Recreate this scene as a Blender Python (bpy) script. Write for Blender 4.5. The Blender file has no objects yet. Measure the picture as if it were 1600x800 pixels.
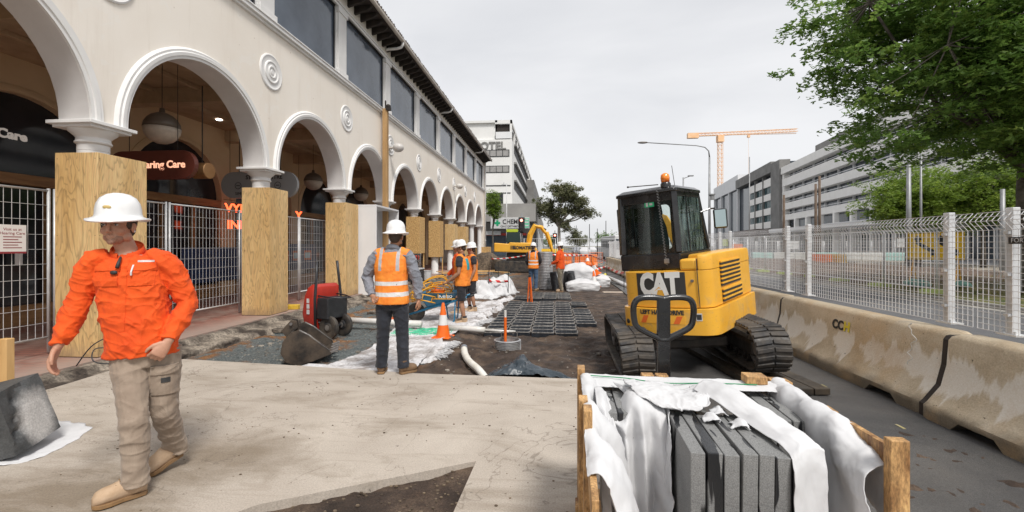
import bpy, bmesh, math, random
from mathutils import Vector, Matrix, noise as mn
from mathutils.geometry import tessellate_polygon
random.seed(7)
R = math.radians
PI = math.pi
S = bpy.context.scene
COL = S.collection

# ------------------------------------------------------------ camera
cam_d = bpy.data.cameras.new('camera')
cam = bpy.data.objects.new('camera', cam_d)
COL.objects.link(cam)
cam.location = (0, 0, 1.55)
cam.rotation_euler = (R(90), 0, R(5.4))
cam_d.sensor_width = 36
cam_d.lens = 15.75
cam_d.shift_y = -0.01
cam_d.clip_start = 0.05
cam_d.clip_end = 3000
S.camera = cam

# ------------------------------------------------------------ world, sun, exposure
w = bpy.data.worlds.new('World')
S.world = w
w.use_nodes = True
nt = w.node_tree
nt.nodes.clear()
wo = nt.nodes.new('ShaderNodeOutputWorld')
bg = nt.nodes.new('ShaderNodeBackground')
bg.inputs['Strength'].default_value = 0.12
sky = nt.nodes.new('ShaderNodeTexSky')
sky.sky_type = 'NISHITA'
sky.sun_disc = False
sky.sun_elevation = R(52)
sky.sun_rotation = R(-130)
sky.air_density = 1.0
sky.dust_density = 2.0
tc = nt.nodes.new('ShaderNodeTexCoord')
mp = nt.nodes.new('ShaderNodeMapping')
mp.inputs['Scale'].default_value = (1.0, 1.0, 3.2)
n1 = nt.nodes.new('ShaderNodeTexNoise')
n1.inputs['Scale'].default_value = 1.6
n1.inputs['Detail'].default_value = 6
n1.inputs['Roughness'].default_value = 0.5
n1.inputs['Distortion'].default_value = 0.35
cr = nt.nodes.new('ShaderNodeValToRGB')
cr.color_ramp.elements[0].position = 0.32
cr.color_ramp.elements[0].color = (4.4, 4.45, 4.6, 1)
cr.color_ramp.elements[1].position = 0.66
cr.color_ramp.elements[1].color = (5.45, 5.45, 5.52, 1)
mx = nt.nodes.new('ShaderNodeMix')
mx.data_type = 'RGBA'
mx.inputs[0].default_value = 0.94
nt.links.new(tc.outputs['Generated'], mp.inputs['Vector'])
nt.links.new(mp.outputs['Vector'], n1.inputs['Vector'])
nt.links.new(n1.outputs['Fac'], cr.inputs['Fac'])
nt.links.new(sky.outputs['Color'], mx.inputs[6])
nt.links.new(cr.outputs['Color'], mx.inputs[7])
nt.links.new(mx.outputs[2], bg.inputs['Color'])
nt.links.new(bg.outputs['Background'], wo.inputs['Surface'])

sd = bpy.data.lights.new('sun', 'SUN')
sd.energy = 2.3
sd.angle = R(14)
sd.color = (1.0, 0.965, 0.91)
sun = bpy.data.objects.new('sun', sd)
COL.objects.link(sun)
_az, _el = R(148), R(54)            # light comes from behind-right of the camera
_dir = Vector((math.sin(_az) * math.cos(_el), math.cos(_az) * math.cos(_el), math.sin(_el)))
sun.rotation_euler = _dir.to_track_quat('Z', 'Y').to_euler()
sun.location = (0, -20, 40)
sky.sun_rotation = _az

S.view_settings.view_transform = 'Standard'
S.view_settings.look = 'None'
S.view_settings.exposure = 0.5
S.view_settings.gamma = 1
S.view_settings.use_curve_mapping = False

# ------------------------------------------------------------ materials
MATS = {}


class NT:
    def __init__(self, name):
        m = bpy.data.materials.new(name)
        m.use_nodes = True
        self.m = m
        self.t = m.node_tree
        self.b = self.t.nodes['Principled BSDF']
        self._co = None

    def node(self, typ, **kw):
        n = self.t.nodes.new(typ)
        for k, v in kw.items():
            if k in n.inputs:
                n.inputs[k].default_value = v
            else:
                setattr(n, k, v)
        return n

    def co(self, scale=(1, 1, 1), rot=(0, 0, 0), kind='Object'):
        tcn = self.node('ShaderNodeTexCoord')
        mpn = self.node('ShaderNodeMapping')
        mpn.inputs['Scale'].default_value = scale
        mpn.inputs['Rotation'].default_value = rot
        self.t.links.new(tcn.outputs[kind], mpn.inputs['Vector'])
        return mpn.outputs['Vector']

    def noise(self, scale, detail=4, rough=0.55, dist=0.0, vec=None):
        n = self.node('ShaderNodeTexNoise')
        n.inputs['Scale'].default_value = scale
        n.inputs['Detail'].default_value = detail
        n.inputs['Roughness'].default_value = rough
        n.inputs['Distortion'].default_value = dist
        self.t.links.new(vec if vec else self.co(), n.inputs['Vector'])
        return n.outputs['Fac']

    def ramp(self, fac, stops):
        n = self.node('ShaderNodeValToRGB')
        el = n.color_ramp.elements
        while len(el) < len(stops):
            el.new(0.5)
        for e, (p, c) in zip(el, stops):
            e.position = p
            e.color = (c[0], c[1], c[2], 1) if not isinstance(c, (int, float)) else (c, c, c, 1)
        self.t.links.new(fac, n.inputs['Fac'])
        return n.outputs['Color']

    def mix(self, fac, a, b, blend='MIX'):
        n = self.node('ShaderNodeMix')
        n.data_type = 'RGBA'
        n.blend_type = blend
        for v, i in ((fac, 0), (a, 6), (b, 7)):
            if hasattr(v, 'is_linked'):
                self.t.links.new(v, n.inputs[i])
            elif i == 0:
                n.inputs[0].default_value = v
            else:
                n.inputs[i].default_value = (v[0], v[1], v[2], 1)
        return n.outputs[2]

    def math(self, op, a, b=0.0, c=0.0):
        n = self.node('ShaderNodeMath')
        n.operation = op
        for i, v in enumerate((a, b, c)):
            if hasattr(v, 'is_linked'):
                self.t.links.new(v, n.inputs[i])
            else:
                n.inputs[i].default_value = v
        return n.outputs[0]

    def sep(self, vec=None):
        n = self.node('ShaderNodeSeparateXYZ')
        self.t.links.new(vec if vec else self.co(), n.inputs[0])
        return n.outputs

    def band(self, v, lo, hi):
        return self.math('MULTIPLY', self.math('GREATER_THAN', v, lo), self.math('LESS_THAN', v, hi))

    def set(self, key, v):
        i = self.b.inputs[key]
        if hasattr(v, 'is_linked'):
            self.t.links.new(v, i)
        elif isinstance(v, (tuple, list)) and len(v) == 3:
            i.default_value = (v[0], v[1], v[2], 1)
        else:
            i.default_value = v

    def bump(self, h, strength=0.3, dist=0.01, chain=None):
        n = self.node('ShaderNodeBump')
        n.inputs['Strength'].default_value = strength
        n.inputs['Distance'].default_value = dist
        self.t.links.new(h, n.inputs['Height'])
        if chain:
            self.t.links.new(chain, n.inputs['Normal'])
        self.t.links.new(n.outputs['Normal'], self.b.inputs['Normal'])
        return n.outputs['Normal']


def mat(name, col, col2=None, rough=0.6, metal=0.0, ns=3.0, lo=0.35, hi=0.65, bs=None, bst=0.25, bd=0.01,
        coat=0.0, spec=0.5, emit=None, estr=1.0, fine=None, scale=(1, 1, 1), rvar=0.0, det=5):
    """General weathered surface: two colours mixed by noise, optional fine speckle, bump."""
    if name in MATS:
        return MATS[name]
    k = NT(name)
    v = k.co(scale)
    if col2:
        c = k.ramp(k.noise(ns, det, 0.6, 0.2, v), [(lo, col), (hi, col2)])
        if fine:
            c = k.mix(fine[1], c, k.ramp(k.noise(fine[0], 3, 0.7, 0, v), [(0.3, (0, 0, 0)), (0.7, (1, 1, 1))]), 'OVERLAY')
        k.set('Base Color', c)
    else:
        k.set('Base Color', col)
    if rvar:
        k.set('Roughness', k.ramp(k.noise(ns * 1.7, 4, 0.6, 0, v), [(0.3, max(rough - rvar, 0.02)), (0.7, min(rough + rvar, 1))]))
    else:
        k.set('Roughness', rough)
    k.set('Metallic', metal)
    k.set('Coat Weight', coat)
    k.set('Specular IOR Level', spec)
    if bs:
        k.bump(k.noise(bs, 5, 0.6, 0, v), bst, bd)
    if emit:
        k.set('Emission Color', emit)
        k.set('Emission Strength', estr)
    MATS[name] = k.m
    return k.m


# ------------------------------------------------------------ object helpers
def tag(o, label=None, cat=None, group=None, kind=None):
    if label: o['label'] = label
    if cat: o['category'] = cat
    if group: o['group'] = group
    if kind: o['kind'] = kind
    return o


def thing(name, label, cat, loc=(0, 0, 0), rz=0.0, group=None, rot=None):
    o = bpy.data.objects.new(name, None)
    o.empty_display_size = 0.2
    COL.objects.link(o)
    o.location = loc
    o.rotation_euler = rot if rot else (0, 0, rz)
    return tag(o, label, cat, group)


def dup(root, loc=None, rz=None, label=None, group=None):
    def cp(o, par):
        c = o.copy()
        COL.objects.link(c)
        c.parent = par
        for ch in list(o.children):
            cp(ch, c)
        return c
    r = cp(root, None)
    if loc is not None: r.location = loc
    if rz is not None: r.rotation_euler = (0, 0, rz)
    if label: r['label'] = label
    if group: r['group'] = group
    return r


V = Vector


class MB:
    """Mesh collector: everything added becomes one mesh object."""
    def __init__(self):
        self.bm = bmesh.new()
        self.mi = 0

    def _faces(self, vs, faces):
        bv = [self.bm.verts.new(v) for v in vs]
        out = []
        for f in faces:
            try:
                fc = self.bm.faces.new([bv[i] for i in f])
                fc.material_index = self.mi
                out.append(fc)
            except ValueError:
                pass
        return bv

    def box(self, x0, x1, y0, y1, z0, z1, mtx=None):
        vs = [V((x, y, z)) for z in (z0, z1) for y in (y0, y1) for x in (x0, x1)]
        if mtx: vs = [mtx @ v for v in vs]
        self._faces(vs, [(0, 2, 3, 1), (4, 5, 7, 6), (0, 1, 5, 4), (2, 6, 7, 3), (0, 4, 6, 2), (1, 3, 7, 5)])
        return self

    def cbox(self, c, s, mtx=None, rz=0.0):
        m = Matrix.Translation(c) @ Matrix.Rotation(rz, 4, 'Z')
        if mtx: m = mtx @ m
        return self.box(-s[0] / 2, s[0] / 2, -s[1] / 2, s[1] / 2, -s[2] / 2, s[2] / 2, m)

    def bar(self, p0, p1, w, h=None, roll=0.0, ref=(0, 0, 1)):
        """rectangular bar from p0 to p1"""
        h = h or w
        p0, p1 = V(p0), V(p1)
        d = (p1 - p0)
        L = d.length
        if L < 1e-6: return self
        d.normalize()
        u = V(ref).cross(d)
        if u.length < 1e-3: u = V((1, 0, 0)).cross(d)
        u.normalize()
        v = d.cross(u)
        if roll:
            q = Matrix.Rotation(roll, 3, d)
            u, v = q @ u, q @ v
        vs = []
        for p in (p0, p1):
            for a, b in ((-1, -1), (1, -1), (1, 1), (-1, 1)):
                vs.append(p + u * a * w / 2 + v * b * h / 2)
        self._faces(vs, [(3, 2, 1, 0), (4, 5, 6, 7), (0, 1, 5, 4), (1, 2, 6, 5), (2, 3, 7, 6), (3, 0, 4, 7)])
        return self

    def rings(self, rs, cap=True, closed=False):
        """loft a list of equally long vertex rings"""
        n = len(rs[0])
        bv = [[self.bm.verts.new(p) for p in r] for r in rs]
        m = len(rs)
        rng = range(m if closed else m - 1)
        for i in rng:
            a, b = bv[i], bv[(i + 1) % m]
            for j in range(n):
                f = self.bm.faces.new((a[j], a[(j + 1) % n], b[(j + 1) % n], b[j]))
                f.material_index = self.mi
        if cap and not closed:
            self.bm.faces.new(list(reversed(bv[0]))).material_index = self.mi
            self.bm.faces.new(bv[-1]).material_index = self.mi
        return self

    def tube(self, pts, r, n=8, cap=True, closed=False, ell=None):
        """round tube through points; r scalar or list; ell=(ratio) flattens second axis"""
        pts = [V(p) for p in pts]
        m = len(pts)
        rr = r if isinstance(r, (list, tuple)) else [r] * m
        rs = []
        u = None
        for i, p in enumerate(pts):
            if closed:
                t = pts[(i + 1) % m] - pts[i - 1]
            else:
                t = pts[min(i + 1, m - 1)] - pts[max(i - 1, 0)]
            if t.length < 1e-9: t = V((0, 0, 1))
            t.normalize()
            if u is None:
                u = V((0, 0, 1)).cross(t)
                if u.length < 0.05: u = V((0, 1, 0)).cross(t)
            else:
                u = u - t * u.dot(t)
            u.normalize()
            v = t.cross(u)
            k = rr[i]
            ka, kb = k if isinstance(k, (list, tuple)) else (k, k * (ell or 1))
            rs.append([p + u * math.cos(2 * PI * j / n) * ka + v * math.sin(2 * PI * j / n) * kb for j in range(n)])
        return self.rings(rs, cap, closed)

    def cyl(self, p0, p1, r0, r1=None, n=16):
        return self.tube([p0, p1], [r0, r0 if r1 is None else r1], n)

    def lathe(self, prof, c=(0, 0, 0), n=24, mtx=None, sx=1, sy=1):
        """profile [(r,z)] round the z axis"""
        rs = []
        for r_, z in prof:
            ring = []
            for j in range(n):
                a = 2 * PI * j / n
                p = V((c[0] + max(r_, 1e-4) * math.cos(a) * sx, c[1] + max(r_, 1e-4) * math.sin(a) * sy, c[2] + z))
                if mtx: p = mtx @ p
                ring.append(p)
            rs.append(ring)
        return self.rings(rs, True)

    def ell(self, c, r, n=14, m=9, mtx=None):
        c = V(c)
        rs = []
        for i in range(1, m):
            t = PI * i / m
            ring = []
            for j in range(n):
                a = 2 * PI * j / n
                p = V((r[0] * math.sin(t) * math.cos(a), r[1] * math.sin(t) * math.sin(a), -r[2] * math.cos(t)))
                if mtx: p = mtx @ p
                ring.append(c + p)
            rs.append(ring)
        return self.rings(rs, True)

    def prism(self, poly, h0, h1, axis='z', mtx=None, holes=()):
        """polygon (2D list) extruded between h0..h1 along axis. axis y: poly=(x,z); axis x: poly=(y,z)"""
        def P(a, b, h):
            p = {'z': V((a, b, h)), 'y': V((a, h, b)), 'x': V((h, a, b))}[axis]
            return mtx @ p if mtx else p
        loops = [poly] + list(holes)
        flat = [q for l in loops for q in l]
        tris = tessellate_polygon([[V((a, b, 0)) for a, b in l] for l in loops])
        lo = [self.bm.verts.new(P(a, b, h0)) for a, b in flat]
        hi = [self.bm.verts.new(P(a, b, h1)) for a, b in flat]
        for t in tris:
            for L in (hi, [lo[k] for k in range(len(lo))]):
                try:
                    f = self.bm.faces.new([L[k] for k in t])
                    f.material_index = self.mi
                except ValueError:
                    pass
        o = 0
        for l in loops:
            k = len(l)
            for i in range(k):
                a, b = o + i, o + (i + 1) % k
                f = self.bm.faces.new((lo[a], lo[b], hi[b], hi[a]))
                f.material_index = self.mi
            o += k
        return self

    def grid(self, fn, nu, nv):
        """surface fn(u,v)->Vector on 0..1"""
        g = [[self.bm.verts.new(fn(i / nu, j / nv)) for j in range(nv + 1)] for i in range(nu + 1)]
        for i in range(nu):
            for j in range(nv):
                f = self.bm.faces.new((g[i][j], g[i + 1][j], g[i + 1][j + 1], g[i][j + 1]))
                f.material_index = self.mi
        return self

    def build(self, name, m=None, parent=None, smooth=False, bevel=0.0, seg=2, label=None, fix=True, loc=None,
              solid=None, auto=None, sub=0):
        me = bpy.data.meshes.new(name)
        if fix:
            bmesh.ops.recalc_face_normals(self.bm, faces=self.bm.faces)
        self.bm.to_mesh(me)
        self.bm.free()
        ms = m if isinstance(m, (list, tuple)) else [m]
        for x in ms:
            if x: me.materials.append(x)
        if smooth or auto:
            me.polygons.foreach_set('use_smooth', [True] * len(me.polygons))
        o = bpy.data.objects.new(name, me)
        COL.objects.link(o)
        if parent: o.parent = parent
        if loc: o.location = loc
        if solid:
            md = o.modifiers.new('solid', 'SOLIDIFY')
            md.thickness = solid
            md.offset = 0
        if sub:
            md = o.modifiers.new('sub', 'SUBSURF')
            md.levels = sub
            md.render_levels = sub
        if bevel:
            md = o.modifiers.new('bevel', 'BEVEL')
            md.width = bevel
            md.segments = seg
            md.limit_method = 'ANGLE'
            md.angle_limit = R(35)
        if auto:
            me.set_sharp_from_angle(angle=R(auto))
        if label: o['label'] = label
        return o


def remesh(mb, voxel, smooth=2, adapt=0.0):
    """fuse overlapping closed shells of a collector into one continuous surface"""
    me = bpy.data.meshes.new('tmp')
    bmesh.ops.recalc_face_normals(mb.bm, faces=mb.bm.faces)
    mb.bm.to_mesh(me)
    mb.bm.free()
    o = bpy.data.objects.new('tmp', me)
    COL.objects.link(o)
    md = o.modifiers.new('r', 'REMESH')
    md.mode = 'VOXEL'
    md.voxel_size = voxel
    md.adaptivity = adapt
    if smooth:
        sm = o.modifiers.new('s', 'SMOOTH')
        sm.iterations = smooth
        sm.factor = 0.6
    dg = bpy.context.evaluated_depsgraph_get()
    dg.update()
    me2 = bpy.data.meshes.new_from_object(o.evaluated_get(dg))
    bpy.data.objects.remove(o)
    bpy.data.meshes.remove(me)
    return me2


def mesh_obj(name, me, m, parent=None, smooth=True, label=None):
    me.name = name
    me.materials.clear()
    for x in (m if isinstance(m, (list, tuple)) else [m]):
        me.materials.append(x)
    if smooth:
        me.polygons.foreach_set('use_smooth', [True] * len(me.polygons))
    o = bpy.data.objects.new(name, me)
    COL.objects.link(o)
    if parent: o.parent = parent
    if label: o['label'] = label
    return o


def displace(me, fn):
    """move each vertex along its normal by fn(co, normal)"""
    nv = len(me.vertices)
    co = [0.0] * (nv * 3)
    no = [0.0] * (nv * 3)
    me.vertices.foreach_get('co', co)
    me.vertex_normals.foreach_get('vector', no)
    for i in range(0, nv * 3, 3):
        n = V(no[i:i + 3])
        d = fn(V(co[i:i + 3]), n)
        co[i] += n.x * d
        co[i + 1] += n.y * d
        co[i + 2] += n.z * d
    me.vertices.foreach_set('co', co)
    me.update()


def text(s, size, m, parent=None, mtx=None, depth=0.004, name='lettering', align='CENTER', bold=0.0, sx=1.0, label=None, spacing=1.0):
    """raised letters; mtx maps text plane (x right, y up, z out) into the parent's space"""
    cu = bpy.data.curves.new('t', 'FONT')
    cu.body = s
    cu.size = size
    cu.extrude = depth
    cu.offset = bold
    cu.space_character = spacing
    cu.align_x = align
    cu.align_y = 'CENTER'
    cu.resolution_u = 3
    o = bpy.data.objects.new('t', cu)
    COL.objects.link(o)
    dg = bpy.context.evaluated_depsgraph_get()
    dg.update()
    me = bpy.data.meshes.new_from_object(o.evaluated_get(dg))
    bpy.data.objects.remove(o)
    M4 = (mtx or Matrix.Identity(4)) @ Matrix.Diagonal((sx, 1, 1, 1))
    me.transform(M4)
    return mesh_obj(name, me, m, parent, smooth=False, label=label)


def plane_m(loc, right, up):
    """matrix taking text space to a plane with given right/up directions"""
    r_ = V(right).normalized()
    u_ = V(up)
    u_ = (u_ - r_ * u_.dot(r_)).normalized()
    n_ = r_.cross(u_)
    m = Matrix((r_, u_, n_)).transposed().to_4x4()
    m.translation = V(loc)
    return m


def fbm(x, y, z=0.0, o=4):
    return mn.fractal(V((x, y, z)), 0.6, 2.0, o)
# ============================================================ SETTING
def m_ground():
    """one material for the excavated ground: brown soil, blue grey gravel, orange clay"""
    k = NT('excavated_ground')
    v = k.co()
    s = k.sep(v)
    soil = k.ramp(k.noise(2.6, 7, 0.62, 0.4, v), [(0.3, (0.020, 0.013, 0.009)), (0.5, (0.058, 0.037, 0.026)), (0.70, (0.155, 0.105, 0.07))])
    grav = k.ramp(k.noise(38, 4, 0.7, 0, v), [(0.3, (0.035, 0.045, 0.048)), (0.52, (0.11, 0.125, 0.125)), (0.75, (0.26, 0.27, 0.26))])
    clay = k.ramp(k.noise(9, 6, 0.65, 0.3, v), [(0.3, (0.10, 0.042, 0.016)), (0.55, (0.24, 0.115, 0.045)), (0.8, (0.34, 0.23, 0.13))])
    wob = k.math('MULTIPLY', k.math('SUBTRACT', k.noise(1.3, 5, 0.65, 0, v), 0.5), 2.4)
    gx = k.math('ADD', s[0], wob)
    gm = k.math('LESS_THAN', gx, -2.35)
    gm2 = k.ramp(k.math('ADD', k.math('MULTIPLY', gx, -1.0), -1.7), [(0.0, 0.0), (0.7, 1.0)])
    left = k.mix(k.ramp(k.noise(1.15, 5, 0.62, 0.5, v), [(0.50, 0.0), (0.58, 1.0)]), grav, clay)
    c = k.mix(gm2, soil, left)
    speck = k.ramp(k.noise(70, 3, 0.8, 0, v), [(0.25, 0.25), (0.5, 0.5), (0.74, 0.85)])
    c = k.mix(0.75, c, speck, 'OVERLAY')
    k.set('Base Color', c)
    k.set('Roughness', k.ramp(k.noise(4, 3, 0.5, 0, v), [(0.35, 0.6), (0.7, 0.97)]))
    b1 = k.bump(k.noise(60, 5, 0.7, 0, v), 0.75, 0.025)
    k.bump(k.noise(14, 5, 0.65, 0, v), 0.5, 0.06, b1)
    return k.m


def m_slab():
    k = NT('fresh_concrete')
    v = k.co()
    base = k.ramp(k.noise(0.9, 6, 0.6, 0.6, v), [(0.3, (0.365, 0.315, 0.265)), (0.65, (0.48, 0.425, 0.365))])
    # trodden-in mud: streaks along the walking direction
    v2 = k.co((0.75, 2.0, 1), (0, 0, 0.35))
    st = k.ramp(k.noise(1.25, 7, 0.66, 0.5, v2), [(0.50, 0.0), (0.66, 0.9)])
    s = k.sep(v)
    # dirt spot by the walking man, wide brownish drag marks in front
    d = k.math('ADD', k.math('POWER', k.math('ADD', s[0], 2.35), 2.0), k.math('MULTIPLY', k.math('POWER', k.math('SUBTRACT', s[1], 3.1), 2.0), 1.6))
    spot = k.ramp(k.math('ADD', d, k.math('MULTIPLY', k.noise(3, 6, 0.7, 0.6, v), 0.9)), [(0.42, 0.8), (0.85, 0.0)])
    d2 = k.math('ADD', k.math('MULTIPLY', k.math('POWER', k.math('ADD', s[0], 3.0), 2.0), 0.5), k.math('MULTIPLY', k.math('POWER', k.math('SUBTRACT', s[1], 2.5), 2.0), 1.8))
    spot2 = k.ramp(k.math('ADD', d2, k.math('MULTIPLY', k.noise(2.4, 7, 0.7, 0.8, v2), 1.1)), [(0.55, 0.9), (1.1, 0.0)])
    mud = k.mix(0.5, (0.15, 0.115, 0.08), (0.22, 0.17, 0.115))
    c = k.mix(k.math('MULTIPLY', st, 0.55), base, mud)
    c = k.mix(k.math('MULTIPLY', spot, 0.95), c, mud)
    c = k.mix(k.math('MULTIPLY', spot2, 0.9), c, mud)
    pock = k.ramp(k.noise(26, 2, 0.5, 0, v), [(0.235, 0.75), (0.275, 0.0)])
    c = k.mix(pock, c, (0.10, 0.085, 0.07))
    c = k.mix(0.38, c, k.ramp(k.noise(95, 3, 0.75, 0, v), [(0.3, 0.2), (0.7, 0.8)]), 'OVERLAY')
    tr_ = k.ramp(k.noise(2.2, 5, 0.6, 0.8, k.co((.35, 4.5, 1), (0, 0, -.5))), [(.58, 0), (.66, .35)])
    c = k.mix(tr_, c, (.30, .25, .20))
    hc = k.ramp(k.math('ABSOLUTE', k.math('SUBTRACT', k.noise(.55, 6, .6, 1.2, v), .5)), [(.0, .55), (.0022, 0)])
    c = k.mix(hc, c, (.14, .11, .085))
    k.set('Base Color', c)
    k.set('Roughness', 0.82)
    k.bump(k.noise(45, 4, 0.6, 0, v), 0.22, 0.006)
    return k.m


def m_asphalt(name, a=(0.030, 0.030, 0.031), b=(0.075, 0.073, 0.070), wet=0.0):
    k = NT(name)
    v = k.co()
    c = k.ramp(k.noise(0.8, 6, 0.62, 0.4, v), [(0.3, a), (0.7, b)])
    agg = k.ramp(k.noise(150, 2, 0.7, 0, v), [(0.28, 0.12), (0.52, 0.5), (0.75, 0.95)])
    c = k.mix(0.7, c, agg, 'OVERLAY')
    k.set('Base Color', c)
    k.set('Roughness', k.ramp(k.noise(1.1, 4, 0.6, 0.3, v), [(0.35, 0.42 if wet else 0.72), (0.62, 0.9)]))
    k.bump(k.noise(150, 3, 0.7, 0, v), 0.5, 0.005)
    return k.m


def m_bricks():
    k = NT('brick_paving')
    v = k.co((1, 1, 1))
    br = k.node('ShaderNodeTexBrick')
    br.inputs['Scale'].default_value = 1.0
    br.inputs['Mortar Size'].default_value = 0.006
    br.inputs['Brick Width'].default_value = 0.23
    br.inputs['Row Height'].default_value = 0.115
    br.inputs['Color1'].default_value = (0.22, 0.085, 0.06, 1)
    br.inputs['Color2'].default_value = (0.31, 0.135, 0.10, 1)
    br.inputs['Mortar'].default_value = (0.11, 0.085, 0.07, 1)
    k.t.links.new(v, br.inputs['Vector'])
    dust = k.ramp(k.noise(1.7, 6, 0.65, 0.5, v), [(0.42, 0.0), (0.68, 0.75)])
    s = k.sep(v)
    near = k.ramp(k.math('ADD', s[0], 6.9), [(0.0, 0.0), (0.7, 0.7)])
    c = k.mix(k.math('MAXIMUM', dust, near), br.outputs['Color'], (0.36, 0.285, 0.24))
    k.set('Base Color', c)
    k.set('Roughness', 0.8)
    k.bump(br.outputs['Fac'], -0.4, 0.004)
    return k.m


M_GROUND = m_ground()
M_SLAB = m_slab()
M_ASPH = m_asphalt('asphalt_lane', (0.055, 0.054, 0.055), (0.115, 0.108, 0.10), 1)
M_ROAD = m_asphalt('asphalt_road', (0.09, 0.09, 0.095), (0.14, 0.14, 0.145))
M_BRICK = m_bricks()
M_EARTH = mat('bare_earth', (0.06, 0.045, 0.033), (0.17, 0.125, 0.085), 0.95, ns=0.7, fine=(9, 0.6), bs=6, bst=0.6, bd=0.06)

# far ground sheet reaching the horizon
m = MB()
m.box(-1500, 1500, -300, 2500, -0.62, -0.42)
tag(m.build('ground', mat('far_ground', (0.10, 0.11, 0.06), (0.16, 0.14, 0.10), 0.95, ns=0.05)), kind='structure')


def in_hole(x, y):
    return -2.1 < x < -0.35 and 1.6 < y < 3.4


def dirt_z(x, y):
    z = -0.125 + 0.035 * fbm(x * 0.9, y * 0.9) + 0.03 * fbm(x * 3.1, y * 3.1, 3.0) + 0.012 * fbm(x * 11, y * 11, 7.0, 3)
    if x < -2.2: z -= 0.02 * min(1, (-2.2 - x) / 1.2)
    if y < 4.2: z = -0.055 + 0.02 * fbm(x * 4, y * 4) + 0.012 * fbm(x * 13, y * 13, 2)
    if x > 1.2 and y > 4.8:
        t = min(1, (x - 1.2) / 0.5)
        z = z * (1 - t) + (-0.085) * t
    if y > 24: z += min(0.05, (y - 24) * 0.01)
    # spoil ridge beside the geotextile
    if 6 < y < 16 and -2.4 < x < -1.1:
        z += 0.05 * math.exp(-((x + 1.7) / 0.25) ** 2) * (0.6 + 0.5 * mn.noise(V((x * 2, y * 2, 0))))
    return z


def sheet(name, x0, x1, y0, y1, step, m_, fz):
    nx, ny = max(1, int((x1 - x0) / step)), max(1, int((y1 - y0) / step))
    mb = MB()
    mb.grid(lambda u, v: V((x0 + (x1 - x0) * u, y0 + (y1 - y0) * v, fz(x0 + (x1 - x0) * u, y0 + (y1 - y0) * v))), nx, ny)
    return tag(mb.build(name, m_, smooth=True, fix=False), kind='structure')


sheet('excavated_soil', -6.3, 3.4, 1.4, 12.0, 0.045, M_GROUND, dirt_z)
sheet('excavated_soil', -6.9, 3.4, 12.0, 44.0, 0.12, M_GROUND, dirt_z)

# concrete slab with the open planting hole
m = MB()
slab = [(-5.75, -3.0), (0.95, -3.0), (0.95, 5.2), (0.29, 5.27), (-1.66, 5.31), (-2.44, 5.41), (-3.5, 5.53), (-5.05, 5.68), (-5.5, 5.16), (-5.44, 4.4), (-5.55, 3.2)]
hole = [(-0.56, 3.19), (-1.20, 2.84), (-1.77, 2.53), (-1.86, 2.42), (-1.75, 1.75), (-0.62, 1.72)]
m.prism(slab, -0.24, 0.0, 'z', holes=[hole])
tag(m.build('concrete_slab', M_SLAB, bevel=0.008, seg=1), kind='structure')

# paved floor of the arcade, its broken edge and the old kerb strip
m = MB()
m.box(-16, -5.98, -4, 41, -0.3, 0.05)
tag(m.build('pavement', M_BRICK), kind='structure')
m = MB()


def kerb_fn(u, v):
    y = -3 + 44 * v
    prof = [(-5.985, 0.028), (-5.86, 0.02), (-5.80, -0.045), (-5.62, -0.055), (-5.52, -0.075), (-5.50, -0.17), (-5.34, -0.2)]
    k = u * (len(prof) - 1)
    i = min(int(k), len(prof) - 2)
    t = k - i
    x = prof[i][0] * (1 - t) + prof[i + 1][0] * t
    z = prof[i][1] * (1 - t) + prof[i + 1][1] * t
    j = (0.01 + 0.045 * u)
    x += j * 0.6 * fbm(y * 1.3, u * 3, 1) + 0.022 * u * fbm(y * 6, u * 8, 4) - (0.0 if y < 12 else min(0.35, (y - 12) * 0.03))
    z += 0.011 * fbm(y * 5, u * 9, 9) * (0.3 + u)
    return V((x, y, z))


m.grid(kerb_fn, 26, 900)
tag(m.build('kerb_edge', mat('old_concrete_edge', (0.05, 0.038, 0.03), (0.30, 0.255, 0.205), 0.92, ns=2.2, lo=0.42, hi=0.62, fine=(30, 0.6), bs=40, bst=0.7, bd=0.02), smooth=True, fix=False), kind='structure')

# asphalt strip on which the barriers stand, open road and the far verge
m = MB()
pts = [(1.25, -4), (3.52, -4), (3.52, 60), (2.35, 60), (2.45, 26), (2.42, 17), (2.3, 13), (1.75, 9.6), (1.5, 7.5), (1.35, 5.0), (1.25, 3)]
m.prism(pts, -0.2, -0.045, 'z')
tag(m.build('asphalt_strip', M_ASPH), kind='structure')
m = MB()
m.box(3.525, 11.0, -12, 170, -0.2, -0.049)
tag(m.build('road', M_ROAD), kind='structure')
m = MB()
for xx in (7.2,):
    for i in range(22):
        m.box(xx, xx + 0.12, -4 + i * 8, -1 + i * 8, -0.048, -0.045)
m.box(3.95, 4.05, -12, 170, -0.048, -0.045)
for i in range(9):
    m.box(2.99 + 0.015 * i, 3.015 + 0.015 * i, 1.9 + i * 1.15, 2.0 + i * 1.15, -0.044, -0.0405)
tag(m.build('road_markings', mat('worn_paint', (0.45, 0.36, 0.08), (0.3, 0.28, 0.2), 0.8, ns=12)), kind='structure')
m = MB()
m.box(11.0, 11.16, -12, 170, -0.2, 0.08)
m.box(10.72, 11.0, -12, 170, -0.2, -0.03)
tag(m.build('road_kerb', mat('kerb_concrete', (0.24, 0.23, 0.21), (0.36, 0.34, 0.31), 0.85, ns=2, bs=20, bst=0.2), bevel=0.02), kind='structure')


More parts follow.
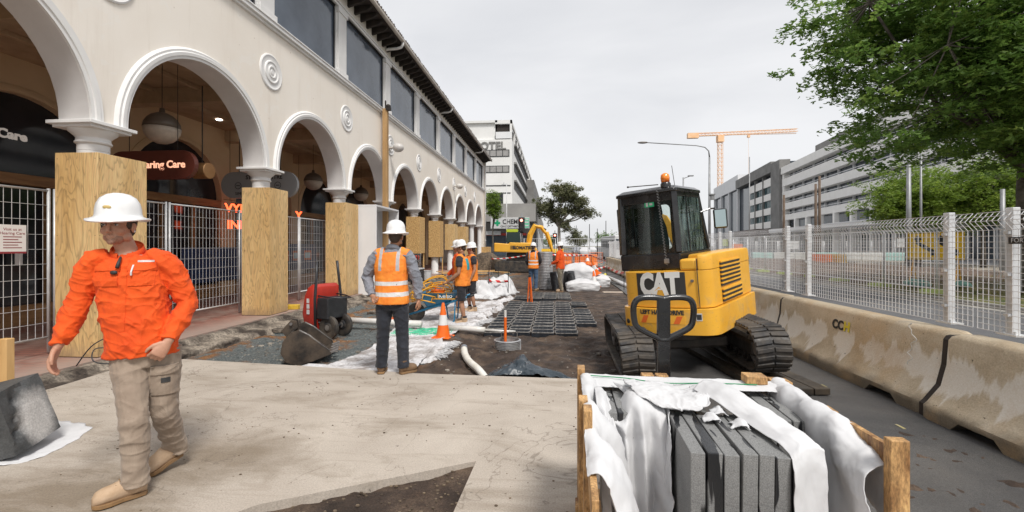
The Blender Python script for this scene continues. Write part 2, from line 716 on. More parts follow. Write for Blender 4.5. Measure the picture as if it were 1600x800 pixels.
def verge_z(x, y):
    z = 0.06 + 0.05 * fbm(x * 0.35, y * 0.35)
    if y > 17: z += 0.16 * max(0, min(1, (x - 12.5) / 2)) * max(0, min(1, (y - 17) / 3)) * (0.7 + 0.8 * abs(fbm(x * 0.8, y * 0.8, 5)))
    if x > 24: z = z * 0.3 - 0.03
    return z


def m_verge():
    k = NT('verge')
    v = k.co()
    s = k.sep(v)
    grass = k.ramp(k.noise(1.5, 6, 0.65, 0.3, v), [(0.34, (0.05, 0.07, 0.02)), (0.5, (0.13, 0.13, 0.035)), (0.66, (0.24, 0.19, 0.075))])
    earth = k.ramp(k.noise(1.1, 7, 0.68, 0.4, v), [(0.3, (0.05, 0.034, 0.026)), (0.7, (0.17, 0.12, 0.09))])
    pale = k.ramp(k.noise(0.6, 5, 0.6, 0.4, v), [(0.35, (0.26, 0.22, 0.18)), (0.7, (0.42, 0.38, 0.33))])
    a = k.math('ADD', s[1], k.math('MULTIPLY', k.noise(0.35, 4, 0.6, 0, v), 8))
    c = k.mix(k.ramp(k.math('MULTIPLY', k.math('SUBTRACT', a, 20.0), 0.3), [(0, 0), (1, 1)]), grass, earth)
    c = k.mix(k.math('GREATER_THAN', s[0], 24.0), c, pale)
    c = k.mix(0.5, c, k.ramp(k.noise(40, 3, 0.8, 0, v), [(0.3, 0.2), (0.7, 0.8)]), 'OVERLAY')
    k.set('Base Color', c)
    k.set('Roughness', 0.95)
    k.bump(k.noise(25, 5, 0.7, 0, v), 0.7, 0.05)
    return k.m


sheet('verge', 11.15, 34, -10, 62, 0.3, m_verge(), verge_z)
m = MB()
m.box(34, 400, -60, 600, -0.4, -0.02)
m.box(-200, 3.5, 43, 600, -0.4, -0.02)
m.box(11.16, 34, 61.9, 600, -0.4, -0.02)
tag(m.build('street', M_ROAD), kind='structure')
# ============================================================ ARCADE BUILDING
def m_wall():
    k = NT('cream_render')
    v = k.co()
    c = k.ramp(k.noise(.5, 5, .6, .3, v), [(.3, (0.80, 0.735, 0.655)), (.7, (0.86, 0.805, 0.735))])
    st = k.ramp(k.noise(1.6, 6, .7, .2, k.co((1, 1.6, .13))), [(.52, 0), (.74, .30)])
    c = k.mix(st, c, (.52, .44, .35))
    pt = k.ramp(k.noise(2.2, 3, .6, .4, v), [(.62, 0), (.64, .25)])
    c = k.mix(pt, c, (.84, .82, .78))
    sp = k.ramp(k.noise(11, 2, .5, 0, v), [(.235, .8), (.255, 0)])
    c = k.mix(sp, c, (.35, .27, .2))
    k.set('Base Color', c)
    k.set('Roughness', .85)
    k.bump(k.noise(22, 5, .65, 0, v), .2, .006)
    return k.m


M_WALL = m_wall()
M_TRIM = mat('white_trim', (0.70, 0.69, 0.68), (0.78, 0.77, 0.76), 0.7, ns=1.5, bs=25, bst=0.1, bd=0.003)
M_SOF = mat('soffit_white', (0.60, 0.58, 0.57), (0.70, 0.68, 0.67), 0.8, ns=1.2, bs=18, bst=0.15, bd=0.006)
M_CEIL = mat('arcade_ceiling_paint', (0.36, 0.25, 0.15), (0.46, 0.33, 0.21), 0.7, ns=0.8, fine=(3, 0.15))
M_INWALL = mat('arcade_inner_wall', (0.52, 0.37, 0.22), (0.60, 0.44, 0.28), 0.8, ns=0.6)
M_DKGLASS = mat('shopfront_glass', (0.012, 0.014, 0.018), (0.03, 0.03, 0.034), 0.06, ns=0.7, spec=0.5)
M_UPGLASS = mat('upper_window_glass', (0.03, 0.045, 0.07), (0.11, 0.14, 0.185), 0.07, ns=0.3, spec=0.6, bs=0.9, bst=.25, bd=.05)
M_DARK = mat('dark_timber', (0.018, 0.014, 0.012), (0.04, 0.03, 0.025), 0.8, ns=4)
M_TILE = mat('roof_tile', (0.10, 0.085, 0.075), (0.24, 0.2, 0.17), 0.85, ns=6, bs=12, bst=0.3)
M_GUT = mat('gutter_metal', (0.42, 0.38, 0.34), (0.55, 0.5, 0.45), 0.5, ns=3)
M_TIMB = mat('varnished_timber', (0.20, 0.10, 0.04), (0.33, 0.18, 0.075), 0.55, ns=2, scale=(6, 0.6, 6), bs=8, bst=0.1)


def m_ply(name='plywood', a=(0.58, 0.36, 0.14), b=(0.76, 0.53, 0.26), seed=0.0):
    k = NT(name)
    g = k.node('ShaderNodeTexCoord')
    oi = k.node('ShaderNodeObjectInfo')
    off = k.node('ShaderNodeVectorMath')
    off.operation = 'MULTIPLY_ADD'
    k.t.links.new(oi.outputs['Random'], off.inputs[0])
    off.inputs[1].default_value = (17.0, 23.0, 31.0)
    k.t.links.new(g.outputs['Object'], off.inputs[2])
    mp_ = k.node('ShaderNodeMapping')
    mp_.inputs['Scale'].default_value = (2.6, 2.6, 0.55)
    k.t.links.new(off.outputs[0], mp_.inputs['Vector'])
    v = mp_.outputs['Vector']
    n_ = k.noise(1.5, 3, 0.5, 0.5, v)
    rings_ = k.math('FRACT', k.math('MULTIPLY', n_, 13.0))
    ring = k.ramp(rings_, [(0.0, 0.35), (0.16, 1.0), (0.7, 0.95), (1.0, 0.40)])
    big = k.ramp(k.noise(0.9, 4, 0.6, 0.2, v), [(0.3, a), (0.7, b)])
    fineg = k.noise(16, 3, 0.6, 0.2, k.co((6, 6, 0.35)))
    c = k.mix(0.55, big, ring, 'MULTIPLY')
    c = k.mix(0.5, c, k.ramp(fineg, [(0.3, 0.3), (0.7, 0.7)]), 'OVERLAY')
    knots = k.node('ShaderNodeTexVoronoi')
    knots.inputs['Scale'].default_value = 2.3
    mp2 = k.node('ShaderNodeMapping')
    mp2.inputs['Scale'].default_value = (2.2, 2.2, 1.1)
    k.t.links.new(off.outputs[0], mp2.inputs['Vector'])
    k.t.links.new(mp2.outputs['Vector'], knots.inputs['Vector'])
    kn = k.ramp(knots.outputs['Distance'], [(0.035, 0.75), (0.075, 0.0)])
    c = k.mix(kn, c, (0.16, 0.075, 0.025))
    so = k.sep(k.co())
    low = k.ramp(k.math('ADD', so[2], k.math('MULTIPLY', k.noise(5, 5, .7, .3, k.co()), .5)), [(.27, .65), (.52, 0)])
    c = k.mix(low, c, (.24, .17, .11))
    seam = k.math('MULTIPLY', k.band(so[0], .100, .104), .7)
    c = k.mix(seam, c, (.10, .06, .03))
    scuff = k.ramp(k.noise(3, 6, .75, 1.5, k.co((1, 1, 2))), [(.64, 0), (.68, .35)])
    c = k.mix(scuff, c, (.33, .22, .12))
    k.set('Base Color', c)
    k.set('Roughness', 0.65)
    k.bump(fineg, 0.12, 0.003)
    return k.m


M_PLY = m_ply()
M_OSB = mat('strand_board', (0.42, 0.24, 0.085), (0.66, 0.43, 0.18), 0.7, ns=26, scale=(1, 1, 0.5), lo=0.4, hi=0.6, fine=(60, 0.4), bs=30, bst=0.2)
M_PINE = mat('pine_timber', (0.52, 0.30, 0.11), (0.66, 0.42, 0.18), 0.65, ns=3, scale=(3, 3, 0.5), bs=12, bst=0.15, bd=0.004)

PITCH = 3.6
CY = [5.7 + PITCH * n for n in range(-2, 10)]
XF, XB = -6.2, -6.66
ZS, RAD = 3.24, 1.545
ZT = 6.25
Y0, Y1 = CY[0] - 0.6, 39.6

bld = thing('arcade_building', 'long cream two storey arcade building with white round arches along the pavement', 'building', (0, 0, 0))
NA = 26
m = MB()
# front wall above the arches (with the arch reveals as its soffit)
edges = []
for xx in (XF, XB):
    last = None
    # left end piece
    segs = [(Y0, ZS)]
    for i in range(len(CY) - 1):
        yc = (CY[i] + CY[i + 1]) / 2
        for a in range(NA + 1):
            t = PI - PI * a / NA
            segs.append((yc + RAD * math.cos(t), ZS + RAD * math.sin(t)))
    segs.append((Y1, ZS))
    edges.append(segs)
va = [m.bm.verts.new((XF, y, z)) for y, z in edges[0]]
vt = [m.bm.verts.new((XF, y, ZT)) for y, z in edges[0]]
for i in range(len(va) - 1):
    m.bm.faces.new((va[i], va[i + 1], vt[i + 1], vt[i]))
m.build('arcade_wall', M_WALL, bld)
m = MB()
va = [m.bm.verts.new((XF - 0.0, y, z)) for y, z in edges[0]]
vb = [m.bm.verts.new((XB, y, z)) for y, z in edges[0]]
vc = [m.bm.verts.new((XB, y, ZT)) for y, z in edges[0]]
for i in range(len(va) - 1):
    m.bm.faces.new((va[i], va[i + 1], vb[i + 1], vb[i]))
    m.bm.faces.new((vb[i], vb[i + 1], vc[i + 1], vc[i]))
m.build('arch_soffit', M_SOF, bld, auto=30)

# arch mouldings: stepped profile swept round each arch
prof = [(0.0, -0.005), (0.0, 0.035), (0.045, 0.035), (0.05, 0.055), (0.10, 0.06), (0.115, 0.04), (0.15, 0.045), (0.17, 0.02), (0.19, -0.005)]
m = MB()
for a in range(41):
    t = PI - PI * a / 40
    pass
rs = []
for a in range(41):
    t = PI - PI * a / 40
    rs.append([V((XF + h, (RAD + r_) * math.cos(t), ZS + (RAD + r_) * math.sin(t))) for r_, h in prof])
m.rings(rs)
arch0 = m.build('arch_moulding', M_TRIM, bld, auto=40)
arch0.location.y = (CY[0] + CY[1]) / 2
for i in range(1, len(CY) - 1):
    o = arch0.copy()
    COL.objects.link(o)
    o.parent = bld
    o.location.y = (CY[i] + CY[i + 1]) / 2

# columns: shaft, capital with abacus
XC = (XF + XB) / 2
m = MB()
m.lathe([(0.20, 0.05), (0.20, 0.16), (0.185, 0.2), (0.18, 2.2), (0.175, 2.86)], n=32)
cshaft = m.build('column', M_TRIM, bld, auto=40)
m = MB()
m.lathe([(0.176, 2.86), (0.176, 2.95), (0.20, 2.965), (0.205, 2.985), (0.19, 3.0), (0.185, 3.04), (0.21, 3.07), (0.265, 3.12), (0.275, 3.15)], n=32)
for i, (s_, z0, z1) in enumerate(((0.29, 3.147, 3.19), (0.335, 3.187, 3.235))):
    m.box(-s_, s_, -s_, s_, z0, z1)
ccap = m.build('capital', M_TRIM, cshaft, auto=40, bevel=0.006)
cshaft.location = (XC, CY[0], 0)
for y in CY[1:]:
    c = cshaft.copy(); COL.objects.link(c); c.parent = bld; c.location = (XC, y, 0)
    d = ccap.copy(); COL.objects.link(d); d.parent = c
# end pier
m = MB()
m.box(XB, XF - 0.003, CY[-1] + 0.35, Y1, -0.1, ZS)
m.box(XB - 3.3, XB - 0.003, Y1 - 0.35, Y1, -0.1, 9.0)
m.build('end_pier', M_WALL, bld)
m = MB()
m.box(XF - 0.2, XF + 0.14, Y1 - 0.62, Y1 - 0.1, 0.0, 9.45)
m.box(XF - 0.25, XF + 0.22, Y1 - 0.70, Y1 - 0.02, 9.45, 9.62)
m.build('corner_pier', M_WALL, bld, bevel=0.02)

# roundels in the spandrels
m = MB()
rp = [(0.0001, 0.075), (0.05, 0.075), (0.06, 0.05), (0.09, 0.05), (0.10, 0.08), (0.125, 0.085), (0.14, 0.055), (0.19, 0.045), (0.215, 0.075), (0.235, 0.07), (0.25, 0.03), (0.33, 0.028), (0.36, 0.05), (0.385, 0.03), (0.39, -0.01)]
mt = Matrix.Rotation(R(90), 4, 'Y')
m.lathe(rp, n=32, mtx=mt)
for v_ in m.bm.verts: v_.co.x *= .6
rd = m.build('roundel', M_TRIM, bld, auto=35)
rd.location = (XF, CY[1], 5.33)
for y in CY[2:-1]:
    c = rd.copy(); COL.objects.link(c); c.parent = bld; c.location = (XF, y, 5.36)

# upper storey
m = MB()
m.box(XB, XF - 0.002, Y0, Y1, ZT, 6.44)
m.box(XB, XF - 0.002, Y0, Y1, 8.42, 9.2)
m.build('upper_wall', M_WALL, bld)
m = MB()
for z0, z1, p in ((6.30, 6.36, 0.05), (6.36, 6.44, 0.10), (6.44, 6.475, 0.12)):
    m.box(XF - 0.05, XF + p, Y0, Y1 - 0.62, z0, z1)
m.build('sill_course', M_TRIM, bld, bevel=0.008)
m = MB()
for z0, z1, p in ((8.42, 8.50, 0.06), (8.50, 8.54, 0.09)):
    m.box(XF - 0.05, XF + p, Y0, Y1 - 0.62, z0, z1)
m.build('head_course', M_TRIM, bld, bevel=0.008)
PY = [9.1 - PITCH * 3 + 0.02] + [9.1 - PITCH * k for k in (2, 1)] + [9.12, 12.56, 16.15, 19.82, 23.55, 27.3, 31.0, 34.9, 38.75]
m = MB()
m.box(-0.24, 0.0, -0.29, 0.29, 6.475, 8.42)
m.box(0.0, 0.05, -0.24, 0.24, 6.475, 8.42)
m.box(0.0, 0.085, -0.29, 0.29, 6.475, 6.62)
m.box(0.0, 0.085, -0.29, 0.29, 8.27, 8.42)
pil = m.build('pilaster', M_TRIM, bld, bevel=0.008)
pil.location = (XF, PY[0], 0)
for y in PY[1:]:
    c = pil.copy(); COL.objects.link(c); c.parent = bld; c.location = (XF, y, 0)
M_FRAME = mat('dark_window_frame', (0.02, 0.021, 0.024), None, 0.4)
for i in range(len(PY) - 1):
    a, b = PY[i] + 0.295, PY[i + 1] - 0.295
    m = MB()
    m.box(-0.04, 0, 0.04, b - a - 0.04, 6.515, 8.38)
    wd = m.build('window', M_UPGLASS, bld)
    wd.location = (XF - 0.07, a, 0)
    m = MB()
    for q in ((0, 0.05, 6.476, 8.418), (b - a - 0.05, b - a, 6.476, 8.418), (0.05, b - a - 0.05, 6.476, 6.52), (0.05, b - a - 0.05, 8.37, 8.418)):
        m.box(-0.07, 0.03, *q)
    m.build('window_frame', M_FRAME, wd)

# eaves: soffit board, rafter tails, gutter, tiled roof
m = MB()
m.prism([(XF - 0.3, 8.98), (XF + 0.60, 9.02), (XF + 0.60, 9.05), (XF - 0.3, 9.01)], Y0, Y1 - 0.3, 'y')
m.build('eave_soffit', M_DARK, bld)
raf = MB()
raf.prism([(XF - 0.05, 8.74), (XF + 0.42, 8.86), (XF + 0.52, 8.93), (XF + 0.54, 9.0), (XF - 0.05, 9.0)], -0.05, 0.05, 'y')
r0 = raf.build('rafter_tail', M_DARK, bld, bevel=0.01)
ys = [Y0 + 0.25 + 0.45 * k for k in range(int((Y1 - 0.5 - Y0) / 0.45))]
r0.location.y = ys[0]
for y in ys[1:]:
    c = r0.copy(); COL.objects.link(c); c.parent = bld; c.location.y = y
m = MB()
m.tube([(XF + 0.66, Y0, 9.06), (XF + 0.66, Y1 - 0.2, 9.06)], 0.065, 10)
m.build('gutter', M_GUT, bld, smooth=True)
m = MB()
for k in range(int((Y1 - Y0) / 0.16)):
    y = Y0 + 0.08 + 0.16 * k
    rr = 0.062 + random.uniform(-0.006, 0.006)
    m.tube([(XF + 0.70 + random.uniform(-0.02, 0.02), y, 9.12), (XF - 0.9, y, 9.68), (XF - 3.4, y, 10.5)], rr, 8)
m.build('roof', M_TILE, bld, smooth=False)
m = MB()
m.prism([(XF + 0.62, 9.06), (XF - 3.5, 10.42), (XF - 7.5, 9.2), (XF - 7.5, 9.0), (XF - 0.3, 9.06)], Y0, Y1 - 0.25, 'y')
m.build('roof_deck', M_DARK, bld)
for y in (16.0, 23.9, 34.4):
    m = MB()
    m.tube([(XF + 0.66, y, 9.02), (XF + 0.66, y, 8.93), (XF + 0.60, y, 8.84), (XF + 0.45, y, 8.80), (XF + 0.12, y, 8.79), (XF + 0.03, y, 8.76)], 0.05, 10)
    m.build('downpipe', M_TRIM, bld, smooth=True)
m = MB()
m.tube([(XF + 0.20, Y1 - 0.8, 0.0), (XF + 0.20, Y1 - 0.8, 8.8), (XF + 0.5, Y1 - 0.8, 9.0)], 0.05, 10)
for z in (2, 4.4, 6.6):
    m.tube([(XF + 0.20, Y1 - 0.8, z), (XF + 0.20, Y1 - 0.8, z + 0.06)], 0.065, 10)
m.build('downpipe', M_TRIM, bld, smooth=True)

# arcade interior
XI = -10.0
m = MB()
m.box(XI - 0.2, XB + 0.01, Y0, Y1, 5.06, 5.2)
m.build('ceiling', M_CEIL, bld)
m = MB()
for y in CY:
    m.box(XI + 0.002, XB - 0.002, y - 0.14, y + 0.14, 4.72, 5.058)
for x in (-8.9, -7.8):
    for i in range(len(CY) - 1):
        m.box(x - 0.05, x + 0.05, CY[i] + 0.142, CY[i + 1] - 0.142, 4.97, 5.056)
m.build('ceiling_beam', M_CEIL, bld, bevel=0.01)
# inner wall with round headed shopfront openings
m = MB()
segs = [(Y0, 2.9)]
RI = 1.5
for i in range(len(CY) - 1):
    yc = (CY[i] + CY[i + 1]) / 2
    for a in range(21):
        t = PI - PI * a / 20
        segs.append((yc + RI * math.cos(t), 2.9 + RI * math.sin(t)))
segs.append((Y1, 2.9))
va = [m.bm.verts.new((XI, y, z)) for y, z in segs]
vt = [m.bm.verts.new((XI, y, 5.1)) for y, z in segs]
vb = [m.bm.verts.new((XI - 0.25, y, z)) for y, z in segs]
for i in range(len(va) - 1):
    m.bm.faces.new((va[i], va[i + 1], vt[i + 1], vt[i]))
    m.bm.faces.new((va[i], va[i + 1], vb[i + 1], vb[i]))
for y in CY:
    m.box(XI - 0.25, XI - 0.001, y - 0.3, y + 0.3, 0.05, 2.9)
m.build('inner_wall', M_INWALL, bld)
m = MB()
for i in range(len(CY) - 1):
    yc = (CY[i] + CY[i + 1]) / 2
    rs = []
    for a in range(25):
        t = PI - PI * a / 24
        rs.append([V((XI + h, yc + (RI + r_) * math.cos(t), 2.9 + (RI + r_) * math.sin(t))) for r_, h in ((0, -0.02), (0, 0.04), (0.06, 0.05), (0.14, 0.02), (0.15, -0.02))])
    m.rings(rs)
m.build('inner_arch_trim', M_INWALL, bld, auto=40)
for i in range(len(CY) - 1):
    a, b = CY[i] + 0.3, CY[i + 1] - 0.3
    m = MB()
    m.box(XI - 0.16, XI - 0.13, a, b, 0.4, 4.45)
    g = m.build('shopfront', M_DKGLASS, bld)
    m = MB()
    m.box(XI - 0.13, XI + 0.03, a + 0.002, b - 0.002, 2.70, 2.90)
    m.box(XI - 0.12, XI + 0.0, a + 0.002, b - 0.002, 0.05, 0.42)
    for t in (0.0, 0.32, 0.66, 0.97):
        yy = a + (b - a) * t
        m.box(XI - 0.12, XI - 0.01, yy, yy + 0.07, 0.42, 2.70)
    m.build('shopfront_frame', M_TIMB, g, bevel=0.005)
m = MB()
m.box(XI - 4, XI - 0.26, Y0, Y1, -0.1, 9.0)
m.build('rear_mass', M_DARK, bld)
m = MB()
m.box(XI - 0.2, XI + 0.0, Y0, Y1, 5.2, 9.0)
m.box(XI, XB - 0.0, Y0, Y0 + 0.2, 5.2, 9.0)
m.build('room_wall', M_INWALL, bld)
# ============================================================ THINGS ROUND THE ARCADE
def box_hoarding(i, y, z0, z1, w, label, m_=None, xw=0.62, extra=None):
    t = thing('plywood_box', label, 'hoarding', (XC + 0.04, y, 0), R(random.uniform(-1.5, 1.5)), 'plywood boxes protecting the arcade columns')
    a, b = xw / 2, w / 2
    T = 0.018
    mm = m_ or M_PLY
    for nm, q in (('side_panel', (-a, a, -b, -b + T)), ('side_panel', (-a, a, b - T, b)), ('side_panel', (a - T, a, -b + T + 0.001, b - T - 0.001)), ('side_panel', (-a, -a + T, -b + T + 0.001, b - T - 0.001))):
        m = MB(); m.box(q[0], q[1], q[2], q[3], z0, z1)
        m.build(nm, mm, t, bevel=0.003, seg=1)
    m = MB()
    m.box(a - T - 0.05, a - T - 0.002, -b + T + 0.002, -b + T + 0.05, z0 + 0.01, z1 - 0.01)
    m.box(a - T - 0.05, a - T - 0.002, b - T - 0.05, b - T - 0.002, min(z0, 0.06), z1 - 0.01)
    m.build('batten', M_PINE, t)
    # screws in rows on the two seen faces
    m = MB()
    for k in range(6):
        z = z0 + 0.08 + (z1 - z0 - 0.16) * k / 5
        for s_ in (-1, 1):
            m.cyl((s_ * (a - 0.035), -b - 0.002, z), (s_ * (a - 0.035), -b + 0.002, z), 0.005, n=6)
            m.cyl((a - 0.002, s_ * (b - 0.03), z), (a + 0.002, s_ * (b - 0.03), z), 0.005, n=6)
    m.build('screws', M_DARK, t)
    return t


LB = ['tall plywood box around the column behind the walking man in orange',
      'tall plywood box around the second column, between two mesh fences',
      'screwed plywood box beside the white cabinet',
      'plywood box behind the standing man, reaching the ground',
      'strand board box on the column right of the standing man, open below with a post',
      'strand board box over the column above the orange workers, open below',
      'narrow plywood box with a dark notch at its foot, behind the wheelbarrow crew',
      'narrow plywood box beside the dark bottle shape, before the low end box',
      'slim plywood box nearly hidden in the row before the low one',
      'low wide strand board box at the foot of the building corner pier']
# (column index, z0, z1, depth along street, material, box width)
BX = [(2, 0.06, 2.80, 0.74, M_PLY), (3, 0.06, 2.80, 0.70, M_PLY), (4, 0.06, 2.82, 0.84, M_PLY), (5, 0.06, 2.85, 0.80, M_PLY),
      (6, 1.20, 2.87, 0.84, M_OSB), (7, 0.95, 2.88, 0.84, M_OSB), (8, 1.3, 2.88, 0.84, M_PLY), (9, 0.05, 2.88, 0.84, M_PLY)]
for k, (ci, z0, z1, w_, mm) in enumerate(BX):
    yy = CY[ci] + (0.1 if ci < 4 else 0.12)
    t = box_hoarding(k, yy, z0, z1, w_, LB[k], mm)
t = box_hoarding(9, 38.9, 0.0, 1.45, 1.5, LB[9], M_OSB, xw=1.1)
t.location.x = XC + 0.25

# temporary mesh fence panels standing in the arches
M_GALV = mat('galvanised_steel', (0.56, 0.565, 0.57), (0.70, 0.705, 0.71), 0.5, 0.25, ns=5, rvar=0.1)
M_WIRE = mat('galvanised_wire', (0.72, 0.72, 0.73), None, 0.5, 0.1)


def fence_panel_(name, L, z0, z1, sx, sz, wr, pr, label, group, ret=None):
    t = thing(name, label, 'fence panel', group=group)
    m = MB()
    n = int(L / sx)
    for i in range(1, n):
        y = L * i / n
        m.bar((0, y, z0), (0, y, z1), wr)
    k = int((z1 - z0) / sz)
    for i in range(1, k):
        z = z0 + (z1 - z0) * i / k
        m.bar((wr * 0.9, 0, z), (wr * 0.9, L, z), wr)
    m.build('mesh', M_WIRE, t, fix=False)
    m = MB()
    m.tube([(0, pr, z1), (0, L - pr, z1)], pr * 0.8, 8)
    m.build('rail', M_GALV, t, smooth=True)
    m = MB()
    m.tube([(0, pr, z0), (0, L - pr, z0)], pr * 0.8, 8)
    m.build('rail', M_GALV, t, smooth=True)
    for y in (pr, L - pr):
        m = MB()
        m.tube([(0, y, 0.03), (0, y, z1 + 0.03)], pr, 10)
        m.build('post', M_GALV, t, smooth=True)
    return t


GF = 'mesh fence panels across the arcade arches'
lbl = ['mesh fence panel at the far left behind the timber frame, with a paper notice', 'mesh fence panel behind the walking man, left of the double post',
       'mesh fence panel between the double post and the second plywood box', 'mesh fence panel right of the second plywood box',
       'mesh fence panel left of the screwed plywood box']
panels = [(3.2, 2.38), (5.62, 1.84), (7.5, 1.85), (9.4, 2.25), (11.68, 2.2)]
for (y, L), lb in zip(panels, lbl):
    t = fence_panel_('mesh_fence', L, 0.24, 2.26, 0.085, 0.19, 0.0042, 0.019, lb, GF)
    t.location = (-6.96, y, 0.05)
t = fence_panel_('mesh_fence', 2.3, 0.24, 2.26, 0.1, 0.2, 0.005, 0.019, 'mesh fence panel beyond the white cabinet, before the ground standing plywood box', GF)
t.location = (-6.96, 17.1, 0.05)
t = fence_panel_('mesh_fence', 2.3, 0.24, 2.26, 0.1, 0.2, 0.005, 0.019, 'mesh fence panel in the arch behind the pile of tools', GF)
t.location = (-6.96, 20.6, 0.05)

# paper notice on the fence
t = thing('notice', 'white paper notice with maroon heading tied to the left mesh fence', 'notice', (-6.925, 4.97, 0))
m = MB(); m.box(0, 0.004, 0, 0.30, 1.45, 1.82)
m.build('sheet', mat('paper', (0.75, 0.72, 0.70), None, 0.8), t)
RED = mat('maroon_print', (0.25, 0.03, 0.04), None, 0.7)
m = MB(); m.box(0.0045, 0.006, 0.0, 0.30, 1.45, 1.475)
for i in range(5): m.box(0.0045, 0.006, 0.05, 0.25 - 0.04 * (i % 2), 1.52 + i * 0.035, 1.53 + i * 0.035)
m.build('print', RED, t)
mt = plane_m((0.0045, 0.15, 1.76), (0, -1, 0), (0, 0, 1))
mt = plane_m((0.0045, 0.15, 1.76), (0, 1, 0), (0, 0, 1))
text('Visit us at', 0.05, RED, t, mt, 0.001)
mt = plane_m((0.0045, 0.15, 1.71), (0, 1, 0), (0, 0, 1))
text('Hearing Care', 0.05, RED, t, mt, 0.001)

# signs of the shops
M_LETW = mat('pale_letters', (0.55, 0.5, 0.46), None, 0.5, emit=(0.6, 0.55, 0.5), estr=0.25)
t = thing('wall_sign', 'pale raised words Hearing Care on the dark arched glass at the far left', 'sign', (XI - 0.1, 7.06, 3.62))
text('Hearing Care', 0.235, M_LETW, t, plane_m((0, 0, 0), (0, 1, 0), (0, 0, 1)), 0.01, bold=0.008)

t = thing('hanging_sign', 'brown pill shaped hanging sign reading Hearing Care inside the second arch', 'sign', (-7.50, 7.85, 3.08))
m = MB()
pl = []
for a in range(13): pl.append((0.52 + 0.27 * math.cos(-PI / 2 + PI * a / 12), 0.27 * math.sin(-PI / 2 + PI * a / 12)))
for a in range(13): pl.append((-0.72 - 0.27 * math.cos(-PI / 2 + PI * a / 12), -0.27 * math.sin(-PI / 2 + PI * a / 12)))
m.prism(pl, -0.05, 0.05, 'y')
m.build('sign_board', mat('brown_sign', (0.11, 0.025, 0.015), None, 0.45), t, bevel=0.008)
M_LETO = mat('orange_letters', (0.8, 0.4, 0.25), None, 0.5, emit=(1.0, 0.5, 0.32), estr=0.8)
text('Hearing Care', 0.19, M_LETO, t, plane_m((0.08, -0.052, 0), (1, 0, 0), (0, 0, 1)), 0.006, bold=0.004)
m = MB(); m.tube([(-0.6, 0, 0.27), (-0.6, 0, 1.9)], 0.006, 6); m.tube([(0.4, 0, 0.27), (0.4, 0, 1.9)], 0.006, 6)
m.build('rod', M_DARK, t)
t = thing('wall_lamp', 'short copper coloured cylinder lamp beside the brown pill sign', 'lamp', (-7.02, 8.35, 3.05))
m = MB(); m.lathe([(0.0001, -0.16), (0.15, -0.16), (0.16, -0.15), (0.16, 0.15), (0.15, 0.16), (0.0001, 0.16)], mtx=Matrix.Rotation(R(90), 4, 'Y'), n=20)
m.build('drum', mat('copper_drum', (0.33, 0.17, 0.07), (0.42, 0.24, 0.11), 0.4, 0.6, ns=3), t, auto=40)
m = MB(); m.tube([(0, 0, 0.15), (0, 0, 1.7)], 0.012, 6)
m.build('rod', M_DARK, t)

t = thing('hanging_sign', 'grey pill shaped hanging sign with dark pictograms inside the third arch', 'sign', (-8.05, 11.6, 3.22))
m = MB()
pl = []
for a in range(13): pl.append((0.75 + 0.36 * math.cos(-PI / 2 + PI * a / 12), 0.36 * math.sin(-PI / 2 + PI * a / 12)))
for a in range(13): pl.append((-0.75 - 0.36 * math.cos(-PI / 2 + PI * a / 12), -0.36 * math.sin(-PI / 2 + PI * a / 12)))
m.prism(pl, -0.05, 0.05, 'y')
m.build('sign_board', mat('grey_sign', (0.34, 0.35, 0.36), None, 0.5), t, bevel=0.008)
M_INK = mat('dark_print', (0.03, 0.03, 0.03), None, 0.6)
text('STRESS CENTRE', 0.15, M_INK, t, plane_m((0.15, -0.052, 0.2), (1, 0, 0), (0, 0, 1)), 0.004, bold=0.004)
text('SIMPLY ZONE', 0.11, M_INK, t, plane_m((-0.35, -0.052, -0.24), (1, 0, 0), (0, 0, 1)), 0.004)
m = MB()
for x in (-0.6, 0.0, 0.55):
    m.tube([(x + 0.09 * math.cos(a * PI / 6), -0.054, -0.02 + 0.09 * math.sin(a * PI / 6)) for a in range(12)], 0.008, 5, closed=True)
    m.bar((x - 0.05, -0.054, -0.02), (x + 0.05, -0.054, -0.02), 0.02)
m.build('pictogram', M_INK, t)
m = MB(); m.tube([(-0.6, 0, 0.36), (-0.6, 0, 1.8)], 0.012, 6); m.tube([(0.6, 0, 0.36), (0.6, 0, 1.8)], 0.012, 6)
m.build('rod', M_DARK, t)

# globe lamps hanging in the arcade
M_GLOBE_T = mat('globe_shade_top', (0.10, 0.075, 0.055), None, 0.5)
M_GLOBE_B = mat('globe_opal', (0.50, 0.42, 0.34), (0.40, 0.34, 0.28), 0.5, ns=9)


def globe(y, x, z, lb, r=0.30):
    t = thing('globe_lamp', lb, 'lamp', (x, y, z), group='round globe lamps hanging in the arcade')
    m = MB()
    m.lathe([(0.0001, -r), (r * .3, -r * .954), (r * .6, -r * .8), (r * .8, -r * .6), (r * .954, -r * .3), (r, 0.0)], n=28)
    m.build('opal_bowl', M_GLOBE_B, t, smooth=True)
    m = MB()
    m.lathe([(r * 1.01, 0.0), (r * .96, r * .3), (r * .8, r * .6), (r * .6, r * .8), (r * .3, r * .954), (0.05, r), (0.04, r + 0.08), (0.0001, r + 0.08)], n=28)
    m.build('shade', M_GLOBE_T, t, smooth=True)
    m = MB(); m.tube([(0, 0, r), (0, 0, 5.0 - z)], 0.007, 6)
    m.build('stem', M_DARK, t)


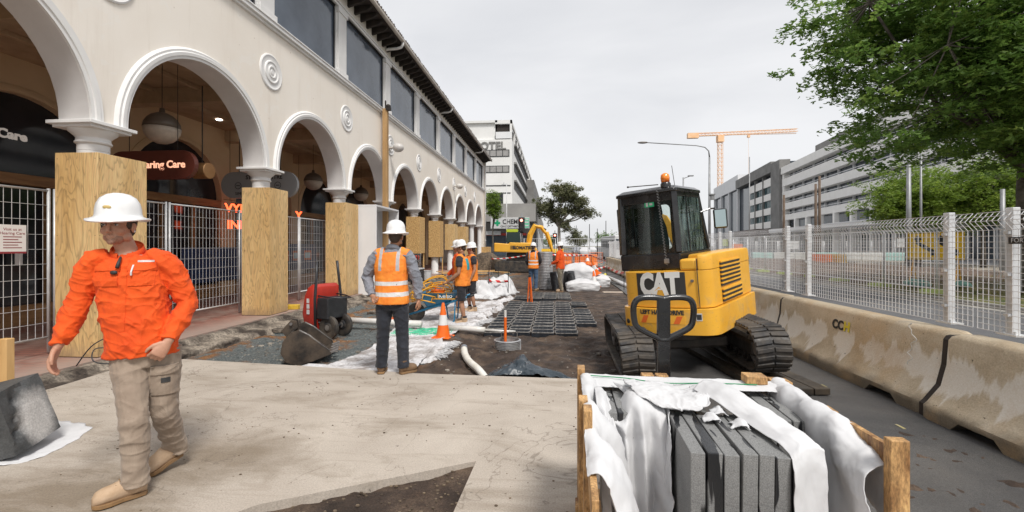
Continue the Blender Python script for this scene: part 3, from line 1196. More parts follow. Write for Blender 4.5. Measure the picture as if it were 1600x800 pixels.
globe(7.85, -7.42, 3.78, 'large round globe lamp hanging inside the second arch above the brown sign')
globe(14.6, -8.2, 3.75, 'round globe lamp hanging inside the fourth arch')
globe(18.4, -8.2, 3.75, 'round globe lamp hanging behind the tall timber post')
for y in (12.5, 11.6, 13.4):
    t = thing('ceiling_light', {12.5: 'middle of three small white downlights seen in the third arch', 11.6: 'lowest of three small white downlights seen in the third arch', 13.4: 'highest of three small white downlights seen in the third arch'}[y], 'light', (-9.25, y, 5.055), group='small downlights in the arcade ceiling')
    m = MB(); m.lathe([(0.0001, 0), (0.07, 0), (0.08, -0.01), (0.07, -0.02), (0.0001, -0.02)], n=14)
    m.build('lens', mat('lit_lens', (1, 1, 1), None, 0.4, emit=(1, 0.97, 0.92), estr=6), t)

# oval bulkhead lamps on the facade
def bulkhead(y, lb, z=5.22):
    t = thing('bulkhead_lamp', lb, 'lamp', (XF, y, z), group='white ball lamps on the facade')
    m = MB(); m.lathe([(0.0001, 0), (0.10, 0), (0.10, 0.03), (0.04, 0.05), (0.03, 0.22), (0.0001, 0.22)], n=16, mtx=Matrix.Rotation(R(90), 4, 'Y'))
    m.build('bracket', M_GUT, t, auto=40)
    m = MB(); m.ell((0.38, 0, 0), (0.21, 0.17, 0.17), 20, 12)
    m.build('lamp_ball', mat('lamp_ball_grey', (0.45, 0.42, 0.40), (0.6, 0.58, 0.56), 0.4, ns=4), t, smooth=True)


bulkhead(16.3, 'grey white ball lamp on the facade just right of the timber post')
bulkhead(27.2, 'grey white ball lamp on the facade, the far one below the upper windows')

# red neon words behind the glass
M_NEON = mat('red_neon', (1, 0.1, 0.03), None, 0.4, emit=(1.0, 0.10, 0.03), estr=2.6)
t = thing('neon_sign', 'red neon letters in two lines glowing left of the second plywood box', 'sign', (-9.2, 12.25, 2.45))
text('VYN', 0.34, M_NEON, t, plane_m((0, 0, 0.18), (0.5, 1, 0), (0, 0, 1)), 0.01, bold=0.006)
text('INK', 0.34, M_NEON, t, plane_m((0, 0, -0.3), (0.5, 1, 0), (0, 0, 1)), 0.01, bold=0.006)
m = MB(); m.box(-0.04, -0.03, -0.5, 0.5, 0.40, 0.41); m.tube([(0, -0.3, 0.4), (0, -0.3, 2.4)], 0.006, 5); m.tube([(0, 0.3, 0.4), (0, 0.3, 2.4)], 0.006, 5)
m.build('cable', M_DARK, t)
t = thing('neon_sign', 'red neon letter Y glowing right of the second plywood box', 'sign', (-9.2, 15.4, 2.62))
text('Y', 0.42, M_NEON, t, plane_m((0, 0, 0), (0.3, 1, 0), (0, 0, 1)), 0.01, bold=0.01)
m = MB(); m.tube([(0, 0, 0.15), (0, 0, 2.2)], 0.006, 5)
m.build('cable', M_DARK, t)
# poster strips on the shop glass
M_BLUEP = mat('blue_poster', (0.014, 0.03, 0.09), (0.02, 0.045, 0.13), 0.4, ns=2)
t = thing('window_poster', 'dark blue poster strip with orange framed pictures low on the shop glass', 'poster', (XI + 0.04, 16.2, 0))
m = MB(); m.box(0, 0.01, -1.75, 1.75, 0.62, 1.62)
m.build('poster_sheet', M_BLUEP, t)
MO = mat('orange_print', (0.6, 0.15, 0.05), None, 0.6)
MW = mat('light_print', (0.4, 0.55, 0.6), None, 0.6)
for i in range(4):
    m = MB(); y = -1.25 + i * 0.78
    m.box(0.011, 0.014, y - 0.26, y + 0.26, 0.98, 1.36)
    f = m.build('picture_frame', MO, t)
    m = MB(); m.box(0.0145, 0.017, y - 0.2, y + 0.2, 1.06, 1.28)
    m.build('picture', MW, f)
t = thing('window_poster', 'plain dark blue poster low on the glass left of the second box', 'poster', (XI + 0.04, 12.6, 0))
m = MB(); m.box(0, 0.01, -1.5, 1.2, 0.5, 1.5)
m.build('poster_sheet', M_BLUEP, t)
t = thing('window_poster', 'small green and white stickers on the shop door at the far left', 'poster', (XI + 0.04, 6.9, 0))
m = MB(); m.ell((0.0, 0.1, 1.55), (0.006, 0.22, 0.22), 16, 8)
m.build('round_sticker', mat('green_sticker', (0.03, 0.3, 0.16), None, 0.5), t, smooth=True)
m = MB(); m.box(0, 0.008, 0.5, 0.62, 1.2, 1.6)
m.build('paper_strip', mat('paper', (0.75, 0.72, 0.70)), t)

# white cabinet (open carcass) standing beside the third box
M_WCAB = mat('white_laminate', (0.70, 0.70, 0.71), (0.76, 0.76, 0.77), 0.5, ns=1)
t = thing('cabinet', 'tall white open cabinet standing beside the screwed plywood box', 'cabinet', (-6.0, 13.55, 0.0), R(2))
m = MB(); m.box(-0.62, 0.46, -0.02, 0.02, 0.0, 2.78)
m.build('side_panel', M_WCAB, t, bevel=0.004)
m = MB(); m.box(-0.62, 0.46, 2.18, 2.22, 0.0, 2.78)
m.build('side_panel', M_WCAB, t, bevel=0.004)
m = MB(); m.box(-0.62, 0.46, -0.02, 2.22, 2.783, 2.84)
m.build('top', M_WCAB, t, bevel=0.004)
m = MB(); m.box(-0.62, 0.46, 0.022, 2.178, 0.0, 0.12)
m.build('plinth', M_WCAB, t)
m = MB(); m.box(-0.60, -0.58, 0.022, 2.178, 0.12, 2.78)
m.build('back_panel', M_WCAB, t)
m = MB(); m.box(-0.58, -0.02, 0.6, 0.64, 0.12, 2.78)
m.build('divider', M_WCAB, t)
m = MB()
m.tube([(0.0, 0.68, 1.0), (0.02, 0.68, 1.05), (0.02, 0.68, 2.1), (0, 0.68, 2.15)], 0.012, 6)
m.build('handle', M_GALV, t)

# tall timber post with a small camera on top
t = thing('timber_post', 'tall timber post with a small black camera on top in front of the facade', 'post', (-6.02, 15.55, -0.1))
m = MB(); m.box(-0.085, 0.085, -0.085, 0.085, 0, 6.55)
m.build('post', mat('treated_timber', (0.33, 0.19, 0.075), (0.47, 0.29, 0.13), 0.75, ns=2, scale=(4, 4, 0.4), bs=12, bst=0.2), t, bevel=0.006)
m = MB(); m.ell((0.12, -0.05, 6.62), (0.09, 0.09, 0.08)); m.box(-0.02, 0.02, -0.02, 0.02, 6.55, 6.85); m.box(0.05, 0.2, -0.12, 0.03, 6.48, 6.6)
m.build('camera', M_DARK, t)

# small yellow brick-like block and clutter beside the second box
t = thing('timber_block', 'small yellow painted timber block on the paving right of the second plywood box', 'block', (-6.20, 10.05, 0.05), R(8))
m = MB(); m.box(-0.19, 0.19, -0.07, 0.07, 0, 0.11)
for x in (-0.1, 0.02): m.box(x, x + 0.03, -0.074, 0.074, 0.02, 0.09)
m.build('block', mat('yellow_paint', (0.72, 0.48, 0.05), (0.6, 0.38, 0.04), 0.6, ns=8), t, bevel=0.012)

# tools and bins under the far arches
def clutter(name, lb, cat, loc, fn):
    t = thing(name, lb, cat, loc)
    fn(t)
    return t


M_REDP = mat('red_plastic', (0.50, 0.035, 0.02), (0.38, 0.03, 0.02), 0.4, ns=4, coat=0.2)
M_WHP = mat('white_plastic', (0.62, 0.62, 0.62), (0.5, 0.5, 0.5), 0.5, ns=5)
M_BLKP = mat('black_plastic', (0.016, 0.017, 0.02), (0.035, 0.036, 0.04), 0.45, ns=6, rvar=0.12)


def bucket_fn(t, m_=M_WHP, r=0.16, h=0.34):
    m = MB(); m.lathe([(r * .82, 0), (r, h), (r + 0.012, h), (r + 0.012, h - 0.02), (r - 0.01, h - 0.01), (r * .8, 0.02), (0.0001, 0.02)], n=20)
    m.build('pail', m_, t, auto=40)
    m = MB(); m.tube([(r * math.cos(a * PI / 10), 0.0, h - 0.03 - 0.5 * r * math.sin(a * PI / 10)) for a in range(11)], 0.005, 5)
    m.build('handle', M_GALV, t)


clutter('bucket', 'white bucket on the paving under the strand board box, left one', 'bucket', (-6.1, 19.35, 0.0), bucket_fn)
clutter('bucket', 'white bucket on the paving beside the dark machine, right one', 'bucket', (-5.75, 19.9, 0.0), lambda t: bucket_fn(t, M_WHP, 0.2, 0.42))


def gen_fn(t):
    m = MB()
    for z in (0.05, 0.55):
        m.tube([(-.3, -.25, z), (.3, -.25, z), (.3, .25, z), (-.3, .25, z)], 0.018, 6, closed=True)
    for x in (-.3, .3):
        for y in (-.25, .25): m.tube([(x, y, 0.05), (x, y, 0.55)], 0.018, 6)
    m.build('frame', M_BLKP, t)
    m = MB(); m.box(-.26, .26, -.2, .2, 0.32, 0.52)
    m.build('tank', M_REDP, t, bevel=0.05, seg=3)
    m = MB(); m.box(-.25, .1, -.2, .2, 0.08, 0.3); m.cyl((0.12, -0.2, 0.2), (0.12, 0.2, 0.2), 0.1)
    m.build('engine', M_BLKP, t, bevel=0.02)


g_ = clutter('generator', 'small generator with red tank between buckets under the arches', 'generator', (-6.0, 18.55, 0.62), gen_fn)
t = thing('storage_crate', 'black plastic crate under the red tanked generator', 'crate', (-6.0, 18.55, 0.03))
m = MB(); m.box(-.4, .4, -.35, .35, 0, .52)
for i in range(6): m.box(-.41, .41, -.36, .36, 0.06 + i * .085, 0.09 + i * .085)
m.build('shell', M_BLKP, t, bevel=0.01)
m = MB(); m.box(-.42, .42, -.37, .37, .52, .57)
m.build('lid', M_WHP, t, bevel=0.01)


def bottle_fn(t):
    m = MB(); m.lathe([(0.0001, 0), (0.11, 0), (0.12, .03), (0.12, .85), (0.09, .98), (0.035, 1.08), (0.03, 1.25), (0.045, 1.26), (0.045, 1.32), (0.0001, 1.32)], n=16)
    m.build('bottle_body', M_BLKP, t, auto=40)
    m = MB(); m.lathe([(0.047, 1.27), (0.05, 1.30), (0.0001, 1.34)], n=12)
    m.build('cap', M_GALV, t)


clutter('gas_cylinder', 'dark gas cylinder behind the wheelbarrow crew, nearer of two', 'cylinder', (-4.85, 22.0, -0.05), bottle_fn)
clutter('gas_cylinder', 'dark gas cylinder behind the wheelbarrow crew, further of two', 'cylinder', (-4.75, 22.7, -0.05), bottle_fn)

# planks and offcuts heaped near the building corner
k = 0
for (x, y, z, rz, ry, L, wd) in [(-4.9, 24.2, 0.02, 0.5, 0.02, 2.6, .2), (-4.6, 25.4, 0.06, 0.15, -0.04, 2.4, .15), (-4.3, 24.6, 0.1, 0.9, 0.05, 2.2, .12), (-5.1, 26.4, 0.05, -0.3, 0.0, 2.0, .22),
                               (-4.0, 26.2, 0.02, 0.35, 0.06, 2.8, .12), (-5.4, 23.4, 0.10, 0.7, 0.1, 1.8, .15)]:
    k += 1
    t = thing('timber_plank', ['long loose plank nearest the camera in the heap by the corner box', 'loose plank lying across the middle of the heap', 'thin plank crossing on top of the heap', 'wide plank furthest back in the heap', 'narrow long plank at the right of the heap', 'short plank at the left, nearest the gas cylinders'][k - 1], 'plank', (x, y, z), group='loose planks near the building corner', rot=(0, ry, rz))
    m = MB(); m.box(-L / 2, L / 2, -wd / 2, wd / 2, 0, .045)
    m.build('plank', M_PINE, t, bevel=0.004)

# ============================================================ CONCRETE BARRIERS AND THEIR MESH FENCE
def m_barrier():
    k = NT('barrier_concrete')
    v = k.co()
    s = k.sep(v)
    oi = k.node('ShaderNodeObjectInfo')
    rnd = k.math('MULTIPLY', oi.outputs['Random'], 37.0)
    cx = k.node('ShaderNodeCombineXYZ')
    k.t.links.new(rnd, cx.inputs[0])
    k.t.links.new(s[1], cx.inputs[1])
    k.t.links.new(k.math('MULTIPLY', s[2], 0.12), cx.inputs[2])
    base = k.ramp(k.noise(2.0, 6, 0.65, 0.3, v), [(0.3, (0.40, 0.315, 0.215)), (0.5, (0.53, 0.44, 0.315)), (0.7, (0.60, 0.515, 0.395))])
    run = k.noise(3.2, 4, 0.6, 0.1, cx.outputs[0])
    # pale dry tongues hanging from the drier middle of the face
    zz = k.math('ABSOLUTE', k.math('SUBTRACT', s[2], 0.40))
    dry = k.math('SUBTRACT', run, k.math('MULTIPLY', zz, 1.0))
    drym = k.ramp(dry, [(0.36, 0.0), (0.41, 0.85)])
    c = k.mix(drym, base, (0.76, 0.71, 0.63))
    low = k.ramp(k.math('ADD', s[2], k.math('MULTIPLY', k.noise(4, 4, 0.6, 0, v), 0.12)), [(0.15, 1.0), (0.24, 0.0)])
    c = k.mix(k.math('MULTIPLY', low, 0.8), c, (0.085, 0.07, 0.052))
    org = k.ramp(k.noise(1.3, 4, 0.6, 0.2, v), [(0.50, 0.0), (0.68, 0.5)])
    c = k.mix(org, c, (0.52, 0.33, 0.15))
    c = k.mix(0.35, c, k.ramp(k.noise(70, 3, 0.75, 0, v), [(0.3, 0.2), (0.7, 0.8)]), 'OVERLAY')
    pock = k.ramp(k.noise(24, 2, 0.5, 0, v), [(0.25, 0.8), (0.28, 0.0)])
    c = k.mix(pock, c, (0.05, 0.04, 0.03))
    k.set('Base Color', c)
    k.set('Roughness', 0.8)
    k.bump(k.noise(55, 4, 0.7, 0, v), 0.35, 0.008)
    return k.m


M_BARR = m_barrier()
BL = 3.075
BP = 3.13
bp = [(0.0, 0.0), (0.0, 0.12), (0.035, 0.15), (0.16, 0.30), (0.215, 0.50), (0.235, 0.74), (0.262, 0.775), (0.30, 0.785), (0.44, 0.785), (0.475, 0.775), (0.50, 0.74), (0.52, 0.5), (0.575, 0.3), (0.70, 0.15), (0.735, 0.12), (0.735, 0.0)]


def barrier_mesh():
    m = MB()
    rs = []
    N = 40
    for i in range(N + 1):
        y = BL * i / N
        ins = 0.03 if i in (0, N) else 0
        ring = []
        for j, (x, z) in enumerate(bp):
            cx_ = 0.3675
            xx = cx_ + (x - cx_) * (1 - ins * 2)
            zz = z * (1 - ins)
            if z == 0.0 and 2 < i < N - 2 and ((N * 0.12 < i < N * 0.24) or (N * 0.76 < i < N * 0.88)): zz = 0.075
            xx += 0.004 * fbm(y * 3, z * 6, j)
            ring.append(V((xx, y, zz)))
        rs.append(ring)
    m.rings(rs)
    return m


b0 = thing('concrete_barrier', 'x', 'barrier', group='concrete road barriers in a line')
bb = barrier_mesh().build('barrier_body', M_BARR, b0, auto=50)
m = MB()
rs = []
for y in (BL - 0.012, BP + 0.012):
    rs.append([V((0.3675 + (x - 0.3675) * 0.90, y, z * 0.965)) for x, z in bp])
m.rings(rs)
m.build('joint_shade', M_DARK, b0)  # dark plate added in the joint gap, stands in for its shade

# fence panel on top: welded mesh with folded head, posts with base plates
f0 = thing('barrier_fence', 'x', 'fence panel', group='galvanised mesh fence panels on the barriers')
FX = 0.46
Z0, Z1 = 0.80, 1.86
m = MB()
n = 58
for i in range(n + 1):
    y = BL * i / n
    m.bar((FX, y, Z0), (FX, y, Z1 - 0.16), 0.0042)
    m.bar((FX, y, Z1 - 0.16), (FX - 0.07, y, Z1 - 0.08), 0.004)
    m.bar((FX - 0.07, y, Z1 - 0.08), (FX, y, Z1), 0.004)
for i in range(18):
    z = Z0 + (Z1 - 0.16 - Z0) * i / 17
    m.bar((FX - 0.004, 0, z), (FX - 0.004, BL, z), 0.0046)
for z, x in ((Z1 - 0.12, FX - 0.035), (Z1 - 0.08, FX - 0.07), (Z1 - 0.04, FX - 0.035), (Z1, FX)):
    m.bar((x - 0.004, 0, z), (x - 0.004, BL, z), 0.005)
m.build('mesh', M_WIRE, f0, fix=False)
for y in (0.30, BL - 0.28):
    m = MB()
    m.box(FX + 0.008, FX + 0.068, y - 0.035, y + 0.035, 0.79, Z1 + 0.03)
    p = m.build('post', M_GALV, f0, bevel=0.006)
    m = MB()
    m.box(FX - 0.02, FX + 0.10, y - 0.09, y + 0.09, 0.787, 0.80)
    for yy in (-0.06, 0.06): m.cyl((FX + 0.0, y + yy, 0.79), (FX + 0.0, y + yy, 0.83), 0.012, n=6)
    m.build('base_plate', M_GALV, p)
    for z in (0.95, 1.3, 1.66):
        m = MB(); m.box(FX - 0.02, FX + 0.072, y - 0.02, y + 0.02, z, z + 0.025)
        m.build('clamp', M_GALV, p)
ordi = ['nearest', 'second', 'third', 'fourth', 'fifth', 'sixth', 'seventh', 'eighth', 'ninth', 'tenth', 'eleventh', 'twelfth']
BX0 = 3.44
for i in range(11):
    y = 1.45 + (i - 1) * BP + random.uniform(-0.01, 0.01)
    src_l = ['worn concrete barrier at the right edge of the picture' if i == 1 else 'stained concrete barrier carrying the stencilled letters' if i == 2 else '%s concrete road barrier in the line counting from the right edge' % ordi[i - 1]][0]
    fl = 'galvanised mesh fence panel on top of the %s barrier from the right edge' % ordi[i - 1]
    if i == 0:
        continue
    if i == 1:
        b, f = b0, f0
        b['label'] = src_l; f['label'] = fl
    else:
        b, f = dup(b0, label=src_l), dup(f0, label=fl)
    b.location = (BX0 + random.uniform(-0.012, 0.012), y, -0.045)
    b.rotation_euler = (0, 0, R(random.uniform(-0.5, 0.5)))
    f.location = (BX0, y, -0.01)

# stencilled letters, dangling string and plates on the barrier line
tl = thing('stencil_letters', 'stencilled letters CCH in black and yellow on the second barrier', 'lettering', (BX0, 6.15, -0.045))
def face_m(y, z):
    # barrier face between z .30 and .50 leans back
    up = V((0.055, 0, 0.2)).normalized()
    x = 0.16 + (z - 0.30) * 0.055 / 0.2 - 0.004
    if z > 0.5: up = V((0.02, 0, 0.24)).normalized(); x = 0.215 + (z - 0.5) * 0.02 / 0.24 - 0.004
    return plane_m((x, y, z), (0, -1, 0), up)
text('CC', 0.16, M_INK, tl, face_m(0.03, 0.57), 0.002, bold=0.006)
text('H', 0.16, mat('yellow_stencil', (0.75, 0.62, 0.06), None, 0.7), tl, face_m(-0.15, 0.57), 0.002, bold=0.008)
m = MB()
pts = []
for i in range(26):
    t_ = i / 25
    z = 0.80 - 0.42 * t_
    pts.append((0.20 + 0.02 * t_ - (0.06 * t_ if z < 0.5 else 0) - 0.012, 4.93 + 0.035 * math.sin(t_ * 13) + 0.02 * math.sin(t_ * 29), z))
m.tube(pts, 0.0035, 6)
tag(m.build('string', mat('white_string', (0.75, 0.74, 0.7), None, 0.8), None, smooth=True, loc=(BX0, 0, -0.04)), 'loose white string dangling down the face of the second barrier', 'string')
t = thing('name_plate', 'small dark plate with pale letters clamped to the mesh fence at the right edge', 'sign', (BX0 + FX - 0.02, 4.12, 1.595))
m = MB(); m.box(-0.012, 0.0, -0.22, 0.10, -0.03, 0.03)
m.build('plate', M_BLKP, t, bevel=0.004)
text('FORTRESS', 0.055, M_WHP, t, plane_m((-0.014, -0.05, 0), (0, -1, 0), (0, 0, 1)), 0.001)
# ============================================================ MINI EXCAVATOR
M_YEL = mat('machine_yellow', (0.80, 0.42, 0.035), (0.74, 0.36, 0.025), 0.38, ns=3, coat=0.25, rvar=0.1, fine=(14, 0.12))
def m_paint():
    k = NT('machine_yellow_worn')
    v = k.co()
    s_ = k.sep(v)
    c = k.ramp(k.noise(2.5, 4, .6, .2, v), [(.3, (0.76, 0.375, 0.028)), (.7, (0.84, 0.45, 0.045))])
    dust = k.ramp(k.math('ADD', k.noise(5, 7, .7, .6, v), k.math('MULTIPLY', k.math('SUBTRACT', .9, s_[2]), .22)), [(.56, 0), (.76, .65)])
    c = k.mix(dust, c, (.42, .29, .15))
    scr = k.ramp(k.noise(9, 4, .7, 2.5, k.co((1, 1, 4.5))), [(.655, 0), (.675, .8)])
    c = k.mix(scr, c, (.25, .15, .05))
    k.set('Base Color', c)
    k.set('Roughness', k.ramp(k.noise(7, 5, .7, .3, v), [(.3, .28), (.7, .58)]))
    k.set('Coat Weight', .2)
    k.bump(k.noise(1.2, 3, .5, 0, v), .15, .02)
    return k.m


M_YEL = m_paint()
M_CABK = mat('cab_black', (0.008, 0.008, 0.009), (0.02, 0.02, 0.021), 0.28, ns=4, coat=0.3, rvar=0.08)
M_RUB = mat('track_rubber', (0.014, 0.015, 0.018), (0.085, 0.07, 0.055), 0.6, ns=5, rvar=0.2, bs=30, bst=0.3)
M_STEELD = mat('dark_steel', (0.02, 0.02, 0.022), (0.07, 0.06, 0.05), 0.5, 0.4, ns=4, rvar=0.15)
M_HUB = mat('worn_steel', (0.16, 0.15, 0.15), (0.30, 0.28, 0.26), 0.5, 0.5, ns=8)


def m_glass(name, tint, op):
    k = NT(name)
    tr = k.node('ShaderNodeBsdfTransparent')
    tr.inputs['Color'].default_value = (tint[0], tint[1], tint[2], 1)
    gl = k.node('ShaderNodeBsdfGlossy')
    gl.inputs['Roughness'].default_value = 0.03
    gl.inputs['Color'].default_value = (0.9, 0.95, 0.95, 1)
    fr = k.node('ShaderNodeFresnel')
    fr.inputs['IOR'].default_value = 1.45
    di = k.node('ShaderNodeBsdfDiffuse')
    di.inputs['Color'].default_value = (0.25, 0.35, 0.33, 1)
    m1 = k.node('ShaderNodeMixShader')
    k.t.links.new(k.math('MULTIPLY', k.ramp(k.noise(6, 5, 0.7, 0.2, k.co((3, 3, 0.5))), [(0.4, 0.0), (0.75, 1.0)]), op), m1.inputs[0])
    k.t.links.new(tr.outputs[0], m1.inputs[1])
    k.t.links.new(di.outputs[0], m1.inputs[2])
    m2 = k.node('ShaderNodeMixShader')
    k.t.links.new(fr.outputs[0], m2.inputs[0])
    k.t.links.new(m1.outputs[0], m2.inputs[1])
    k.t.links.new(gl.outputs[0], m2.inputs[2])
    out = [n for n in k.t.nodes if n.type == 'OUTPUT_MATERIAL'][0]
    k.t.links.new(m2.outputs[0], out.inputs['Surface'])
    return k.m


M_CGLASS = m_glass('rear_cab_glass', (0.94, 0.97, 0.96), 0.04)
M_SGLASS = m_glass('side_cab_glass', (0.70, 0.90, 0.86), 0.6)

ex = thing('mini_excavator', 'yellow and black tracked mini excavator tilted on uneven ground beside the concrete barriers', 'excavator', (1.76, 6.34, 0.015), rot=(0, R(-4.6), R(-1.0)))
U = Matrix.Translation((.02, .0, 0)) @ Matrix.Rotation(R(-35.6), 4, 'Z')


def arc(cx, cy, r, a0, a1, n):
    return [(cx + r * math.cos(R(a0 + (a1 - a0) * i / n)), cy + r * math.sin(R(a0 + (a1 - a0) * i / n))) for i in range(n + 1)]


def body_outline(g=0.0, flat=False):
    """plan of the rear body, g grows it outwards"""
    pts = []
    pts += [(0.64 + g, 1.02)]
    pts += [(0.655 + g, 0.4), (0.645 + g, -0.25)]
    pts += arc(0.49, -0.50, 0.15 + g, 0, -72, 6)
    n = 8
    a = pts[-1]
    b = (-0.36, -0.66 - g)
    for i in range(1, n):
        t = i / n
        pts.append((a[0] + (b[0] - a[0]) * t, a[1] + (b[1] - a[1]) * t - 0.10 * 4 * t * (1 - t) * 0.55))
    pts += arc(-0.34, -0.50, 0.16 + g, -100, -180, 5)
    pts += [(-0.50 - g, 0.1), (-0.50 - g, 0.9)]
    return pts


# counterweight and body panels
m = MB()
m.prism(body_outline(0.045), 0.47, 0.785, 'z', U)
m.build('counterweight', M_YEL, ex, bevel=0.03, seg=3, auto=40)
o1 = body_outline(0.0)
m = MB()
m.prism(o1, 0.795, 1.24, 'z', U)
m.build('rear_body', M_YEL, ex, bevel=0.02, seg=3, auto=40)
# hood over the engine (right part, taller)
hood = [(0.645, 1.02), (0.657, 0.4), (0.647, -0.25)] + arc(0.49, -0.50, 0.152, 0, -72, 6) + [(0.505, -0.648), (0.50, -0.5), (0.32, -0.44), (0.30, 1.02)]
m = MB()
nn = len(hood)
rs = []
for z, s_ in ((1.243, 1.0), (1.345, 1.0), (1.395, 0.985), (1.42, 0.95), (1.428, 0.86)):
    cx_, cy_ = 0.5, 0.0
    rs.append([U @ V((cx_ + (x - cx_) * s_, cy_ + (y - cy_) * (1 - (1 - s_) * 0.5), z)) for x, y in hood])
m.rings(rs)
m.build('engine_hood', M_YEL, ex, bevel=0.012, seg=2, auto=40)
m = MB()
hh = [(0.30, -0.680), (0.497, -0.662), (0.49, -0.46), (0.30, -0.46)]
m.prism(hh, 1.243, 1.385, 'z', U)
m.build('hood_shoulder', M_YEL, ex, bevel=0.03, seg=3, auto=40)
# panel seams
m = MB()
for (x, y) in ((0.502, -0.664),):
    m.bar(U @ V((x, y, 0.80)), U @ V((x, y, 1.38)), 0.008)
pts = [(0.40, -0.742, 0.80), (0.47, -0.734, 0.70), (0.60, -0.66, 0.67)]
m.build('panel_seam', M_INK, ex)
# vents on the right flank
m = MB()
lv = MB()


def vent(z0, n, dz, ya, yb):
    for i in range(n):
        z = z0 + i * dz
        p0, p1 = U @ V((0.655, ya, z)), U @ V((0.658, yb, z))
        m.bar(p0, p1, 0.02, dz * 0.52)
        q0, q1 = U @ V((0.661, ya, z + dz * 0.42)), U @ V((0.664, yb, z + dz * 0.42))
        lv.bar(q0, q1, 0.026, dz * 0.40)


vent(0.835, 3, 0.056, -0.28, 0.50)
vent(1.03, 6, 0.052, -0.30, 0.48)
m.build('vent_slots', M_INK, ex)
lv.build('vent_louvres', M_YEL, ex, bevel=0.004)
# round latch, red reflector, bolts
m = MB()
m.cyl(U @ V((0.44, -0.665, 1.12)), U @ V((0.44, -0.69, 1.12)), 0.017, n=14)
m.build('latch', M_HUB, ex)
p = V((0.62, -0.60, 0.60))
m = MB()
m.cyl(U @ p, U @ (p + V((0.014, -0.012, 0))), 0.036, n=20)
m.build('reflector', mat('red_reflector', (0.45, 0.02, 0.015), None, 0.25), ex)

# logo panel on the rear: black field, pale letters, yellow triangle
def rearM(x, y, z, tilt=0.0):
    return U @ plane_m((x, y, z), (1, tilt, 0), (0, 0, 1))


PX0, PX1 = -0.50, 0.22
def rear_y(x, g=0.0):
    # y of the rear skin at x (from the outline)
    best = None
    ol = body_outline(g)
    for i in range(len(ol) - 1):
        a, b = ol[i], ol[i + 1]
        if min(a[0], b[0]) <= x <= max(a[0], b[0]) and a[0] != b[0]:
            t = (x - a[0]) / (b[0] - a[0])
            y = a[1] + (b[1] - a[1]) * t
            if best is None or y < best: best = y
    return best


def conform(me, off, g=0.0):
    """wrap flat lettering (x, z in the U frame, before U) on to the curved rear skin"""
    for v_ in me.vertices:
        v_.co.y += rear_y(max(min(v_.co.x, 0.55), -0.36), g) - off
        v_.co = U @ v_.co


def wrapped_box(name, x0, x1, z0, z1, th, mm, g=0.0, n=10, poly=None):
    b = MB()
    if poly:
        b.prism(poly, -th, 0, 'y')
    else:
        for i in range(n):
            xa, xb = x0 + (x1 - x0) * i / n, x0 + (x1 - x0) * (i + 1) / n
            b.box(xa, xb, -th, 0, z0, z1)
    bmesh.ops.remove_doubles(b.bm, verts=b.bm.verts, dist=1e-5)
    me = bpy.data.meshes.new(name)
    bmesh.ops.recalc_face_normals(b.bm, faces=b.bm.faces)
    b.bm.to_mesh(me); b.bm.free()
    conform(me, 0.0, g)
    return mesh_obj(name, me, mm, ex, smooth=False)


wrapped_box('logo_panel', -0.27, 0.36, 0.915, 1.228, 0.004, M_INK)


def wrap_text(s, size, mm, x, z, off, g=0.0, bold=0.0, sx=1.0, name='lettering', spacing=1.0):
    o = text(s, size, mm, ex, Matrix.Identity(4), 0.002, name, bold=bold, sx=sx, spacing=spacing)
    for v_ in o.data.vertices:
        c = v_.co.copy()
        v_.co = V((x + c.x, -c.z, z + c.y))
    conform(o.data, off, g)
    return o


wrap_text('CAT', 0.375, mat('logo_white', (0.75, 0.75, 0.73), None, 0.5), 0.035, 1.072, 0.007, bold=0.020, sx=0.72, name='logo_letters', spacing=0.92)
wrapped_box('logo_triangle', 0, 0, 0, 0, 0.010, M_YEL, poly=[(-0.125, 0.918), (0.195, 0.918), (0.035, 1.055)])
wrapped_box('logo_triangle_edge', 0, 0, 0, 0, 0.0075, M_INK, poly=[(-0.165, 0.917), (0.235, 0.917), (0.035, 1.09)])
wrap_text('LEFT HAND DRIVE', 0.074, M_INK, 0.05, 0.738, 0.004, 0.045, bold=0.003, sx=0.92, name='warning_text')
wrapped_box('warning_strip', -0.25, 0.34, 0.60, 0.70, 0.003, mat('amber_reflective', (0.85, 0.42, 0.04), None, 0.5), g=0.045)
for a_ in (-0.23, -0.02, 0.2):
    wrapped_box('warning_stripe', 0, 0, 0, 0, 0.0045, mat('orange_red', (0.75, 0.14, 0.02), None, 0.5), g=0.045, poly=[(a_, 0.603), (a_ + 0.07, 0.603), (a_ + 0.115, 0.697), (a_ + 0.045, 0.697)])
wrapped_box('safety_sticker', 0.41, 0.455, 0.645, 0.735, 0.003, M_WHP, g=0.045, n=2)
wrapped_box('safety_sticker', 0.465, 0.53, 0.645, 0.735, 0.003, M_WHP, g=0.045, n=2)
wrapped_box('sticker_print', 0.472, 0.523, 0.66, 0.72, 0.005, M_INK, g=0.045, n=2)
wrapped_box('sticker_print', 0, 0, 0, 0, 0.005, M_INK, g=0.045, poly=[(0.414, 0.66), (0.45, 0.66), (0.432, 0.715)])
m = MB(); m.ell(U @ V((-0.42, -0.64, 0.60)), (0.055, 0.055, 0.055))
m.build('tow_point', M_INK, ex, smooth=True)
m = MB(); m.bar(U @ V((0.16, -0.85, 0.47)), U @ V((0.28, -0.845, 0.47)), 0.01, 0.012)
m.build('scrape_mark', M_INK, ex)

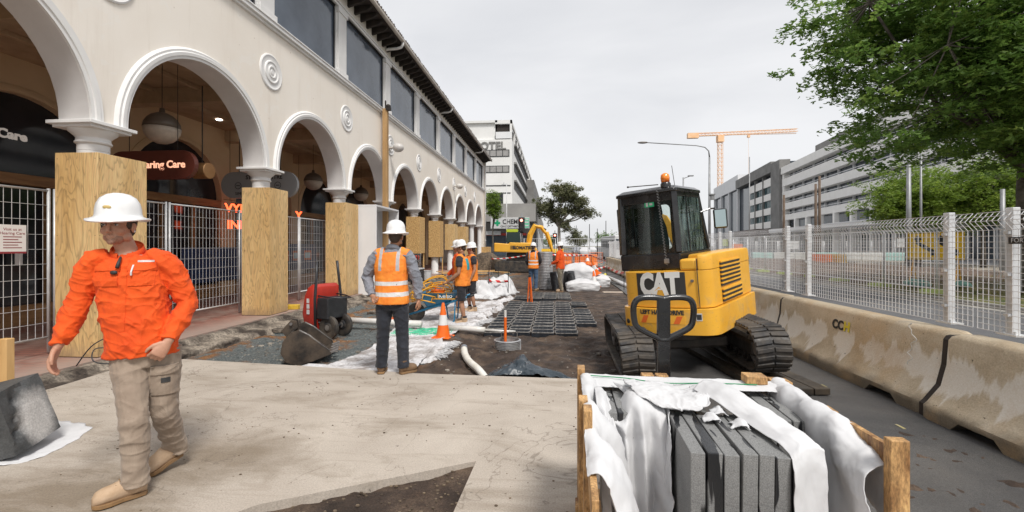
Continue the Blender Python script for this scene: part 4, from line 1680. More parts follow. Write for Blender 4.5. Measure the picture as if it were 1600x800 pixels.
# cab: frame, roof, glass, interior
CX0, CX1, CY0, CYB, CYT = -0.60, 0.24, -0.46, 0.68, 0.44
ZC0, ZC1, ZC2 = 1.243, 1.46, 2.27
m = MB()
m.prism([(CX0, CY0), (CX1, CY0), (CX1, CYB), (CX0, CYB)], ZC0, ZC1, 'z', U)
m.build('cab_base', M_CABK, ex, bevel=0.02, seg=2)
m = MB()
P4 = {'rl': ((CX0 + .03, CY0 + .03), (CX0 + .05, CY0 + .06)), 'rr': ((CX1 - .03, CY0 + .03), (CX1 - .05, CY0 + .06)), 'fl': ((CX0 + .03, CYB - .03), (CX0 + .05, CYT - .02)), 'fr': ((CX1 - .03, CYB - .03), (CX1 - .05, CYT - .02))}
for q, ((xa, ya), (xb, yb)) in P4.items():
    m.bar(U @ V((xa, ya, ZC1)), U @ V((xb, yb, ZC2)), 0.075 if q[0] == 'r' else 0.055, 0.075)
m.bar(U @ V((CX0 + .05, CY0 + .06, ZC2 - .06)), U @ V((CX1 - .05, CY0 + .06, ZC2 - .06)), 0.07, 0.14)
m.bar(U @ V((CX1 - .05, CY0 + .06, ZC2 - .04)), U @ V((CX1 - .05, CYT - .02, ZC2 - .04)), 0.06, 0.08)
m.bar(U @ V((CX0 + .05, CY0 + .06, ZC2 - .04)), U @ V((CX0 + .05, CYT - .02, ZC2 - .04)), 0.06, 0.08)
m.build('cab_frame', M_CABK, ex, bevel=0.012)
m = MB()
rp_ = []
for (x0, x1, y0, y1, z) in ((CX0 - 0.01, CX1 + 0.01, CY0 - 0.02, CYT + 0.03, ZC2 - 0.02), (CX0 - 0.01, CX1 + 0.01, CY0 - 0.02, CYT + 0.03, ZC2 + 0.015), (CX0 + .05, CX1 - .05, CY0 + .05, CYT - .02, ZC2 + 0.06)):
    c = 0.07
    ring = []
    for (ex_, ey_, a0) in ((x1 - c, y1 - c, 0), (x0 + c, y1 - c, 90), (x0 + c, y0 + c, 180), (x1 - c, y0 + c, 270)):
        for i in range(5):
            a = R(a0 + 90 * i / 4)
            ring.append(U @ V((ex_ + c * math.cos(a), ey_ + c * math.sin(a), z)))
    rp_.append(ring)
m.rings(rp_)
m.build('cab_roof', M_CABK, ex, bevel=0.01, auto=40)
m = MB()
m.prism([(CX0 + .06, CY0 + .045), (CX1 - .06, CY0 + .045), (CX1 - .06, CY0 + .051), (CX0 + .06, CY0 + .051)], ZC1, ZC2 - .1, 'z', U)
m.build('rear_window', M_CGLASS, ex)
for nm, xx in (('side_window', CX1 - .035), ('side_window', CX0 + .035)):
    m = MB()
    vs = [U @ V((xx, CY0 + .08, ZC1)), U @ V((xx, CYB - .05, ZC1)), U @ V((xx, CYT - .04, ZC2 - .07)), U @ V((xx, CY0 + .09, ZC2 - .07))]
    of = U.to_3x3() @ V((0.005, 0, 0))
    m._faces(vs + [v_ + of for v_ in vs], [(0, 1, 2, 3), (7, 6, 5, 4), (0, 4, 5, 1), (1, 5, 6, 2), (2, 6, 7, 3), (3, 7, 4, 0)])
    w_ = m.build(nm, M_SGLASS if xx > 0 else M_CGLASS, ex)
    m = MB()
    m.bar(U @ V((xx + .006, -0.04, ZC1)), U @ V((xx + .006, -0.06, ZC2 - .06)), 0.018, 0.022)
    m.build('window_bar', M_CABK, w_)
m = MB()
vs = [U @ V((CX0 + .06, CYB - .03, ZC1)), U @ V((CX1 - .06, CYB - .03, ZC1)), U @ V((CX1 - .07, CYT - .02, ZC2 - .07)), U @ V((CX0 + .07, CYT - .02, ZC2 - .07))]
of = U.to_3x3() @ V((0, 0.005, 0))
m._faces(vs + [v_ + of for v_ in vs], [(0, 1, 2, 3), (7, 6, 5, 4), (0, 4, 5, 1), (1, 5, 6, 2), (2, 6, 7, 3), (3, 7, 4, 0)])
m.build('front_window', M_CGLASS, ex)
# inner rear trim with rounded opening (dark mask round the glass)
m = MB()
outer = [(CX0 + .065, ZC1), (CX1 - .065, ZC1), (CX1 - .065, ZC2 - .13), (CX0 + .065, ZC2 - .13)]
cxm, czm = (CX0 + CX1) / 2, (ZC1 + ZC2 - .13) / 2
hw, hh_, rr = (CX1 - CX0) / 2 - .11, (ZC2 - .13 - ZC1) / 2 - .05, .06
inner = []
for sx_, sz_, a0 in ((1, 1, 0), (-1, 1, 90), (-1, -1, 180), (1, -1, 270)):
    inner += arc(cxm + sx_ * (hw - rr) + (0.0), czm + sz_ * (hh_ - rr) + 0.0, rr, a0, a0 + 90, 5)
m.prism(outer, CY0 + .053, CY0 + .060, 'y', U, holes=[inner])
m.build('window_seal', M_CABK, ex)
M_SEAT = mat('seat_fabric', (0.012, 0.02, 0.022), (0.02, 0.03, 0.032), 0.8, ns=8)
m = MB()
rs = []
for z, hw_, d in ((1.35, .17, .09), (1.6, .19, .08), (1.8, .17, .07), (1.92, .13, .06), (1.96, .12, .05), (2.0, .13, .05), (2.10, .12, .045), (2.15, .08, .03)):
    rs.append([U @ V((-0.22 + hw_ * math.cos(2 * PI * j / 16), -0.12 + d * math.sin(2 * PI * j / 16), z)) for j in range(16)])
m.rings(rs)
m.box(-0.42, -0.02, -0.12, 0.3, 1.28, 1.42, U)
m.build('seat', M_SEAT, ex, smooth=True)
m = MB()
for x in (-0.44, 0.09):
    m.bar(U @ V((x, -0.05, 1.50)), U @ V((x, 0.22, 1.52)), 0.07, 0.09)
    m.tube([U @ V((x, 0.24, 1.52)), U @ V((x, 0.25, 1.72))], 0.018, 8)
m.build('armrest', M_SEAT, ex)
m = MB()
m.cyl(U @ V((0.12, 0.50, 1.72)), U @ V((0.12, 0.50, 2.02)), 0.04, n=12)
m.build('extinguisher', M_REDP, ex)
# beacon, rod, aerial, coil cable, exit sticker, mirror
m = MB(); m.lathe([(0.0001, 0), (0.065, 0), (0.065, 0.05), (0.05, 0.07), (0.0001, 0.07)], c=(0, 0, 0), n=18, mtx=U @ Matrix.Translation((0.10, -0.40, ZC2 + .035)))
bc = m.build('beacon', M_CABK, ex, auto=40)
m = MB(); m.lathe([(0.052, 0.07), (0.058, 0.13), (0.05, 0.17), (0.02, 0.19), (0.0001, 0.19)], n=18, mtx=U @ Matrix.Translation((0.10, -0.40, ZC2 + .035)))
m.build('beacon_lens', mat('amber_lens', (0.95, 0.28, 0.02), (0.75, 0.14, 0.01), 0.15, ns=12, coat=0.8), bc, smooth=True)
m = MB(); m.tube([U @ V((-0.0, -0.40, ZC2 + .09)), U @ V((-0.42, -0.42, ZC2 + .12))], 0.007, 6); m.ell(U @ V((-0.42, -0.42, ZC2 + .12)), (0.015, .015, .015), 8, 5)
m.build('side_rod', M_STEELD, ex)
m = MB(); m.tube([U @ V((0.18, -0.30, ZC2 + .03)), U @ V((0.16, -0.30, ZC2 + .32))], 0.004, 5)
m.build('aerial', M_STEELD, ex)
pts = []
for i in range(190):
    t_ = i / 189
    a = t_ * 2 * PI * 26
    pts.append(U @ V((0.02 + 0.05 * t_ + 0.012 * math.cos(a), CY0 - 0.035 + 0.012 * math.sin(a), ZC2 + 0.02 - 0.98 * t_)))
m = MB(); m.tube(pts, 0.0045, 5)
m.build('coil_cable', mat('cable_grey', (0.12, 0.12, 0.12), None, 0.4), ex, smooth=True)
m = MB(); m.box(0.04, 0.10, CY0 - 0.05, CY0 - 0.01, ZC1 - 0.13, ZC1 - 0.07, U)
m.build('cable_clip', M_HUB, ex, bevel=0.006)
m = MB(); m.box(-0.20, -0.07, CY0 + 0.036, CY0 + 0.042, 2.08, 2.15, U)
st_ = m.build('exit_sticker', mat('exit_green', (0.02, 0.45, 0.20), None, 0.5), ex)
m = MB(); m.box(-0.18, -0.15, CY0 + 0.032, CY0 + 0.035, 2.09, 2.14, U); m.box(-0.13, -0.09, CY0 + 0.032, CY0 + 0.035, 2.10, 2.13, U)
m.build('sticker_print', M_WHP, st_)
m = MB()
m.tube([U @ V((CX1 - .02, CYT, 1.98)), U @ V((CX1 + .08, CYT + .10, 2.02)), U @ V((CX1 + .14, CYT + .12, 2.02))], 0.013, 6)
mr = m.build('mirror_arm', M_CABK, ex)
MM = U @ Matrix.Translation((CX1 + .20, CYT + .13, 1.87)) @ Matrix.Rotation(R(20), 4, 'Z')
m = MB(); m.box(-.09, .09, -.03, .03, -.14, .14, MM)
hs_ = m.build('mirror', M_CABK, ex, bevel=0.04, seg=3)
m = MB(); m.box(-.07, .07, -.036, -.031, -.12, .12, MM)
m.build('mirror_glass', mat('mirror_glass', (0.5, 0.6, 0.6), None, 0.04, 1.0), hs_, bevel=0.002)
# hoses and hand rail in front of the base
m = MB(); m.tube([U @ V((CX0 + .01, CY0 + .1, 1.5)), U @ V((CX0 - .05, CY0 + .12, 1.52)), U @ V((CX0 - .05, CY0 + .12, 2.1)), U @ V((CX0 + .01, CY0 + .1, 2.12))], 0.012, 6)
m.build('grab_rail', M_CABK, ex)

# slewing ring, undercarriage
m = MB()
m.lathe([(0.0001, .33), (0.42, .33), (0.42, .44), (0.0001, .44)], n=32)
m.build('slewing_ring', M_STEELD, ex)
m = MB()
m.box(-0.50, 0.50, -0.34, 0.34, 0.20, 0.335)
for sx_ in (-1, 1):
    m.box(sx_ * 0.70 - 0.08, sx_ * 0.70 + 0.08, -0.72, 0.72, 0.16, 0.34)
m.build('undercarriage', M_STEELD, ex, bevel=0.03)
TR, TL, TW = 0.245, 0.78, 0.40


def track(sx_):
    cx_ = sx_ * 0.75
    # belt path
    path = []
    for i in range(13): path.append((TL + TR * math.sin(PI * i / 12) , TR + 0.02 + TR * math.cos(PI * i / 12)))
    for i in range(13): path.append((-TL - TR * math.sin(PI * i / 12), TR + 0.02 - TR * math.cos(PI * i / 12)))
    # resample
    full = path + [path[0]]
    L = [0]
    for i in range(len(full) - 1): L.append(L[-1] + math.hypot(full[i + 1][0] - full[i][0], full[i + 1][1] - full[i][1]))
    def at(s_):
        s_ %= L[-1]
        for i in range(len(full) - 1):
            if L[i + 1] >= s_:
                t_ = (s_ - L[i]) / max(L[i + 1] - L[i], 1e-9)
                return (full[i][0] + (full[i + 1][0] - full[i][0]) * t_, full[i][1] + (full[i + 1][1] - full[i][1]) * t_)
    N = 110
    m = MB()
    rs = []
    for i in range(N):
        y, z = at(L[-1] * i / N)
        y2, z2 = at(L[-1] * (i + 0.5) / N)
        dy, dz = y2 - y, z2 - z
        l = math.hypot(dy, dz)
        ny, nz = dz / l, -dy / l        # outward
        if (y * 0 + (z - TR)) * nz + y * ny < 0: ny, nz = -ny, -nz
        ring = []
        for a, b in ((-TW / 2, 0.0), (-TW / 2 + .02, -.022), (TW / 2 - .02, -.022), (TW / 2, 0.0), (TW / 2 - .012, .012), (-TW / 2 + .012, .012)):
            ring.append(V((cx_ + a, y + ny * b, z + nz * b)))
        rs.append(ring)
    m.rings(rs, cap=False, closed=True)
    NL = 56
    for i in range(NL):
        y, z = at(L[-1] * i / NL)
        y2, z2 = at(L[-1] * i / NL + 0.01)
        dy, dz = (y2 - y) * 100, (z2 - z) * 100
        l = math.hypot(dy, dz); dy /= l; dz /= l
        ny, nz = dz, -dy
        if (z - TR) * nz + y * ny < 0: ny, nz = -ny, -nz
        M_ = Matrix(((1, 0, 0, cx_), (0, dy, ny, y + ny * .012), (0, dz, nz, z + nz * .012), (0, 0, 0, 1)))
        for (xa, xb, sk) in ((-TW / 2 + .012, -.006, .010), (.006, TW / 2 - .012, -.010)):
            vs = []
            for h, sh in ((0.0, .027), (0.020, .022)):
                for xx_, kk in ((xa, -sk), (xb, sk)):
                    vs += [M_ @ V((xx_, -sh + kk, h)), M_ @ V((xx_, sh + kk, h))]
            m._faces(vs, [(0, 2, 3, 1), (4, 5, 7, 6), (0, 1, 5, 4), (2, 6, 7, 3), (0, 4, 6, 2), (1, 3, 7, 5)])
    t_ = m.build('track', M_RUB, ex, bevel=0.004, seg=1)
    for y, r_ in ((-TL, TR - 0.03), (TL, TR - 0.03), (-.42, .10), (-.14, .10), (.14, .10), (.42, .10)):
        m = MB()
        z = TR + 0.02 if r_ > .15 else .135
        m.lathe([(0.0001, -.11), (r_ * .35, -.11), (r_ * .4, -.07), (r_ * .8, -.06), (r_ * .86, -.10), (r_, -.10), (r_, .10), (r_ * .86, .10), (r_ * .8, .06), (r_ * .4, .07), (r_ * .35, .11), (0.0001, .11)], n=24, mtx=Matrix.Translation((cx_, y, z)) @ Matrix.Rotation(R(90), 4, 'Y'))
        m.build('road_wheel', M_HUB if r_ > .15 else M_STEELD, t_, auto=35)


track(-1)
track(1)
# blade at the front, boom swung to the left and arm resting in front of the cab
m = MB()
m.box(-0.80, 0.80, 1.18, 1.23, 0.04, 0.40)
for x in (-.3, .3): m.bar((x, 0.3, .22), (x, 1.2, .22), 0.1, .08)
m.build('blade', M_CABK, ex, bevel=0.01)
bx = [(-0.05, 0.80, 0.75), (-0.35, 1.25, 1.35), (-0.78, 1.62, 1.92), (-1.05, 1.95, 2.02), (-1.35, 2.30, 1.85)]
m = MB()
m.tube([U @ V(p_) for p_ in bx], [(.10, .14), (.10, .15), (.10, .16), (.09, .13), (.08, .10)], 4)
m.build('boom', M_YEL, ex, bevel=0.015)
m = MB()
m.tube([U @ V((-1.30, 2.28, 2.02)), U @ V((-1.55, 2.45, 1.2)), U @ V((-1.62, 2.52, 0.55))], [.09, .08, .06], 4)
m.build('dipper_arm', M_YEL, ex, bevel=0.012)
m = MB()
m.tube([U @ V((-0.15, 1.05, 0.8)), U @ V((-0.8, 1.85, 1.6))], 0.045, 10)
m.build('boom_ram', M_HUB, ex, smooth=True)
m = MB(); m.box(-0.25, 0.15, 0.62, 0.95, 0.45, 0.95, U)
m.build('swing_post', M_STEELD, ex, bevel=0.03)
m = MB(); m.box(-1.95, -1.35, 2.3, 2.7, 0.12, 0.5, U)
m.build('bucket', M_STEELD, ex, bevel=0.06, seg=3)

# mat boards wedged under the right track
for i, (x, y, rz) in enumerate(((2.62, 5.35, 5), (2.35, 6.2, 93))):
    pass
t = thing('timber_mat', 'dark wet timber mat under the right track of the excavator', 'board', (2.42, 6.25, -0.035), R(7))
m = MB()
for i in range(4):
    m.box(-.36 + i * .18, -.19 + i * .18, -1.25, 1.25, 0.0, 0.07)
m.build('boards', mat('wet_dark_timber', (0.02, 0.017, 0.014), (0.06, 0.045, 0.03), 0.45, ns=4, rvar=.15), t, bevel=0.008)
# ============================================================ PEOPLE
from mathutils.bvhtree import BVHTree
M_SKIN = mat('skin', (0.40, 0.20, 0.13), (0.50, 0.275, 0.185), 0.5, ns=6, spec=0.4)
M_SKIN2 = mat('tanned_skin', (0.33, 0.165, 0.095), (0.42, 0.22, 0.14), 0.5, ns=6, spec=0.4)
M_HAIR = mat('dark_hair', (0.035, 0.022, 0.015), (0.06, 0.04, 0.028), 0.7, ns=40)
M_HAT = mat('hard_hat_white', (0.74, 0.745, 0.75), (0.80, 0.80, 0.80), 0.32, ns=2, coat=0.3)
M_SOLE = mat('boot_sole', (0.30, 0.17, 0.07), (0.2, 0.12, 0.06), 0.7, ns=6)
M_BOOT = mat('tan_suede', (0.40, 0.27, 0.165), (0.52, 0.38, 0.26), 0.85, ns=9, bs=40, bst=0.2)
M_BOOT2 = mat('brown_leather', (0.11, 0.06, 0.03), (0.18, 0.11, 0.06), 0.55, ns=7)


def m_cloth(name, a, b, rough=0.85, ws=9, bst=0.5, bd=0.02, sheen=0.15):
    k = NT(name)
    v = k.co((1, 1, 0.55))
    k.set('Base Color', k.ramp(k.noise(5, 5, 0.6, 0.3, v), [(0.35, a), (0.65, b)]))
    k.set('Roughness', rough)
    k.set('Sheen Weight', sheen)
    b1 = k.bump(k.noise(260, 2, 0.5, 0, k.co()), 0.12, 0.002)
    k.bump(k.noise(ws, 5, 0.55, 1.2, v), bst, bd, b1)
    return k.m


M_ORSHIRT = m_cloth('orange_work_shirt', (0.66, 0.064, 0.003), (0.77, 0.092, 0.004), ws=8, bst=0.5, sheen=0.03)
M_KHAKI = m_cloth('khaki_trousers', (0.235, 0.175, 0.13), (0.33, 0.26, 0.20), ws=9, bst=0.7)
M_NAVY = m_cloth('navy_trousers', (0.010, 0.012, 0.019), (0.020, 0.023, 0.033), ws=8, bst=0.5)
M_GREYSH = m_cloth('grey_shirt', (0.17, 0.18, 0.21), (0.25, 0.26, 0.30), ws=11, bst=0.6)
M_NAVYSH = m_cloth('dark_shirt', (0.012, 0.012, 0.016), (0.025, 0.025, 0.032))
M_JEAN = m_cloth('blue_jeans', (0.035, 0.07, 0.13), (0.07, 0.12, 0.20))
M_CAMO = m_cloth('camouflage_trousers', (0.10, 0.085, 0.06), (0.32, 0.27, 0.2))


def m_vest(name, bands, straps=(0.07, 0.115), zs=9.0, cy=None):
    """orange vest with reflective bands at the object heights in bands"""
    k = NT(name)
    v = k.co()
    s = k.sep(v)
    oc = k.ramp(k.noise(6, 4, 0.6, 0.3, v), [(0.35, (0.82, 0.20, 0.02)), (0.65, (0.92, 0.30, 0.035))])
    # slightly sagging bands
    z = k.math('ADD', s[2], k.math('MULTIPLY', k.math('SUBTRACT', k.noise(4, 3, 0.5, 0, v), 0.5), 0.035))
    f = None
    for lo, hi in bands:
        b_ = k.band(z, lo, hi)
        f = b_ if f is None else k.math('MAXIMUM', f, b_)
    ax = k.math('ABSOLUTE', k.math('SUBTRACT', s[0], cy or 0.0))
    st = k.math('MULTIPLY', k.band(ax, straps[0], straps[1]), k.math('GREATER_THAN', s[2], zs))
    c = k.mix(f, oc, (0.66, 0.66, 0.66))
    c = k.mix(st, c, (0.42, 0.41, 0.42))
    k.set('Base Color', c)
    k.set('Roughness', 0.7)
    k.bump(k.noise(9, 5, 0.55, 1.2, k.co((1, 1, 0.6))), 0.55, 0.02)
    return k.m


def basis(d, hint):
    d = V(d).normalized()
    n = V(hint)
    n = (n - d * n.dot(d)).normalized()
    return d, n, d.cross(n)


def add_hand(mb, W, D, N, thumb, curl=0.5, s=1.0):
    """W wrist, D hand direction, N palm-facing normal, thumb +1/-1 side along D x N"""
    D, N, A = basis(D, N)
    W = V(W)
    mb.tube([W - D * .03 * s, W, W + D * .03 * s, W + D * .065 * s, W + D * .088 * s],
            [(.024 * s, .021 * s), (.026 * s, .020 * s), (.036 * s, .017 * s), (.041 * s, .015 * s), (.038 * s, .012 * s)], 12) if False else None
    rs = []
    for t, a, b in ((-.03, .025, .021), (0, .026, .019), (.03, .036, .018), (.06, .041, .016), (.085, .040, .013), (.092, .034, .009)):
        rs.append([W + D * t * s + A * a * s * math.cos(2 * PI * j / 14) + N * b * s * math.sin(2 * PI * j / 14) for j in range(14)])
    mb.rings(rs)
    for i, (off, l) in enumerate(((-.031, .80), (-.0105, .95), (.0105, 1.0), (.031, .92))):
        off *= -thumb * -1 if True else 1
        base = W + D * .078 * s + A * off * s
        a = 0.15
        pts = [W + D * .05 * s + A * off * .9 * s, base]
        p = base
        for seg, ln in enumerate((.042, .028, .022)):
            a += curl * (0.55, 0.85, 0.7)[seg]
            p = p + (D * math.cos(a) + N * math.sin(a) + A * off * (0.9 if seg == 0 else 0)) * ln * l * s
            pts.append(p)
        mb.tube(pts, [.010 * s, .0105 * s, .0095 * s, .0085 * s, .0065 * s], 8)
    b = W + D * .018 * s + A * thumb * .024 * s
    p1 = b + (D * .75 + A * thumb * .65 + N * .25).normalized() * .038 * s
    p2 = p1 + (D * .9 + A * thumb * .25 + N * .35).normalized() * .032 * s
    p3 = p2 + (D * .95 + N * .45 - A * thumb * .1).normalized() * .022 * s
    mb.tube([b - D * .01 * s, b, p1, p2, p3], [.013 * s, .015 * s, .0125 * s, .0105 * s, .007 * s], 8)


def head_matrix(c, yaw, pitch=0, roll=0, s=1.0):
    return Matrix.Translation(c) @ Matrix.Rotation(yaw, 4, 'Z') @ Matrix.Rotation(pitch, 4, 'X') @ Matrix.Rotation(roll, 4, 'Y') @ Matrix.Scale(s, 4)


def add_head(mb, H):
    def E(c, r):
        mb.ell(H @ V(c), r, 18, 12, H.to_3x3())
    def T(p, r):
        mb.tube([H @ V(q) for q in p], r, 8)
    E((0, .018, .035), (.076, .094, .088))
    E((0, -.012, -.02), (.063, .076, .085))
    E((0, -.035, -.068), (.048, .052, .040))
    E((0, -.080, -.092), (.020, .016, .018))
    for s in (-1, 1):
        E((s * .036, -.056, -.028), (.026, .028, .026))
        E((s * .052, -.005, -.068), (.016, .040, .026))
        T([(s * .010, -.088, .030), (s * .030, -.088, .034), (s * .050, -.072, .026)], [.010, .011, .009])
        E((s * .078, .005, -.010), (.010, .020, .031))
        E((s * .082, .012, .000), (.010, .016, .020))
        E((s * .010, -.098, -.034), (.008, .009, .008))
    T([(0, -.088, .026), (0, -.098, .004), (0, -.110, -.022), (0, -.112, -.034)], [.008, .009, .011, .010])
    T([(-.022, -.080, -.060), (-.010, -.091, -.056), (0, -.090, -.058), (.010, -.091, -.056), (.022, -.080, -.060)], [.003, .0058, .0052, .0058, .003])
    T([(-.020, -.080, -.066), (0, -.091, -.068), (.020, -.080, -.066)], [.003, .0068, .003])


def ring_at(c, a, hw, hd, n=20):
    c = V(c)
    u = V((math.cos(a), math.sin(a), 0))
    v = V((-math.sin(a), math.cos(a), 0))
    out = []
    for j in range(n):
        t = 2 * PI * j / n
        ct, st = math.cos(t), math.sin(t)
        # squarish ellipse
        e = 0.82
        out.append(c + u * hw * math.copysign(abs(ct) ** e, ct) + v * hd * math.copysign(abs(st) ** e, st))
    return out


def lerp(a, b, t):
    return V(a) * (1 - t) + V(b) * t


def surf_patch(name, me, parent, o, right, up, w, h, d, off, mm, n=8, th=0.004, shape=None):
    """cloth patch lying on a mesh: rays along d find the skin"""
    bvh = BVHTree.FromPolygons([v.co for v in me.vertices], [p.vertices for p in me.polygons])
    o, right, up, d = V(o), V(right).normalized(), V(up).normalized(), V(d).normalized()
    mb = MB()
    pts = {}
    fb = None
    top = []
    for i in range(n + 1):
        row = []
        for j in range(n + 1):
            u, v = i / n - .5, j / n - .5
            if shape: u, v = shape(u, v)
            p = o + right * u * w + up * v * h - d * 0.5
            hit = bvh.ray_cast(p, d, 1.2)
            q = hit[0] if hit[0] is not None else (fb if fb is not None else o)
            fb = q
            row.append(q - d * off)
        top.append(row)
    gv = [[mb.bm.verts.new(q) for q in r] for r in top]
    gb = [[mb.bm.verts.new(q + d * th) for q in r] for r in top]
    for i in range(n):
        for j in range(n):
            mb.bm.faces.new((gv[i][j], gv[i + 1][j], gv[i + 1][j + 1], gv[i][j + 1]))
    for k in range(n):
        for a, b in (((k, 0), (k + 1, 0)), ((n, k), (n, k + 1)), ((k + 1, n), (k, n)), ((0, k + 1), (0, k))):
            mb.bm.faces.new((gv[a[0]][a[1]], gb[a[0]][a[1]], gb[b[0]][b[1]], gv[b[0]][b[1]]))
    return mb.build(name, mm, parent, smooth=False)


def hardhat(parent, H, r=0.125, brim=0.165, h=0.15, front=0.03, rim=True, decal=True):
    """lathe dome with ridges and brim, in the head frame"""
    m = MB()
    rs = []
    n = 40
    prof_ = [(brim - .006, -.012), (brim, -.006), (brim - .002, .0), (r + .02, .008), (r + .004, .016), (r, .03), (r * .985, .06), (r * .92, .095), (r * .76, .127), (r * .5, .148), (r * .2, .157), (.001, .158)]
    for r_, z in prof_:
        ring = []
        for j in range(n):
            a = 2 * PI * j / n
            k = 1.0
            if r_ > r + .01:
                k += front * 2.2 * max(0, -math.sin(a)) ** 3
            zz = z * h / .15
            ridge = 0
            if .03 < z < .158:
                for a0 in (90, 90 - 28, 90 + 28, 270, 270 - 28, 270 + 28):
                    dd = (a - R(a0) + PI) % (2 * PI) - PI
                    ridge += .005 * math.exp(-(dd / .10) ** 2)
            if r_ > r + .02: zz += -.008 * abs(math.sin(a)) + .008 * math.cos(a) ** 2
            rr = r_ * k + ridge
            ring.append(H @ V((rr * math.cos(a) * .92, rr * math.sin(a) * 1.04 + .01, zz + .035)))
        rs.append(ring)
    # underside shell
    for r_, z in reversed([(r - .008, .02), (r - .012, .06), (r * .8, .12), (.001, .14)]):
        pass
    m.rings(rs, cap=True)
    o = m.build('hard_hat', M_HAT, parent, auto=50)
    if decal:
        d = MB()
        d.ell(H @ V((0, -(r * 1.04) + .012, .035 + .07 * h / .15)), (.022, .006, .012), 12, 6, H.to_3x3())
        d.build('hat_emblem', mat('hat_emblem_green', (0.05, 0.3, 0.15), None, 0.5) if decal == 'green' else mat('hat_emblem_gold', (0.55, 0.4, 0.15), None, 0.5), o, smooth=True)
    return o


def boot(parent, an, heel, toe, mm, sole=M_SOLE, s=1.0, vox=0.007):
    an, heel, toe = V(an), V(heel), V(toe)
    d = (toe - heel)
    L = d.length
    d.normalize()
    up = V((0, 0, 1))
    up = (up - d * up.dot(d)).normalized()
    side = d.cross(up)
    mb = MB()
    rs = []
    for t, hw, hh in ((-.03, .030, .040), (.03, .040, .052), (.25, .043, .056), (.45, .043, .054), (.65, .049, .046), (.85, .050, .042), (.98, .040, .036), (1.05, .022, .022)):
        c = heel + d * L * t + up * (hh * .95 + .018)
        rs.append([c + side * hw * math.cos(2 * PI * j / 14) * s + up * hh * math.sin(2 * PI * j / 14) * s for j in range(14)])
    mb.rings(rs)
    mb.tube([heel + d * L * .17 + up * .05, lerp(heel + d * L * .2 + up * .05, an, .6), an + V((0, 0, .06))], [.050 * s, .056 * s, .058 * s], 12)
    me = remesh(mb, vox, 3)
    b = mesh_obj('boot', me, mm, parent)
    m = MB()
    pl_ = []
    for t, hw in ((-.04, .022), (.0, .036), (.2, .040), (.45, .036), (.7, .048), (.9, .045), (1.0, .030), (1.05, .012)):
        pl_.append((t, hw))
    lo, hi = [], []
    loop = [(t, hw) for t, hw in pl_] + [(t, -hw) for t, hw in reversed(pl_)]
    r1 = [heel + d * L * t + side * hw * s for t, hw in loop]
    r2 = [p + up * .026 for p in r1]
    m.rings([r1, r2])
    m.build('sole', sole, b, bevel=0.004)
    return b


def wrinkle(seed, amp=0.008, sc=7.0):
    def f(co, n):
        a = mn.noise(V((co.x * sc + seed, co.y * sc, co.z * sc * 1.6)))
        b = mn.noise(V((co.x * sc * 2.3, co.y * sc * 2.3 + seed, co.z * sc * 4.0)))
        return amp * (1 - abs(a) * 2.4) * 0.6 + amp * 0.45 * b
    return f


def creases(amp=.010, d=(1, .3, .8), sc=9.0, seed=0.0):
    d = V(d).normalized()
    e = d.cross(V((0, 1, .2))).normalized()
    f_ = d.cross(e)
    def f(co, n):
        q = V((co.dot(d) * sc * .28 + seed, co.dot(e) * sc, co.dot(f_) * sc * .8))
        w = mn.noise(q + V((mn.noise(co * 3), 0, 0)) * 1.5)
        return amp * ((max(0, 1 - abs(w) * 3.2)) ** 2 - .25)
    return f


def sleeve_wr(P, Q, amp=0.007, k=34.0, seed=0):
    """ring-like folds along a limb between P and Q"""
    P, Q = V(P), V(Q)
    d = (Q - P)
    L = d.length
    d.normalize()
    def f(co, n):
        t = (co - P).dot(d)
        r = (co - P - d * t).length
        if t < -.03 or t > L + .04 or r > .16: return 0
        e = min(1, max(0, t / L)) * 0.7 + 0.3
        w_ = mn.noise(V((co.x * 7 + seed, co.y * 7, co.z * 4)))
        g_ = max(0, mn.noise(V((co.x * 5, co.y * 5 + seed, co.z * 9))) + .25)
        return amp * e * g_ * math.sin(k * t * 1.5 + w_ * 9 + co.x * 25 - co.y * 12)
    return f


